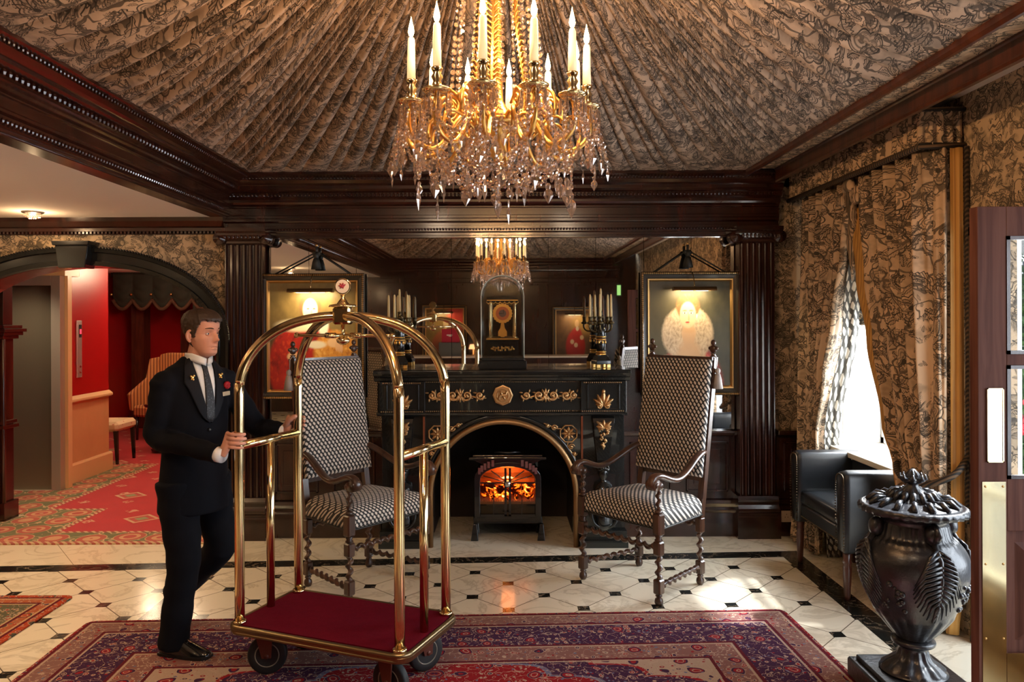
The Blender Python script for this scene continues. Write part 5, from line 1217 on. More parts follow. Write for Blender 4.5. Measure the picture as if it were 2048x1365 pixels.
def make_armchair(label):
    """x = sitter's left/right, -y = front"""
    t = empty('armchair', (0, 0, 0), 0, label, 'chair')
    wf, wb_, yf, yb = .315, .255, -.26, .24
    for s in (-1, 1):
        x = s*wf; m = MB()   # front leg with arm support
        m.lathe([(.0, 0), (.018, .002), (.027, .02), (.024, .04), (.014, .05), (.022, .06), (.014, .07)], 14, (x, yf, 0)); block(m, (x, yf, .115), .054, .09)
        twist(m, (x, yf, .16), (x, yf, .30), .021); block(m, (x, yf, .345), .054, .085)
        m.lathe([(.020, .388), (.026, .395), (.017, .405), (.024, .42), (.02, .425)], 14, (x, yf, 0)); block(m, (x, yf, .49), .058, .13)
        m.build('front_leg', OAK, t)
        m = MB(); m.lathe([(.02, .555), (.026, .565), (.016, .578)], 14, (x, yf, 0)); twist(m, (x, yf, .58), (x, yf, .70), .017, .05); m.lathe([(.016, .70), (.026, .712), (.03, .73), (.02, .745)], 14, (x, yf, 0)); m.build('arm_post', OAK, t)
        m = MB(); xb = s*wb_
        m.lathe([(.0, 0), (.018, .002), (.027, .02), (.024, .04), (.014, .05), (.022, .06), (.014, .07)], 14, (xb, yb, 0)); block(m, (xb, yb, .115), .05, .09)
        twist(m, (xb, yb, .16), (xb, yb, .34), .020); block(m, (xb, yb, .39), .05, .10); m.build('back_leg', OAK, t)
        m = MB(); lean = .155
        m.loft([[(xb+dx, yb+lean*((z-.43)/1.03)+dy, z) for dx, dy in ((-.021, -.016), (.021, -.016), (.021, .020), (-.021, .020))] for z in (.43, .7, 1.0, 1.3, 1.475)])
        fx, fy = xb, yb+lean+.002
        m.build('back_post', OAK, t)
        m = MB(); m.lathe([(.016, 1.475), (.022, 1.482), (.013, 1.492), (.02, 1.50)], 12, (fx, fy, 0)); m.sphere((fx, fy, 1.53), (.026, .016, .028), 10, 8); m.sphere((fx-.024, fy, 1.535), (.015, .012, .013), 8, 6); m.sphere((fx+.024, fy, 1.535), (.015, .012, .013), 8, 6); m.sphere((fx, fy, 1.572), (.018, .014, .02), 10, 8); m.build('finial', OAK, t)
        m = MB(); px_ = fx+s*.032; m.tube([(fx, fy-.01, 1.50), (px_, fy-.012, 1.47), (px_, fy-.01, 1.40)], .003, 6); tassel(m, m, (px_+s*.006, fy-.008, 1.385), .11, .032); m.build('tassel', S('grey_silk', (.34, .30, .27), .6) if 'grey_silk' not in bpy.data.materials else bpy.data.materials['grey_silk'], t)
        # scrolled arm
        m = MB(); pts = bez((xb, yb+.04, .86), (xb+s*.02, yb-.10, .855), (x-s*.0, yf+.26, .70), (x, yf+.12, .745), 14)+bez((x, yf+.12, .745), (x, yf+.05, .765), (x, yf-.0, .80), (x, yf-.055, .775), 8)[1:]
        pts += [Vector((x, yf-.078, .745)), Vector((x, yf-.07, .715))]
        m.tube(pts, [.022]*len(pts), 10, sq=(.85, 1.25)); m.cyl((x-.032, yf-.05, .735), (x+.032, yf-.05, .735), .034, segs=18); m.cyl((x-.037, yf-.05, .735), (x+.037, yf-.05, .735), .018, segs=14)
        m.build('arm', OAK, t)
        m = MB(); twist(m, (x, yf+.027, .115), (xb, yb-.025, .115), .018); m.build('side_stretcher', OAK, t)
    m = MB(); twist(m, (-wf+.027, yf, .345), (wf-.027, yf, .345), .019); m.build('front_stretcher', OAK, t)
    m = MB(); twist(m, (-wb_+.025, yb, .39), (wb_-.025, yb, .39), .018); m.build('back_stretcher', OAK, t)
    m = MB(); twist(m, (-wf+.04, -.02, .40), (wf-.06, -.02, .40), .014); 
    # seat: domed upholstery
    m = MB(); n = 22; rings = []
    def outl(e, z): 
        pts = []
        for (x0, y0, x1, y1, q) in ((-wf-.012, yf-.012, wf+.012, yf-.012, 12), (wf+.012, yf-.012, wb_+.02, yb-.01, 10), (wb_+.02, yb-.01, -wb_-.02, yb-.01, 12), (-wb_-.02, yb-.01, -wf-.012, yf-.012, 10)):
            for k in range(q): pts.append(((x0+(x1-x0)*k/q)*e, (y0+(y1-y0)*k/q+.01)*e-.01, z))
        return pts
    for e, z in ((.965, .455), (1.0, .462), (1.012, .50), (1.0, .535), (.95, .562), (.84, .588), (.62, .606), (.35, .614), (.08, .617)): rings.append(outl(e, z))
    m.loft(rings, smooth=True); m.build('seat', CHECK_CHAIR, t)
    m = MB(); m.tube(outl(1.012, .461), .006, 6, closed=True); m.build('seat_piping', BLACK, t)
    # upholstered back, slightly reclined: built flat in x,z and tilted
    bk = MB(); hw_, z0, z1 = .272, .70, 1.47; rings = []
    for e, y in ((.97, .0), (1, -.012), (1, -.030), (.97, -.042), (.88, -.050), (.5, -.056), (.05, -.058)):
        pts = []
        for (ax, az, bx, bz, q) in ((-1, -1, 1, -1, 10), (1, -1, 1, 1, 14), (1, 1, -1, 1, 10), (-1, 1, -1, -1, 14)):
            for k in range(q): pts.append(((ax+(bx-ax)*k/q)*hw_*(e if e > .9 else e), y, (z0+z1)/2+(az+(bz-az)*k/q)*(z1-z0)/2*(1-(1-e)*.7 if e > .85 else e)))
        rings.append(pts)
    bk.loft(rings, smooth=True); ob = bk.build('backrest', CHECK_CHAIR, t)
    sh = .155/1.03
    ob.rotation_euler = (-math.atan(sh), 0, 0); ob.location = (0, yb-.02-.43*sh, .43-.43*math.cos(math.atan(sh))+.0)
    m = MB(); m.box((-.27, yb+.12, 1.455), (.27, yb+.165, 1.478)); m.box((-.25, yb+.03, .665), (.25, yb+.065, .70)); m.build('back_rail', OAK, t)
    return t
c1 = make_armchair('high-backed barley-twist armchair in black and white weave, right of the stove')
# sitter faces -y in the chair's own frame
c1.location = (.932, 5.085, .0005); c1.rotation_euler = (0, 0, math.atan2(-.30, -.355)+PI/2)
c2 = copy_tree(c1); c2.location = (-.925, 5.085, .0005); c2.rotation_euler = (0, 0, math.atan2(-.30, .355)+PI/2)
c2['label'] = 'high-backed barley-twist armchair in black and white weave, behind the brass cart'
for c in (c1, c2): c['group'] = 'barley-twist armchairs by the fireplace'

# ------------------------------------------------------------------ leather tub chair by the window
t = empty('leather_armchair', (2.31, 5.12, .0005), 0, 'black studded leather armchair below the bright window', 'chair')
# faces -x; arms at y = +-
DKW = S('mahogany_leg', (.07, .022, .014), .3, coat=.4)
for yy in (-.375, .375):
    m = MB(); s = 1 if yy > 0 else -1
    sec = [(-.055, .30), (-.062, .50), (-.062, .74), (-.048, .785), (.0, .80), (.048, .785), (.062, .74), (.062, .50), (.055, .30)]
    # arm: front panel narrows towards the foot
    rings = []
    for x, k, zt in ((-.245, .80, -.02), (-.235, .97, -.005), (-.21, 1.0, 0), (.0, 1.0, 0), (.20, 1.0, .0), (.215, .97, -.004)):
        ring = []
        for dy, z in sec:
            zz = z+zt if z > .6 else z
            ring.append((x, yy+dy*k, zz))
        rings.append(ring)
    m.loft(rings, smooth=True)
    a_ = m.build('arm', LEATHER, t, bevel=.01)
    m = MB()
    pp = spline([(-.249, yy-.052, .32), (-.252, yy-.058, .55), (-.250, yy-.054, .73), (-.248, yy-.035, .768), (-.248, yy, .775), (-.248, yy+.035, .768), (-.250, yy+.054, .73), (-.252, yy+.058, .55), (-.249, yy+.052, .32)], 12)
    for p in pp: m.sphere(p, .0052, 6, 5)
    m.build('stud_line', S('bronze_stud', (.10, .07, .045), .35, metal=1) if 'bronze_stud' not in bpy.data.materials else bpy.data.materials['bronze_stud'], a_)
    m = MB(); m.lathe([(.0, 0), (.016, .0), (.019, .03), (.027, .20), (.022, .225), (.03, .235), (.022, .25), (.03, .30), (.0, .31)], 14, (-.205, yy, 0)); m.build('leg', DKW, t)
    m = MB(); m.loft([[(.16, yy-.02, 0), (.20, yy-.02, 0), (.20, yy+.02, 0), (.16, yy+.02, 0)], [(.15, yy-.025, .31), (.20, yy-.025, .31), (.20, yy+.025, .31), (.15, yy+.025, .31)]]); m.build('leg', DKW, t)
m = MB(); m.cbox((-.01, 0, .385), (.42, .64, .10), ch=.015); m.build('seat_frame', LEATHER, t, bevel=.008)
m = MB(); rings = []
for e, z in ((.96, .436), (1, .45), (1, .50), (.97, .52), (.8, .533), (.4, .54), (.05, .541)): rings.append([(-.02+.205*e*a, .312*e*b_, z) for a, b_ in ([(-1+2*k/8, -1) for k in range(8)]+[(1, -1+2*k/8) for k in range(8)]+[(1-2*k/8, 1) for k in range(8)]+[(-1, 1-2*k/8) for k in range(8)])])
m.loft(rings, smooth=True); m.build('seat_cushion', LEATHER, t)
m = MB()
for k in range(60): m.sphere((-.222, -.31+k*.0105, .345), .0045, 6, 4)
m.build('stud_line', bpy.data.materials['bronze_stud'], t)
m = MB(); m.cbox((.17, 0, .60), (.085, .64, .36), ch=.03); m.build('backrest', LEATHER, t, bevel=.01)
# ------------------------------------------------------------------ pelmet and curtains of the bay
LINE = cubes('harlequin_lining', .040, .052, (.72, .68, .58), (.06, .055, .045))
def cloth_uv(o, rows_):
    """texture coordinates that follow the cloth: length across the folds, height down the drop"""
    me = o.data; nc = len(rows_[0]); mid = rows_[len(rows_)//3]; u = [0.0]
    for k in range(1, nc): u.append(u[-1]+(Vector(mid[k])-Vector(mid[k-1])).length)
    uvl = me.uv_layers.new(name='cloth')
    for lp in me.loops:
        v = lp.vertex_index; uvl.data[lp.index].uv = (u[v % nc], rows_[v//nc][0][2])
pm = empty('pelmet', (2.30, 4.24, 2.67), 0, 'gathered toile pelmet with twisted cord edges above the bay curtains', 'pelmet')
m = MB(); path = [(2.30-2.30, 6.20-4.24)]; r_ = random.Random(2)
pts2 = [(0, 1.95-1.95*k/260) for k in range(261)]+[(.23*k/34, 0) for k in range(1, 35)]
rows_ = []
ph = [0]; 
for i in range(1, len(pts2)): ph.append(ph[-1]+r_.uniform(.25, .75))
for z, e in ((.0, 1.0), (.01, 1.15), (.10, 1), (.19, .9), (.20, .4)):
    row = []
    for i, (x, y) in enumerate(pts2):
        o_ = .016*e*math.sin(ph[i]*1.6)+.004*e*math.sin(ph[i]*3.7+z*9)
        if i <= 260: row.append((x+o_, y, z))
        else: row.append((x, y+o_, z))
    rows_.append(row)
m.grid(rows_); o = m.build('gathered_cloth', TOILE_K, pm, solid=.006)
cloth_uv(o, rows_)
for zz, r2 in ((.0, .019), (.2, .013)):
    m = MB(); m.tube([(-.012, 1.95, zz), (-.012, -.012, zz), (.228, -.012, zz)], r2, 8); m.build('twisted_cord', CORD, pm)
m = MB(); m.box((.012, .012, .185), (.228, 1.95, .2)); m.build('pelmet_board', MAHOG_RED, pm)

def curtain(t, name, keys, path_fn, ncol, nfold, amp, mat, gather=1.0, s0=0, s1=1, off=(0, 0)):
    """keys: (z, y far, y near) down the drop; path_fn(s, yf, yn) -> (x, y, nx, ny)"""
    zs = [k[0] for k in keys]; rows_ = []; n = 40
    for i in range(n+1):
        z = zs[0]+(zs[-1]-zs[0])*i/n; j = max(q for q in range(len(keys)-1) if zs[q] >= z-1e-9); u_ = (zs[j]-z)/(zs[j]-zs[j+1]); u_ = u_*u_*(3-2*u_)
        a = keys[j]; c = keys[j+1]; yf, yn = a[1]+(c[1]-a[1])*u_, a[2]+(c[2]-a[2])*u_; dx = (a[3]+(c[3]-a[3])*u_) if len(a) > 3 else 0
        row = []
        for k in range(ncol+1):
            s = s0+(s1-s0)*k/ncol; x, y, nx, ny = path_fn(s, yf, yn); f = math.sin(2*PI*nfold*s+.8*math.sin(3*s*PI+z))+.35*math.sin(2*PI*nfold*2.3*s+z*.7)
            d = amp*f*(1+.25*math.sin(z*2+s*5)); row.append((x+nx*d+dx+off[0], y+ny*d+off[1], z))
        rows_.append(row)
    m = MB(); m.grid(rows_); o = m.build(name, mat, t, solid=.005); cloth_uv(o, rows_); return o
# far curtain
t = empty('curtain', (0, 0, 0), 0, 'narrow toile curtain with harlequin lining hanging beside the back wall', 'curtain', 'toile curtains of the bay')
kf = [(2.655, 6.14, 5.20, 0), (2.2, 6.15, 5.28, 0), (1.73, 6.15, 5.42, 0), (1.3, 6.14, 5.58, 0), (.85, 6.12, 5.74, 0), (.4, 6.10, 5.74, -.02), (.012, 6.12, 5.60, -.07)]
def pf(s, yf, yn): return (2.37, yf+(yn-yf)*s, 1, 0)
curtain(t, 'drape', kf, pf, 180, 6, .042, TOILE_K)
kl = [(2.45, 5.26, 5.22, .0), (1.73, 5.42, 5.40, 0), (.85, 5.74, 5.72, 0), (.4, 5.74, 5.7, 0), (.012, 5.62, 5.56, -.05)]
def pl_(s, yf, yn):
    return (2.375+.115*s, yn+.0+.02*s, .0, 1)
curtain(t, 'lining', kl, pl_, 30, 1, .008, LINE)
# near curtain: front plane, then a return to the wall
t = empty('curtain', (0, 0, 0), 0, 'wide toile curtain with rust striped border swept back behind the black urn', 'curtain', 'toile curtains of the bay')
kn = [(2.655, 5.17, 4.25, 0), (2.46, 5.16, 4.25, 0), (1.99, 5.07, 4.25, 0), (1.6, 4.93, 4.25, 0), (1.09, 4.74, 4.25, 0), (.84, 4.60, 4.25, 0), (.6, 4.52, 4.25, 0), (.3, 4.46, 4.25, 0), (.012, 4.50, 4.25, -.03)]
def pn(s, yf, yn):
    if s < .74: return (2.355, yf+(yn-yf)*s/.74, 1, 0)
    u_ = (s-.74)/.26; return (2.355+.145*u_, 4.25-.04*u_, .25, .75)
m = MB(); r_ = random.Random(8)
for k in range(7):
    a = r_.uniform(0, 6.28); c = Vector((2.315+r_.uniform(-.02, .03), 5.18+r_.uniform(-.07, .07), 2.56+r_.uniform(-.06, .05))); m.sphere(c, (.035, .065, .045), 12, 8)
m.tube([(2.315, 5.17, 2.55), (2.33, 5.14, 2.4), (2.34, 5.19, 2.25), (2.345, 5.17, 2.1), (2.35, 5.2, 1.98)], [.035, .03, .034, .028, .006], 10)
m.build('rosette', TOILE_B, t)
curtain(t, 'drape', kn, pn, 260, 7, .036, TOILE_K, s1=.90)
curtain(t, 'striped_border', kn, pn, 40, 7, .012, GOLDBAND, s0=.895, s1=1.0, off=(-.004, -.012))
def pe(s, yf, yn): return (2.33+.02*s, yf+.045-.11*s, 1, 0)
curtain(t, 'leading_edge', [k for k in kn if k[0] < 2.5], pe, 16, .4, .006, GOLDBAND)
m = MB(); m.tube([(2.512, 4.19, 2.66), (2.515, 4.19, 1.6), (2.512, 4.19, .8), (2.50, 4.17, .62)], .013, 8); m.build('edge_cord', CORD, t)
m = MB(); m.tube(spline([(2.52, 4.20, .98), (2.42, 4.17, .88), (2.30, 4.30, .80), (2.29, 4.50, .84), (2.36, 4.62, .92)], 6), .018, 10); m.build('tie_back', CORD, t)
# pleated blind behind the curtains
m = MB(); rows_ = []
for i in range(40):
    z = 2.38-.64*i/39; rows_.append([(2.62+.03*math.sin(i*.9)*(1 if i > 10 else .3), 4.60+1.22*k/30, z-.06*math.sin(PI*((k/30*3) % 1))*(i/39)) for k in range(31)])
m.grid(rows_); o = m.build('roman_blind', cubes('harlequin_blind', .05, .055, (.40, .36, .28), (.015, .014, .012)), solid=.004)
# lay the weave out over y for the blind
tag(o, 'black and cream harlequin blind drawn up behind the bay curtains', 'blind')

# ------------------------------------------------------------------ urn
URN = (lambda n: (n.bump(n.m('ADD', n.noise(n.obj(), 45, 4, .6), n.noise(n.obj(), 9, 2)), .35, .008), n.set(color=n.mix(n.noise(n.obj(), 12, 3), (.008, .009, .012), (.024, .025, .030)), rough=.30, coat=.35, coatr=.2))[1])(NT('lacquered_urn'))
ut = empty('lidded_urn', (1.865, 3.53, .0125), R(20), 'tall black lidded urn with carved leaves on a square plinth', 'urn')
m = MB(); m.cbox((0, 0, .045), (.42, .42, .09), R(-20), .008); m.cbox((0, 0, .10), (.36, .36, .02), R(-20), .004); m.build('plinth', URN, ut)
def urnmod(th, r_, z):
    if .715 < z < .79: return r_*(1+.030*abs(math.cos(18*th)))     # shoulder gadroons
    if .27 < z < .40: return r_*(1+.045*abs(math.cos(8*th)))       # leaves at the bottom
    if .13 < z < .215: return r_*(1+.05*math.cos(12*th))
    return r_
prof_ = spline([(.0, .11), (.13, .112), (.135, .125), (.11, .15), (.075, .175), (.062, .205), (.060, .225), (.075, .232), (.09, .242), (.09, .258), (.070, .268), (.078, .275), (.115, .32), (.155, .375), (.185, .43), (.212, .50), (.226, .57), (.228, .615), (.224, .65), (.208, .685), (.18, .717), (.158, .736), (.150, .755), (.143, .785), (.143, .80), (.15, .815), (.175, .827), (.205, .835)], 4)
m = MB(); m.lathe([(max(p.x, .001), p.y) for p in [Vector((a, b_)) for a, b_ in [(q[0], q[1]) for q in prof_]]], 144, mod=urnmod); m.build('urn_body', URN, ut)
m = MB(); m.lathe([(.20, .835), (.222, .84), (.224, .858), (.218, .868), (.205, .873), (.20, .868), (.19, .875), (.13, .89), (.075, .91), (.045, .935), (.026, .955), (.022, .966), (.036, .970), (.046, .978), (.04, .988), (.02, .992), (.03, 1.0), (.022, 1.015), (.008, 1.03), (.0, 1.032)], 96, mod=lambda th, r_, z: r_*(1+(.03*math.cos(32*th) if .838 < z < .862 else .06*math.cos(10*th) if .88 < z < .95 else .12*math.cos(8*th) if z > .968 else 0)))
ld = m.build('lid', URN, ut)
m = MB()
for k in range(16):
    a = 2*PI*k/16
    for r0, r1, z0, z1 in ((.19, .12, .875, .905), (.11, .06, .895, .935)):
        m.tube([(r0*math.cos(a), r0*math.sin(a), z0), ((r0+r1)/2*math.cos(a), (r0+r1)/2*math.sin(a), (z0+z1)/2+.012), (r1*math.cos(a), r1*math.sin(a), z1)], [.012, .014, .004], 6)
for k in range(8):
    a = 2*PI*k/8; m.tube([(.02*math.cos(a), .02*math.sin(a), 0.98), (.055*math.cos(a), .055*math.sin(a), 0.992), (.05*math.cos(a), .05*math.sin(a), 1.01)], [.012, .010, .003], 6)
m.build('lid_leaves', URN, ld)
def on_urn(a, z):
    """surface radius"""
    zz = [q[1] for q in prof_]; rr2 = [q[0] for q in prof_]; r_ = np.interp(z, zz, rr2); return Vector((r_*math.cos(a), r_*math.sin(a), z))
for a0 in (R(-20), R(160), R(-110)):
    m = MB()
    for k in range(15):
        t_ = k/14; z = .70-.27*t_; 
        for q in (-1, 1):
            sp = .55*math.sin(PI*min(1, t_+.15))**.7+.05; p0 = on_urn(a0, z); p1 = on_urn(a0+q*sp*.5, z-.03); p2 = on_urn(a0+q*sp*.8, z-.085)
            m.tube([p0*1.02, p1*1.03+Vector((0, 0, .0)), p2*1.012], [.009, .008, .003], 6)
    m.tube([on_urn(a0, z)*1.02 for z in (.72, .66, .58, .50, .42)], [.014, .012, .01, .008, .004], 8)
    for k in range(14):
        rr3 = random.Random(k+int(a0*10)); p = on_urn(a0+R(45)+rr3.uniform(-.35, .35), rr3.uniform(.42, .55)); m.sphere(p*1.01, rr3.uniform(.008, .015), 8, 6)
    m.sphere(on_urn(a0, .735)*1.05, (.035, .035, .045), 12, 8)
    m.build('acanthus_relief', URN, ut)
for a0 in (R(-110), R(70)):
    m = MB(); d = Vector((math.cos(a0), math.sin(a0), 0)); m.tube([d*.15+Vector((0, 0, .74)), d*.20+Vector((0, 0, .76)), d*.215+Vector((0, 0, .78)), d*.20+Vector((0, 0, .81)), d*.17+Vector((0, 0, .82))], [.014, .016, .014, .013, .012], 10); m.build('scroll_handle', URN, ut)

# ------------------------------------------------------------------ street door standing open
dt = empty('street_door', (2.50, 2.6, .004), 0, 'open glazed wooden street door with polished brass plates', 'door')
x0, x1 = 1.594-2.50, -.0; LF = MB(); th = .045
zr = [0, .606, 1.009, 1.185, 1.566, 1.604, 2.0, 2.10]
sx0, sx1 = x0+.097, x1-.10
for (a, z0, c, z1) in ((x0, 0, sx0, 2.10), (sx1, 0, x1, 2.10), (sx0, 0, sx1, .60), (sx0, 1.009, sx1, 1.185), (sx0, 1.566, sx1, 1.604), (sx0, 2.0, sx1, 2.10)): LF.box((a, 0, z0), (c, th, z1))
df = LF.build('door_leaf', DOORWOOD, dt, bevel=.002)
m = MB(); m.box((sx0, .010, .60), (sx1, th-.010, 1.009)); 
m.loft([[(a, y, z) for a, z in ((sx0+.05-e, .66-e), (sx1-.05+e, .66-e), (sx1-.05+e, .95+e), (sx0+.05-e, .95+e))] for e, y in ((0.02, .010), (-.012, -.002), (-.014, -.002))], cap=True); m.build('raised_panel', DOORWOOD, dt)
m = MB()
for z0, z1 in ((1.185, 1.566), (1.604, 2.0)):
    for (a, za, c, zb) in ((sx0, z0, sx1, z0+.012), (sx0, z1-.012, sx1, z1), (sx0, z0, sx0+.012, z1), (sx1-.012, z0, sx1, z1)): m.box((a, -.003, za), (c, .012, zb))
m.build('glazing_bead', MAHOG, dt)
for z0, z1 in ((1.19, 1.56), (1.61, 1.995)):
    m = MB(); m.box((sx0+.001, .02, z0), (sx1-.001, .025, z1)); m.build('glass_pane', DOORGLASS, dt)
PB = (lambda n: n.set(color=n.mix(n.noise(n.obj(), 4, 2), (.92, .82, .55), (.78, .68, .38)), metal=1, rough=.10))(NT('brass_plate'))
m = MB(); m.box((x0+.012, -.0025, 0.02), (sx0-.006, -.0002, 1.176)); kp = m.build('kick_plate', PB, dt)
m = MB(); m.box((sx0-.004, -.0025, .02), (sx1, -.0002, .60)); m.build('bottom_plate', PB, dt)
m = MB()
for z in (1.16, .9, .65, .4, .2):
    for x in (x0+.022, sx0-.016): m.sphere((x, -.003, z), (.004, .0025, .004), 8, 6)
m.build('screw', GOLD, kp)
m = MB(); m.box((x0+.030, -.004, 1.243), (x0+.082, -.0002, 1.488)); pp_ = m.build('push_plate', PB, dt, bevel=.002)
m = MB()
for a, c in (((x0+.028, 1.241), (x0+.084, 1.245)), ((x0+.028, 1.486), (x0+.084, 1.490)), ((x0+.028, 1.241), (x0+.032, 1.49)), ((x0+.080, 1.241), (x0+.084, 1.49))): m.box((a[0], -.006, a[1]), (c[0], -.0041, c[1]))
m.build('plate_rim', BRASS, pp_)
m = MB(); m.box((2.47, 2.70, 0), (2.5295, 2.76, 2.215)); m.box((2.49, 4.10, 0), (2.5295, 4.14, 2.215)); m.box((2.49, 2.70, 2.17), (2.5295, 4.14, 2.215)); struct(m.build('trim_14', MAHOG))

# ------------------------------------------------------------------ street outside the door
m = MB(); m.box((9.0, 4, -.2), (9.4, 22, 9))
fo_ = m.build('terrace_house', S('stucco', (.20, .19, .17), .8)); tag(fo_, 'pale stucco house across the street beyond the open door', 'building')
for y in (9.5, 11.2, 12.9, 14.6, 16.3):
    for z in (1.0, 4.2):
        m = MB(); m.box((8.96, y, z), (8.999, y+.9, z+1.7)); wq = m.build('window', S('dark_pane', (.03, .04, .05), .1) if 'dark_pane' not in bpy.data.materials else bpy.data.materials['dark_pane'], fo_)
        m = MB(); m.box((8.93, y-.08, z-.1), (8.96, y+.98, z)); m.box((8.93, y-.08, z+1.7), (8.96, y+.98, z+1.8)); m.box((8.94, y+.43, z), (8.96, y+.47, z+1.7)); m.build('window_frame', WHITE_PAINT, wq)
m = MB(); m.box((8.7, 10.8, -.2), (8.95, 11.0, 3.2)); m.build('porch_column', WHITE_PAINT, fo_)
LEAF = (lambda n: n.set(color=n.mix(n.noise(n.obj(), 9, 2), (.03, .09, .02), (.12, .22, .05)), rough=.5))(NT('leaf_green'))
def leaves(m, c, rad, n, seed, s=.05):
    r_ = random.Random(seed)
    for k in range(n):
        d = Vector((r_.gauss(0, 1), r_.gauss(0, 1), r_.gauss(0, 1))).normalized()*(r_.random()**.4); p = Vector(c)+Vector((d.x*rad[0], d.y*rad[1], d.z*rad[2]))
        a = Vector((r_.uniform(-1, 1), r_.uniform(-1, 1), r_.uniform(-.6, 1))).normalized(); b_ = a.cross(Vector((r_.uniform(-1, 1), r_.uniform(-1, 1), .3))).normalized(); n_ = a.cross(b_)
        L = s*r_.uniform(.7, 1.3); m.add([p, p+a*L*.5+b_*L*.28+n_*L*.05, p+a*L, p+a*L*.5-b_*L*.28+n_*L*.05], [(0, 1, 2, 3)])
tr = empty('potted_bay_tree', (4.05, 6.15, -.13), 0, 'leafy potted tree standing on the pavement outside the street door', 'plant')
m = MB(); leaves(m, (0, 0, 1.75), (.42, .42, .62), 1500, 4, .10); m.build('foliage', LEAF, tr)
m = MB(); m.cyl((0, 0, .4), (0, 0, 1.5), .035, .025); m.build('trunk', OAK, tr)
m = MB(); m.lathe([(.0, 0), (.2, 0), (.26, .42), (.28, .42), (.28, .47), (.0, .45)], 24); m.build('pot', BLACK, tr)
tr = empty('flower_planter', (3.55, 5.35, -.13), 0, 'black planter of red flowers outside the street door', 'plant')
m = MB(); m.lathe([(.0, 0), (.2, 0), (.26, .6), (.29, .6), (.29, .68), (.0, .66)], 24); m.build('planter', BLACK, tr)
m = MB(); leaves(m, (0, 0, .92), (.32, .32, .30), 800, 5, .08); m.build('foliage', LEAF, tr)
m = MB(); r_ = random.Random(6)
for k in range(26): 
    a = r_.uniform(0, 6.28); q = r_.random(); m.sphere((.33*q*math.cos(a), .33*q*math.sin(a), 1.0+r_.uniform(0, .28)), r_.uniform(.025, .045), 7, 5)
m.build('blossom', S('red_petal', (.6, .02, .03), .5), tr)
tr = empty('parked_car', (6.9, 10.6, -.13), R(90), 'white car parked across the street outside the door', 'car')
m = MB(); sec = [(-2.1, .35), (-2.1, .75), (-1.95, .92), (-1.2, .98), (-.6, 1.42), (.9, 1.44), (1.6, 1.0), (2.05, .9), (2.1, .6), (2.05, .35)]
m.loft([[(x*k_, y, z if z < 1.1 else z-(1-k2)*.1) for x, z in sec] for y, k_, k2 in ((-.85, .96, .6), (-.8, 1, 1), (.8, 1, 1), (.85, .96, .6))]); m.build('car_body', S('white_car', (.75, .75, .75), .2, coat=.6), tr, bevel=.03)
m = MB()
for s in (-1, 1): m.prism([(-1.05, 1.0), (-.58, 1.36), (.85, 1.38), (1.35, 1.0)], 'y', s*.852, s*.862)
m.build('car_window', S('car_glass', (.02, .025, .03), .1), tr)
for x in (-1.3, 1.35):
    for s in (-1, 1): m = MB(); m.cyl((x, s*.7, .32), (x, s*.87, .32), .32, segs=24); m.build('car_wheel', RUBBER, tr)

# ------------------------------------------------------------------ hall furniture
t = empty('side_chair', (-4.86, 9.52, .0105), R(0), 'cream upholstered side chair with round back at the end of the red wall', 'chair')
CREAMF = (lambda n: n.set(color=n.mix(n.step(n.vor(n.obj(), 16), .12, .2), (.55, .18, .12), (.80, .62, .38)), rough=.8))(NT('sprigged_cream'))
m = MB(); m.cbox((0, 0, .45), (.50, .50, .12), ch=.035); m.build('seat', CREAMF, t, bevel=.02)
m = MB()
m.loft([[(-.22-.05*abs(math.sin(a))*0-.03*(z-.5)*3, .24*r1*math.cos(a), .76+.27*r1*math.sin(a)) for a in [2*PI*k/28 for k in range(28)] for z in (.5,)] if False else [(x_, .24*q*math.cos(2*PI*k/28), .77+.28*q*math.sin(2*PI*k/28)) for k in range(28)] for x_, q in ((-.30, .9), (-.31, 1), (-.27, 1.02), (-.25, .93), (-.24, .5))], smooth=True)
m.build('backrest', CREAMF, t)
for x, y in ((-.2, -.2), (-.2, .2), (.21, -.21), (.21, .21)):
    m = MB(); m.loft([[(x*1.08-.014, y-.014, 0), (x*1.08+.014, y-.014, 0), (x*1.08+.014, y+.014, 0), (x*1.08-.014, y+.014, 0)], [(x-.022, y-.022, .40), (x+.022, y-.022, .40), (x+.022, y+.022, .40), (x-.022, y+.022, .40)]]); m.build('leg', BLACKWOOD, t)
t = empty('wing_chair', (-4.95, 11.3, .0105), R(-25), 'tall orange striped wing chair at the far end of the hall', 'chair')
STR = (lambda n: n.set(color=n.mix(n.step(n.m('SINE', n.m('MULTIPLY', n.m('ADD', n.xyz(n.obj())[0], n.xyz(n.obj())[1]), 110)), -.2, .3), (.72, .34, .12), (.30, .10, .04)), rough=.7))(NT('orange_stripe'))
m = MB(); m.loft([[(x*k_, .22+y, z) for x, y in ((-.34, 0), (.34, 0), (.36, .10), (-.36, .10))] for k_, z in ((.85, .40), (.95, .8), (1.05, 1.12), (.9, 1.22), (.5, 1.245))], cap=True); m.build('backrest', STR, t, bevel=.02)
for s in (-1, 1):
    m = MB(); m.loft([[(s*.34, .25, .42), (s*.40, .25, .42), (s*.40, -.25, .42), (s*.34, -.25, .42)], [(s*.33, .25, .68), (s*.42, .25, .68), (s*.42, -.28, .66), (s*.33, -.28, .66)], [(s*.34, .26, .9), (s*.40, .26, .9), (s*.39, .02, .88), (s*.34, .02, .88)], [(s*.36, .28, 1.18), (s*.41, .28, 1.18), (s*.40, .10, 1.16), (s*.36, .10, 1.16)]]); m.build('wing', STR, t, bevel=.015)
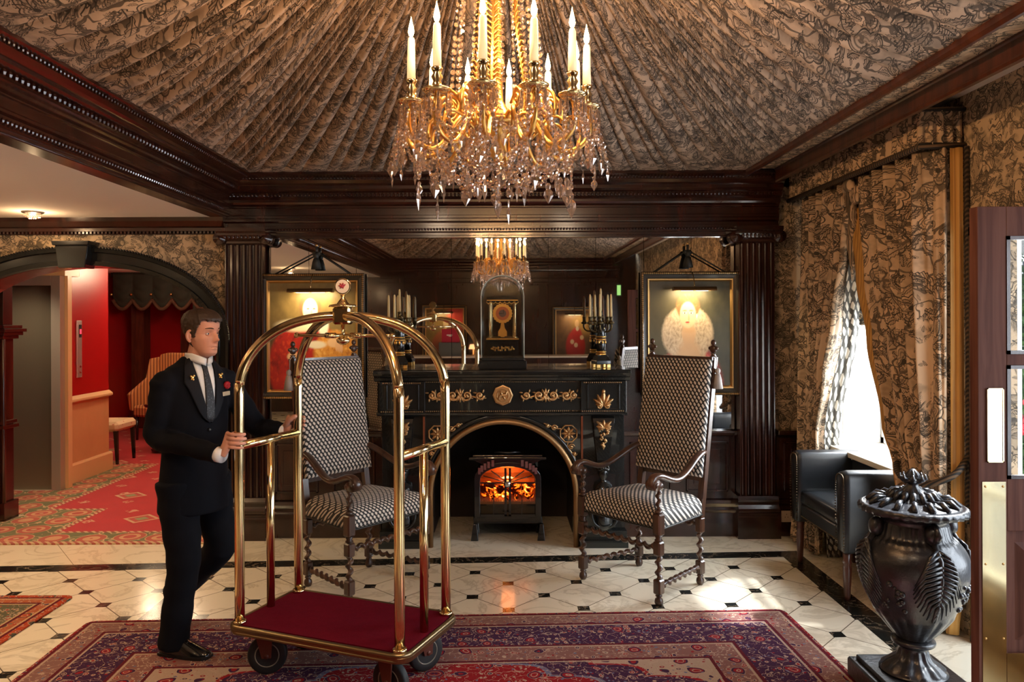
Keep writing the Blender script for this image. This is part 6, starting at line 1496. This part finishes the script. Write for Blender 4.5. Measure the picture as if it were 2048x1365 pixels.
m = MB(); m.cbox((0, 0, .42), (.66, .52, .16), ch=.03); m.build('seat', STR, t, bevel=.02)
for x in (-.28, .28):
    for y in (-.22, .24): m = MB(); m.cyl((x, y, 0), (x, y, .34), .018, .028); m.build('leg', BLACKWOOD, t)
t = empty('side_table', (-4.45, 10.2, .0105), 0, 'small dark table in front of the striped wing chair', 'table')
m = MB(); m.lathe([(.0, .60), (.24, .60), (.25, .615), (.25, .63), (.0, .635)], 28); m.build('tabletop', BLACKWOOD, t)
m = MB(); m.lathe([(.0, .02), (.16, .02), (.17, .04), (.05, .06), (.03, .1), (.035, .3), (.025, .5), (.06, .6), (.0, .6)], 20); m.build('pedestal', BLACKWOOD, t)
m = MB(); m.cbox((-5.88, 12.6, 1.25), (.20, .24, 2.5)); m.cbox((-5.88, 12.6, .1), (.28, .32, .2)); m.cbox((-5.88, 12.6, 2.3), (.28, .32, .1)); struct(m.build('trim_15', MAHOG_RED))
m = MB(); m.cbox((-5.28, 12.9, 1.25), (.10, .14, 2.5)); struct(m.build('trim_16', MAHOG_RED))
t = empty('swagged_valance', (-5.35, 12.2, 1.95), 0, 'dark swagged valance with fringe and curtain at the far end of the hall', 'valance')
VAL = S('dark_green_velvet', (.020, .018, .011), .85); FR = S('rust_fringe', (.085, .03, .012), .8)
m = MB(); nsw = 5
rows_ = []; rf = []
for k in range(101):
    s = k/100*nsw; f_ = s % 1; x = -.78+1.56*k/100; dz = .15*math.sin(PI*f_)
    rows_.append([(x, -.05*math.sin(PI*f_)*math.sin(PI*q/10)-.02*math.sin(q*2.0)*math.sin(PI*f_), .55-(.40+dz)*q/10) for q in range(11)])
m.grid(rows_); m.build('swag', VAL, t, solid=.01)
m = MB(); m.tube([(r_[-1][0], r_[-1][1]-.01, r_[-1][2]-.03) for r_ in rows_], .028, 8); m.build('fringe', FR, t)
m = MB()
for k in range(nsw+1): m.sphere((-.78+1.56*k/nsw, -.05, .20), .022, 10, 8)
m.build('gilt_boss', GOLD, t)
m = MB(); rows_ = [[(.48+.34*k/40, .03*math.sin(k*1.1), z) for k in range(41)] for z in (.3, -.2, -.9, -1.4, -1.94)]
m.grid(rows_); m.build('side_drape', VAL, t, solid=.01)
m = MB(); m.box((-.84, .05, .48), (.84, .12, .6)); m.build('board', VAL, t)
# lift call panel
t = empty('lift_call_panel', (-4.61, 8.42, 1.48), R(90), 'tall steel lift call panel with red display on the red wall', 'lift panel')
m = MB(); m.cbox((0, -.008, -.05), (.10, .014, .62), ch=.004); m.build('face_plate', S('satin_steel', (.78, .74, .70), .35, metal=.8), t)
m = MB(); m.cbox((.012, -.017, .145), (.045, .004, .14)); m.build('display', BLACK, t)
m = MB(); m.cbox((.012, -.0195, .14), (.03, .002, .05)); m.build('red_digits', emit('red_digits', (1, .03, .05), 3), t)
for z in (-.24, -.30): m = MB(); m.cyl((.012, -.015, z), (.012, -.022, z), .012, segs=14); m.build('call_button', S('button_red', (.35, .05, .03), .3) if 'button_red' not in bpy.data.materials else bpy.data.materials['button_red'], t)
# crystal downlights in the aisle ceiling
lb = ['crystal ceiling light above the arch', None]
for i, (x, y) in enumerate([(-3.5, 5.78), (-3.3, 4.0), (-3.5, 2.3), (-3.3, .4)]):
    t = empty('ceiling_light', (x, y, ZL), 0, ('small lit crystal ceiling light in front of the arched wall' if i == 0 else 'small lit crystal light in the pale aisle ceiling, seen in the mirror'), 'ceiling light', 'crystal ceiling lights of the aisle')
    m = MB(); m.lathe([(.0, 0), (.075, 0), (.075, -.008), (.06, -.014), (.0, -.014)], 24); m.build('rim', STEEL, t)
    m = MB(); r0 = .05
    for k in range(14):
        a = 2*PI*k/14; bead(m, (r0*math.cos(a), r0*math.sin(a), -.028), .014, rot=a); bead(m, (.03*math.cos(a+.2), .03*math.sin(a+.2), -.04), .012, rot=a)
    m.build('crystal_ring', CRYSTAL, t)
    m = MB(); m.sphere((0, 0, -.026), (.022, .022, .012), 12, 8); m.build('bulb', emit('halogen', (1, .78, .48), 25) if 'halogen' not in bpy.data.materials else bpy.data.materials['halogen'], t)

# socket on the skirting
t = empty('wall_socket', (2.28, 6.154, .16), 0, 'beige double wall socket on the skirting behind the leather armchair', 'socket')
m = MB(); m.cbox((0, -.006, 0), (.15, .012, .09), ch=.003); m.build('face_plate', S('beige_plastic', (.55, .40, .28), .4), t)
m = MB()
for x in (-.035, .035):
    for dx, dz in ((0, .018), (-.011, -.004), (.011, -.004)): m.cbox((x+dx, -.0125, dz), (.005, .002, .006))
m.build('socket_hole', BLACK, t)

# ------------------------------------------------------------------ reception desk, met in the mirror
t = empty('reception_desk', (0.1, -1.45, .0005), 0, 'dark reception desk with a pale counter, seen in the mirror', 'desk')
m = MB(); m.cbox((0, 0, .53), (3.4, .5, 1.06)); 
for k in range(6): m.cbox((-1.42+k*.57, .255, .55), (.44, .012, .7))
m.build('desk_front', MAHOG, t, bevel=.004)
m = MB(); m.cbox((0, .02, 1.075), (3.5, .62, .03)); m.build('counter_top', S('pale_counter', (.62, .55, .48), .25), t, bevel=.005)
t = empty('display_box', (-.92, -1.3, 1.0915), 0, 'grey box with a red card standing on the reception counter, seen in the mirror', 'display box')
m = MB(); m.cbox((0, 0, .12), (.42, .16, .24), ch=.006); m.build('grey_box', S('grey_card', (.10, .11, .11), .6), t)
m = MB(); m.cbox((.0, .02, .36), (.32, .02, .24), ch=.004); rc = m.build('red_card', S('crimson_card', (.45, .01, .05), .4), t)
m = MB(); m.cbox((-.02, .0315, .37), (.10, .002, .02)); m.cbox((-.01, .0315, .35), (.05, .002, .012)); m.build('white_print', WHITE_PAINT, rc)
t = empty('table_lamp', (-.52, -1.35, 1.0915), 0, 'small warm lamp glowing on the reception counter, seen in the mirror', 'lamp')
m = MB(); m.lathe([(.0, 0), (.05, 0), (.05, .01), (.015, .03), (.012, .12), (.0, .12)], 20); m.build('base', BRASS, t)
m = MB(); m.lathe([(.05, .12), (.085, .12), (.06, .20), (.05, .20)], 20); m.build('lamp_shade', emit('glowing_shade', (1.0, .42, .18), 2.2), t)
t = empty('exit_sign', (2.2, -2.19, 2.28), 0, 'small green lit sign high on the rear wall, seen in the mirror', 'sign')
m = MB(); m.cbox((0, -.0, 0), (.10, .05, .22)); m.build('sign_case', BLACK, t); m = MB(); m.cbox((0, .027, 0), (.07, .004, .19)); m.build('lit_face', emit('green_face', (.35, .7, .2), 1.2), t)
# ------------------------------------------------------------------ doorman
PR = Vector((-1.615, 4.05, .0125)); PA = math.atan2(-.57, .82)
per = empty('person', PR, PA, 'doorman in a black suit with gold lapel pins pushing the brass cart', 'person')
def L_(p):
    """world -> doorman's own frame (x forward, y to his left)"""
    d = Vector(p)-PR; c, s = math.cos(-PA), math.sin(-PA); return Vector((d.x*c-d.y*s, d.x*s+d.y*c, d.z))
SKIN = (lambda n: n.set(color=n.mix(n.noise(n.obj(), 7, 3), (.62, .27, .18), (.70, .36, .25)), rough=.5, sss=.08))(NT('skin'))
SUIT = (lambda n: (n.bump(n.noise(n.obj(), 5, 3), .5, .02), n.set(color=(.0045, .005, .008), rough=.9, spec=.15))[1])(NT('black_suit'))
SHIRT = S('white_shirt', (.80, .78, .76), .6)
RS, LS = Vector((.0, -.160, 1.42)), Vector((.0, .165, 1.42))
rg = cart_pt(-HL, -HW, 1.150); lg = cart_pt(-HL, HW, 1.175)
def hand(m, c, pa, dr, wr):
    c = Vector(c); wr = L_(wr)
    def at(ang, r_, z):
        a = pa+dr*R(ang); return L_((c.x+r_*math.cos(a), c.y+r_*math.sin(a), z))
    for k, (z, ln, rf) in enumerate(((.034, 1.0, .0086), (.0125, 1.08, .0090), (-.009, 1.02, .0088), (-.029, .85, .0078))):
        z += c.z; kn = at(-12, .052, z+.004)
        m.tube(spline([kn, at(22, .0445, z+.003), at(58*ln, .0365, z+.001), at(100*ln, .0345, z), at(140*ln, .0335, z-.001)], 5), [rf*1.12]+[rf*1.05]*8+[rf]*8+[rf*.92]*3+[rf*.75], 9)
        m.sphere(kn, (.0115, .0115, .011), 9, 7)
        m.tube([kn, wr+(kn-wr)*.5+(kn-wr).cross(Vector((0, 0, 1))).normalized()*0, wr+(kn-wr)*.06], [.0115, .0145, .016], 9)
    pc = wr+(at(-12, .05, c.z)-wr)*.55
    m.tube([wr, pc, at(-8, .05, c.z+.004)], [.021, .026, .020], 12, sq=(1.15, .75))
    t0 = wr+(at(-30, .055, c.z+.02)-wr)*.45
    m.tube(spline([t0, at(-42, .052, c.z+.014), at(-75, .041, c.z+.034), at(-112, .037, c.z+.048)], 5), [.0145]*5+[.0125]*5+[.0108]*4+[.0100, .0075], 10)
# ---- head
HC = Vector((.075, .0, 1.664-.011)); HYAW = R(13)
HT = [(-.120, .050, .010, .012), (-.114, .072, -.0, .030), (-.100, .083, -.012, .043), (-.080, .083, -.032, .052), (-.055, .084, -.055, .060), (-.025, .085, -.076, .067), (.0, .084, -.088, .071), (.022, .089, -.095, .074), (.05, .090, -.098, .0765), (.075, .082, -.094, .074), (.096, .063, -.080, .064), (.111, .035, -.055, .045), (.119, .005, -.020, .018)]
def head_surf(th, z, grow=0.0):
    zs = [h[0] for h in HT]; xf = np.interp(z, zs, [h[1] for h in HT]); xb = np.interp(z, zs, [h[2] for h in HT]); ww = np.interp(z, zs, [h[3] for h in HT])
    cx_ = (xf+xb)/2; rx = (xf-xb)/2; c, s = math.cos(th), math.sin(th); e = 2.15 if z > 0 else 2.0
    x = cx_+(rx+grow)*math.copysign(abs(c)**(2/e), c); y = (ww+grow)*math.copysign(abs(s)**(2/e), s)
    if c > 0:
        g = lambda y0, z0, sy, sz: math.exp(-((abs(y)-y0)/sy)**2-((z-z0)/sz)**2)
        g0 = lambda z0, sy, sz: math.exp(-(y/sy)**2-((z-z0)/sz)**2)
        x += .017*g0(-.012, .0095, .018)+.026*g0(-.034, .0105, .0115)+.006*g(.012, -.040, .006, .007)   # nose and wings
        x -= .0115*g(.031, -.001, .014, .0115); x += .004*g(.03, .024, .02, .009)                      # sockets, brow
        x += .0065*g0(-.064, .020, .0055)+.0065*g0(-.077, .017, .0055)-.004*g0(-.0705, .024, .0024)     # lips
        x += .005*g0(-.103, .018, .012)-.003*g0(-.089, .02, .006)                                      # chin
        y += math.copysign(.003*g(.055, -.028, .018, .018), y)
    return Vector((x, y, z))
def hw_(p):
    c, s = math.cos(HYAW), math.sin(HYAW); return Vector((HC.x+p.x*c-p.y*s, HC.y+p.x*s+p.y*c, HC.z+p.z))
body = MB()
zs_ = np.interp(np.linspace(0, 1, 70), [0, 1], [-.120, .119])
body.loft([[tuple(hw_(head_surf(2*PI*k/72, z))) for k in range(72)] for z in zs_])
for s in (-1, 1):   # ears
    e0 = Vector((-.012, s*.074, -.012))
    body.tube([hw_(e0+Vector((.010-.018*math.sin(t_), s*(.004+.006*math.sin(t_)), .028*math.cos(t_)))) for t_ in [PI*k/9 for k in range(-1, 10)]], [.006, .007, .0075, .008, .008, .008, .0075, .007, .0065, .007, .007], 8)
    body.sphere(hw_(e0), (.012, .006, .022), 10, 8)
body.tube([hw_(Vector((-.012, 0, -.055))), Vector((.045, 0, 1.545)), Vector((.02, 0, 1.48)), Vector((.0, 0, 1.42))], [.052, .056, .060, .085], 20)
TB = [(1.47, .0, .05, .10), (1.42, .0, .075, .165), (1.30, .01, .095, .165), (1.15, .01, .09, .145), (1.0, .0, .09, .145), (.90, 0, .10, .155), (.84, 0, .08, .13)]
body.loft([[(cx_+rx*math.cos(2*PI*k/28), ry*math.sin(2*PI*k/28), z) for k in range(28)] for z, cx_, rx, ry in TB])
rw = Vector((rg.x-.078, rg.y-.012, rg.z-.068)); lw = Vector((lg.x-.080, lg.y+.022, lg.z-.045))
rwl, lwl = L_(rw), L_(lw)
re = Vector((-.02, -.195, 1.135)); le = (LS+lwl)/2+Vector((-.03, .05, -.13))
def armpts(sh, el, wr_): return spline([sh, sh.lerp(el, .5)+Vector((0, .0, .0)), el, el.lerp(wr_, .5), wr_], 6)
for sh, el, wr_ in ((RS, re, rwl), (LS, le, lwl)):
    p = armpts(sh, el, wr_); n_ = len(p); body.tube(p, [.048-(.048-.0265)*(i/(n_-1)) for i in range(n_)], 14)
hand(body, rg, R(206), 1, rw); hand(body, lg, R(160), -1, lw)
RH, LH = Vector((.0, -.095, .90)), Vector((.0, .095, .90))
rk, ra = L_((-1.640, 3.975, .50)), L_((-1.70, 3.995, .095)); lk, la = L_((-1.545, 4.22, .50)), L_((-1.84, 4.39, .205))
rt = L_((-1.525, 3.955, .03)); lt_ = L_((-1.82, 4.365, .035))
for h_, k_, a_, t_ in ((RH, rk, ra, rt), (LH, lk, la, lt_)):
    body.tube(spline([h_, h_.lerp(k_, .5), k_, k_.lerp(a_, .4), a_], 4), [.078-.003*i for i in range(9)]+[.05, .05, .048, .045, .042, .04, .036, .034], 14)
    body.tube([a_, a_.lerp(t_, .5), t_.lerp(a_, .2)], [.030, .024, .016], 10)
bo = body.build('body', SKIN, per, voxel=.0026, smooth_it=2)
# ---- eyes, brows, hair
for s in (-1, 1):
    m = MB(); c = hw_(Vector((.0552, s*.031, .000))); m.sphere(c, .0145, 20, 14); e_ = m.build('eye', S('eye_white', (.75, .70, .66), .25) if 'eye_white' not in bpy.data.materials else bpy.data.materials['eye_white'], per)
    m = MB(); gz = Vector((math.cos(HYAW), math.sin(HYAW), 0)); m.sphere(c+gz*.0121, (.0030, .0060, .0060), 12, 8); m.build('iris', S('iris', (.05, .055, .06), .1) if 'iris' not in bpy.data.materials else bpy.data.materials['iris'], e_)
    m = MB()
    pts = [hw_(head_surf(math.asin(min(.98, max(-.98, yy/.074))), .0235+.004*math.sin((abs(yy)-.012)/.036*PI*.8), .001)) for yy in [s*(.014+.036*k/7) for k in range(8)]]
    m.tube(pts, [.0018, .003, .0034, .0034, .003, .0026, .002, .0012], 6); m.build('eyebrow', S('brow', (.10, .05, .03), .8) if 'brow' not in bpy.data.materials else bpy.data.materials['brow'], per)
    m = MB(); m.tube([hw_(Vector((.0705-.0050*abs(q)**1.6, s*(.031+.0125*q), .0064-.0045*q*q))) for q in (-1, -.6, -.2, .2, .6, 1)], .0034, 6); m.build('eyelid', SKIN, per)
    m = MB(); m.tube([hw_(Vector((.0690-.0050*abs(q)**1.6, s*(.031+.0125*q), -.0082+.0045*q*q))) for q in (-1, -.6, -.2, .2, .6, 1)], .0028, 6); m.build('eyelid', SKIN, per)
m = MB(); m.tube([hw_(head_surf(math.asin(y/.056), -.0708-.001*abs(y)/.02, .0012)) for y in (-.022, -.014, -.007, 0, .007, .014, .022)], [.0008, .0013, .0016, .0013, .0016, .0013, .0008], 6)
m.build('lip_line', S('lip', (.36, .10, .09), .5), per)
HAIR = (lambda n: (n.bump(n.noise(n.scale(n.obj(), (1, 1, .3)), 220, 2), .6, .004), n.set(color=n.mix(n.noise(n.obj(), 90, 2), (.016, .008, .004), (.060, .030, .015)), rough=.55))[1])(NT('brown_hair'))
m = MB(); NZ_, NT_ = 90, 200; vid = {}; vs, fs = [], []
def hairline(th, z):
    z += .010*mnoise.noise(Vector((math.cos(th)*22, math.sin(th)*22, 3)))+.003*mnoise.noise(Vector((math.cos(th)*60, math.sin(th)*60, 7)))
    a = abs(((th+PI) % (2*PI))-PI)          # 0 = front
    if a < R(52): return z > .066-.004*math.cos(a*3)
    if a < R(78): return z > .066-.075*((a-R(52))/R(26))**1.2
    if a < R(100): return z > -.018+.0*(a)
    if a < R(118): return z > .008
    return z > -.075+.0*a
rr3 = random.Random(31)
for i in range(NZ_+1):
    z = -.085+(.1195+.085)*i/NZ_
    for k in range(NT_):
        th = 2*PI*k/NT_; a = abs(((th+PI) % (2*PI))-PI); g = .004+.007*max(0, min(1, (z+.03)/.10))+.0035*mnoise.noise(Vector((math.cos(th)*6, math.sin(th)*6, z*60)))
        if z > .05 and a < R(60): g += .003+.004*min(1, (z-.05)/.03)
        p = head_surf(th, z, g); zz = p.z+(.010*max(0, (z-.06)/.06)); vs.append(tuple(hw_(Vector((p.x, p.y, zz)))))
for i in range(NZ_):
    z = -.085+(.1195+.085)*(i+.5)/NZ_
    for k in range(NT_):
        if hairline(2*PI*(k+.5)/NT_, z): fs.append((i*NT_+k, i*NT_+(k+1) % NT_, (i+1)*NT_+(k+1) % NT_, (i+1)*NT_+k))
fs.append(tuple(NZ_*NT_+k for k in range(NT_)))
m.add(vs, fs, True); ho = m.build('hair', HAIR, per, fix=False); md = ho.modifiers.new('s', 'SOLIDIFY'); md.thickness = .009; md.offset = -1
# ---- jacket
JT = [(1.535, .015, .058, .066), (1.50, .005, .072, .098), (1.475, .0, .088, .150), (1.44, -.002, .104, .176), (1.39, .0, .118, .182), (1.30, .008, .126, .180), (1.18, .012, .122, .176), (1.08, .010, .118, .168), (.98, .005, .122, .174), (.86, .0, .130, .183), (.74, -.002, .136, .188), (.725, -.002, .128, .180)]
m = MB(); zsj = spline([Vector(j[:3]) for j in JT], 1)
def jr(z):
    a = [j[0] for j in JT][::-1]; return [float(np.interp(z, a, [j[q] for j in JT][::-1])) for q in (1, 2, 3)]
rings = []
for i in range(46):
    z = 1.535-(1.535-.725)*i/45; cx_, rx, ry = jr(z); rings.append([(cx_+rx*math.copysign(abs(math.cos(a))**.92, math.cos(a)), ry*math.copysign(abs(math.sin(a))**.92, math.sin(a)), z) for a in [2*PI*k/48 for k in range(48)]])
m.loft(rings)
m.sphere(RS+Vector((0, .0, -.02)), (.080, .062, .068), 20, 14); m.sphere(LS+Vector((0, .0, -.02)), (.080, .062, .068), 20, 14)
def sleeve(m, sh, el, wr_):
    wr2 = wr_.lerp(el, .06)
    p = armpts(sh+Vector((0, 0, -.01)), el, wr2); n_ = len(p); m.tube(p, [.074-(.074-.045)*(i/(n_-1))**.85+.003*math.sin(i*1.9) for i in range(n_)], 20)
sleeve(m, RS, re, rwl); sleeve(m, LS, le, lwl)
jo = m.build('jacket', SUIT, per, voxel=.0085, smooth_it=4)
def jf(y, z, off=0):
    cx_, rx, ry = jr(z); q = min(.97, abs(y)/ry); return Vector((cx_+rx*(1-q**2.17)**(.46)+off, y, z))
def patch(name, left, right, off, mat, th=.005, parent=per, n=8):
    """strip over the chest between two edge curves of (y, z)"""
    m = MB(); rows_ = []
    for (ya, za), (yb_, zb) in zip(left, right): rows_.append([tuple(jf(ya+(yb_-ya)*k/n, za+(zb-za)*k/n, off)) for k in range(n+1)])
    m.grid(rows_); return m.build(name, mat, parent, solid=th)
zz = [1.53, 1.50, 1.46, 1.42, 1.38, 1.34, 1.30, 1.26, 1.225, 1.20]
vw = [.050, .052, .050, .046, .041, .035, .028, .020, .012, .003]
patch('shirt_front', [(-a, z) for a, z in zip(vw, zz)], [(a, z) for a, z in zip(vw, zz)], .004, SHIRT)
for s in (-1, 1):
    # collar wing
    m = MB(); m.grid([[tuple(Vector((.015, 0, 0))+Vector((.072*math.cos(s*a)+.028+(1-t_)*.004, .062*math.sin(s*a)*(1+.06*t_), 1.553-.038*t_-.030*(1-min(1, a/1.2)))) ) for t_ in (0, .33, .66, 1)] for a in [R(4)+R(150)*k/16 for k in range(17)]]); m.build('shirt_collar', SHIRT, per, solid=.004)
    inn_ = [(s*(a+.0), z) for a, z in zip([.056, .058, .055, .050, .045, .038, .030, .021, .012, .002], zz)]
    out_ = [(s*a, z) for a, z in zip([.075, .098, .112, .120, .105, .092, .078, .060, .040, .004], [1.52, 1.485, 1.445, 1.405, 1.375, 1.335, 1.295, 1.255, 1.225, 1.195])]
    patch('lapel', inn_, out_, .010, S('lapel_cloth', (.006, .0065, .010), .7, spec=.2) if 'lapel_cloth' not in bpy.data.materials else bpy.data.materials['lapel_cloth'], .008)
    m = MB(); c = jf(s*.082, 1.432, .020)
    for (dy, dz, r_) in ((0, 0, .009), (.008, .008, .006), (-.009, .006, .006), (.004, -.011, .006), (-.006, -.008, .005)): m.sphere(c+Vector((0, dy, dz)), (.004, r_, r_), 8, 6)
    m.build('lapel_pin', GILT, per)
tw = [.018, .015, .013, .016, .019, .022, .024, .025, .024, .010]
TIE = (lambda n: n.set(color=n.mix(n.step(n.vor(n.obj(), 90), .25, .4), (.05, .05, .06), (.010, .011, .014)), rough=.6))(NT('tie_cloth'))
patch('tie', [(-a, z) for a, z in zip(tw, zz)], [(a, z) for a, z in zip(tw, zz)], .010, TIE, .008)
m = MB(); m.loft([[(jf(0, 1.51).x+dx, sy*w_, z) for dx, sy, w_ in ((.004, -1, w2), (.016, -1, w2*.6), (.016, 1, w2*.6), (.004, 1, w2))] for z, w2 in ((1.535, .020), (1.51, .018), (1.492, .012))]); m.build('tie_knot', TIE, per)
c = jf(.115, 1.335, .012)
m = MB()
for k in range(9): a = R(40*k); m.sphere(c+Vector((.006, .011*math.cos(a) if k else 0, .045+.011*math.sin(a) if k else .045)), .010, 8, 6)
m.build('red_rose', S('rose_petal', (.40, .005, .012), .6), per)
m = MB(); c2_ = jf(.115, 1.335, .010); m.cbox((c2_.x, c2_.y, c2_.z), (.006, .075, .022), R(28), .001); m.build('name_badge', S('brass_badge', (.75, .60, .40), .4, metal=.3), per)
for z in (1.16, 1.06):
    m = MB(); c = jf(.0, z, .004); m.sphere(c, (.004, .010, .010), 10, 6); m.build('button', BLACK, per)
for wr_, el in ((rwl, re), (lwl, le)):
    m = MB(); d = (el-wr_).normalized(); m.tube([wr_-d*.006, wr_+d*.05], [.036, .040], 18); m.build('shirt_cuff', SHIRT, per)
# ---- trousers and shoes
m = MB()
m.loft([[(rx*math.cos(2*PI*k/32), ry*math.sin(2*PI*k/32), z) for k in range(32)] for z, rx, ry in ((1.0, .11, .16), (.9, .122, .178), (.82, .118, .18), (.78, .09, .15))])
for h_, k_, a_ in ((RH, rk, ra), (LH, lk, la)):
    a2_ = a_+(a_-k_).normalized()*.045
    p = spline([h_, h_.lerp(k_, .5), k_, k_.lerp(a_, .5), a2_], 6); m.tube(p, [.108-.032*min(1, i/16)+.003*math.sin(i*1.7) for i in range(len(p))], 22)
m.build('trousers', SUIT, per, voxel=.009, smooth_it=4)
SHOE = S('polished_shoe', (.008, .008, .009), .18, coat=.5)
def shoe(a_, t_, flat):
    m = MB(); d = Vector((t_.x-a_.x, t_.y-a_.y, 0)).normalized() if flat else (t_-a_).normalized(); n = Vector((0, 0, 1)).cross(Vector((d.x, d.y, 0)).normalized()); up = d.cross(n)*-1
    if up.z < 0: up = -up
    o = Vector((a_.x, a_.y, 0))-d*.075 if flat else a_-d*.03-up*.055
    secs = [(0, .030, .0, .065), (.02, .038, 0, .092), (.07, .042, 0, .112), (.12, .043, 0, .100), (.17, .048, 0, .072), (.22, .048, 0, .054), (.26, .040, 0, .036), (.285, .022, .003, .022)]
    rings = []
    for l, w2, z0, h2 in secs:
        base_ = o+d*l; rings.append([tuple(base_+n*w2*c_*(1 if s_ < .1 else .93)+up*(z0+h2*max(s_, 0)**.8 if s_ > 0 else z0)) for c_, s_ in [(math.cos(2*PI*k/20), math.sin(2*PI*k/20)) for k in range(20)]])
    m.loft(rings, smooth=True); so_ = m.build('shoe', SHOE, per, sub=1)
    m = MB(); rings = [[tuple(o+d*l+n*(w2+.003)*q+up*zq) for q, zq in ((-1, 0), (1, 0), (1, .014), (-1, .014))] for l, w2, z0, h2 in secs]; m.loft(rings); m.build('sole', BLACK, so_)
    m = MB()
    for k in range(4): c = o+d*(.115+.016*k)+up*(.098-.009*k); m.tube([c-n*.018, c+up*.004, c+n*.018], .0028, 6)
    m.build('shoe_lace', BLACK, so_)
shoe(ra, rt, True)
shoe(la, lt_, False)
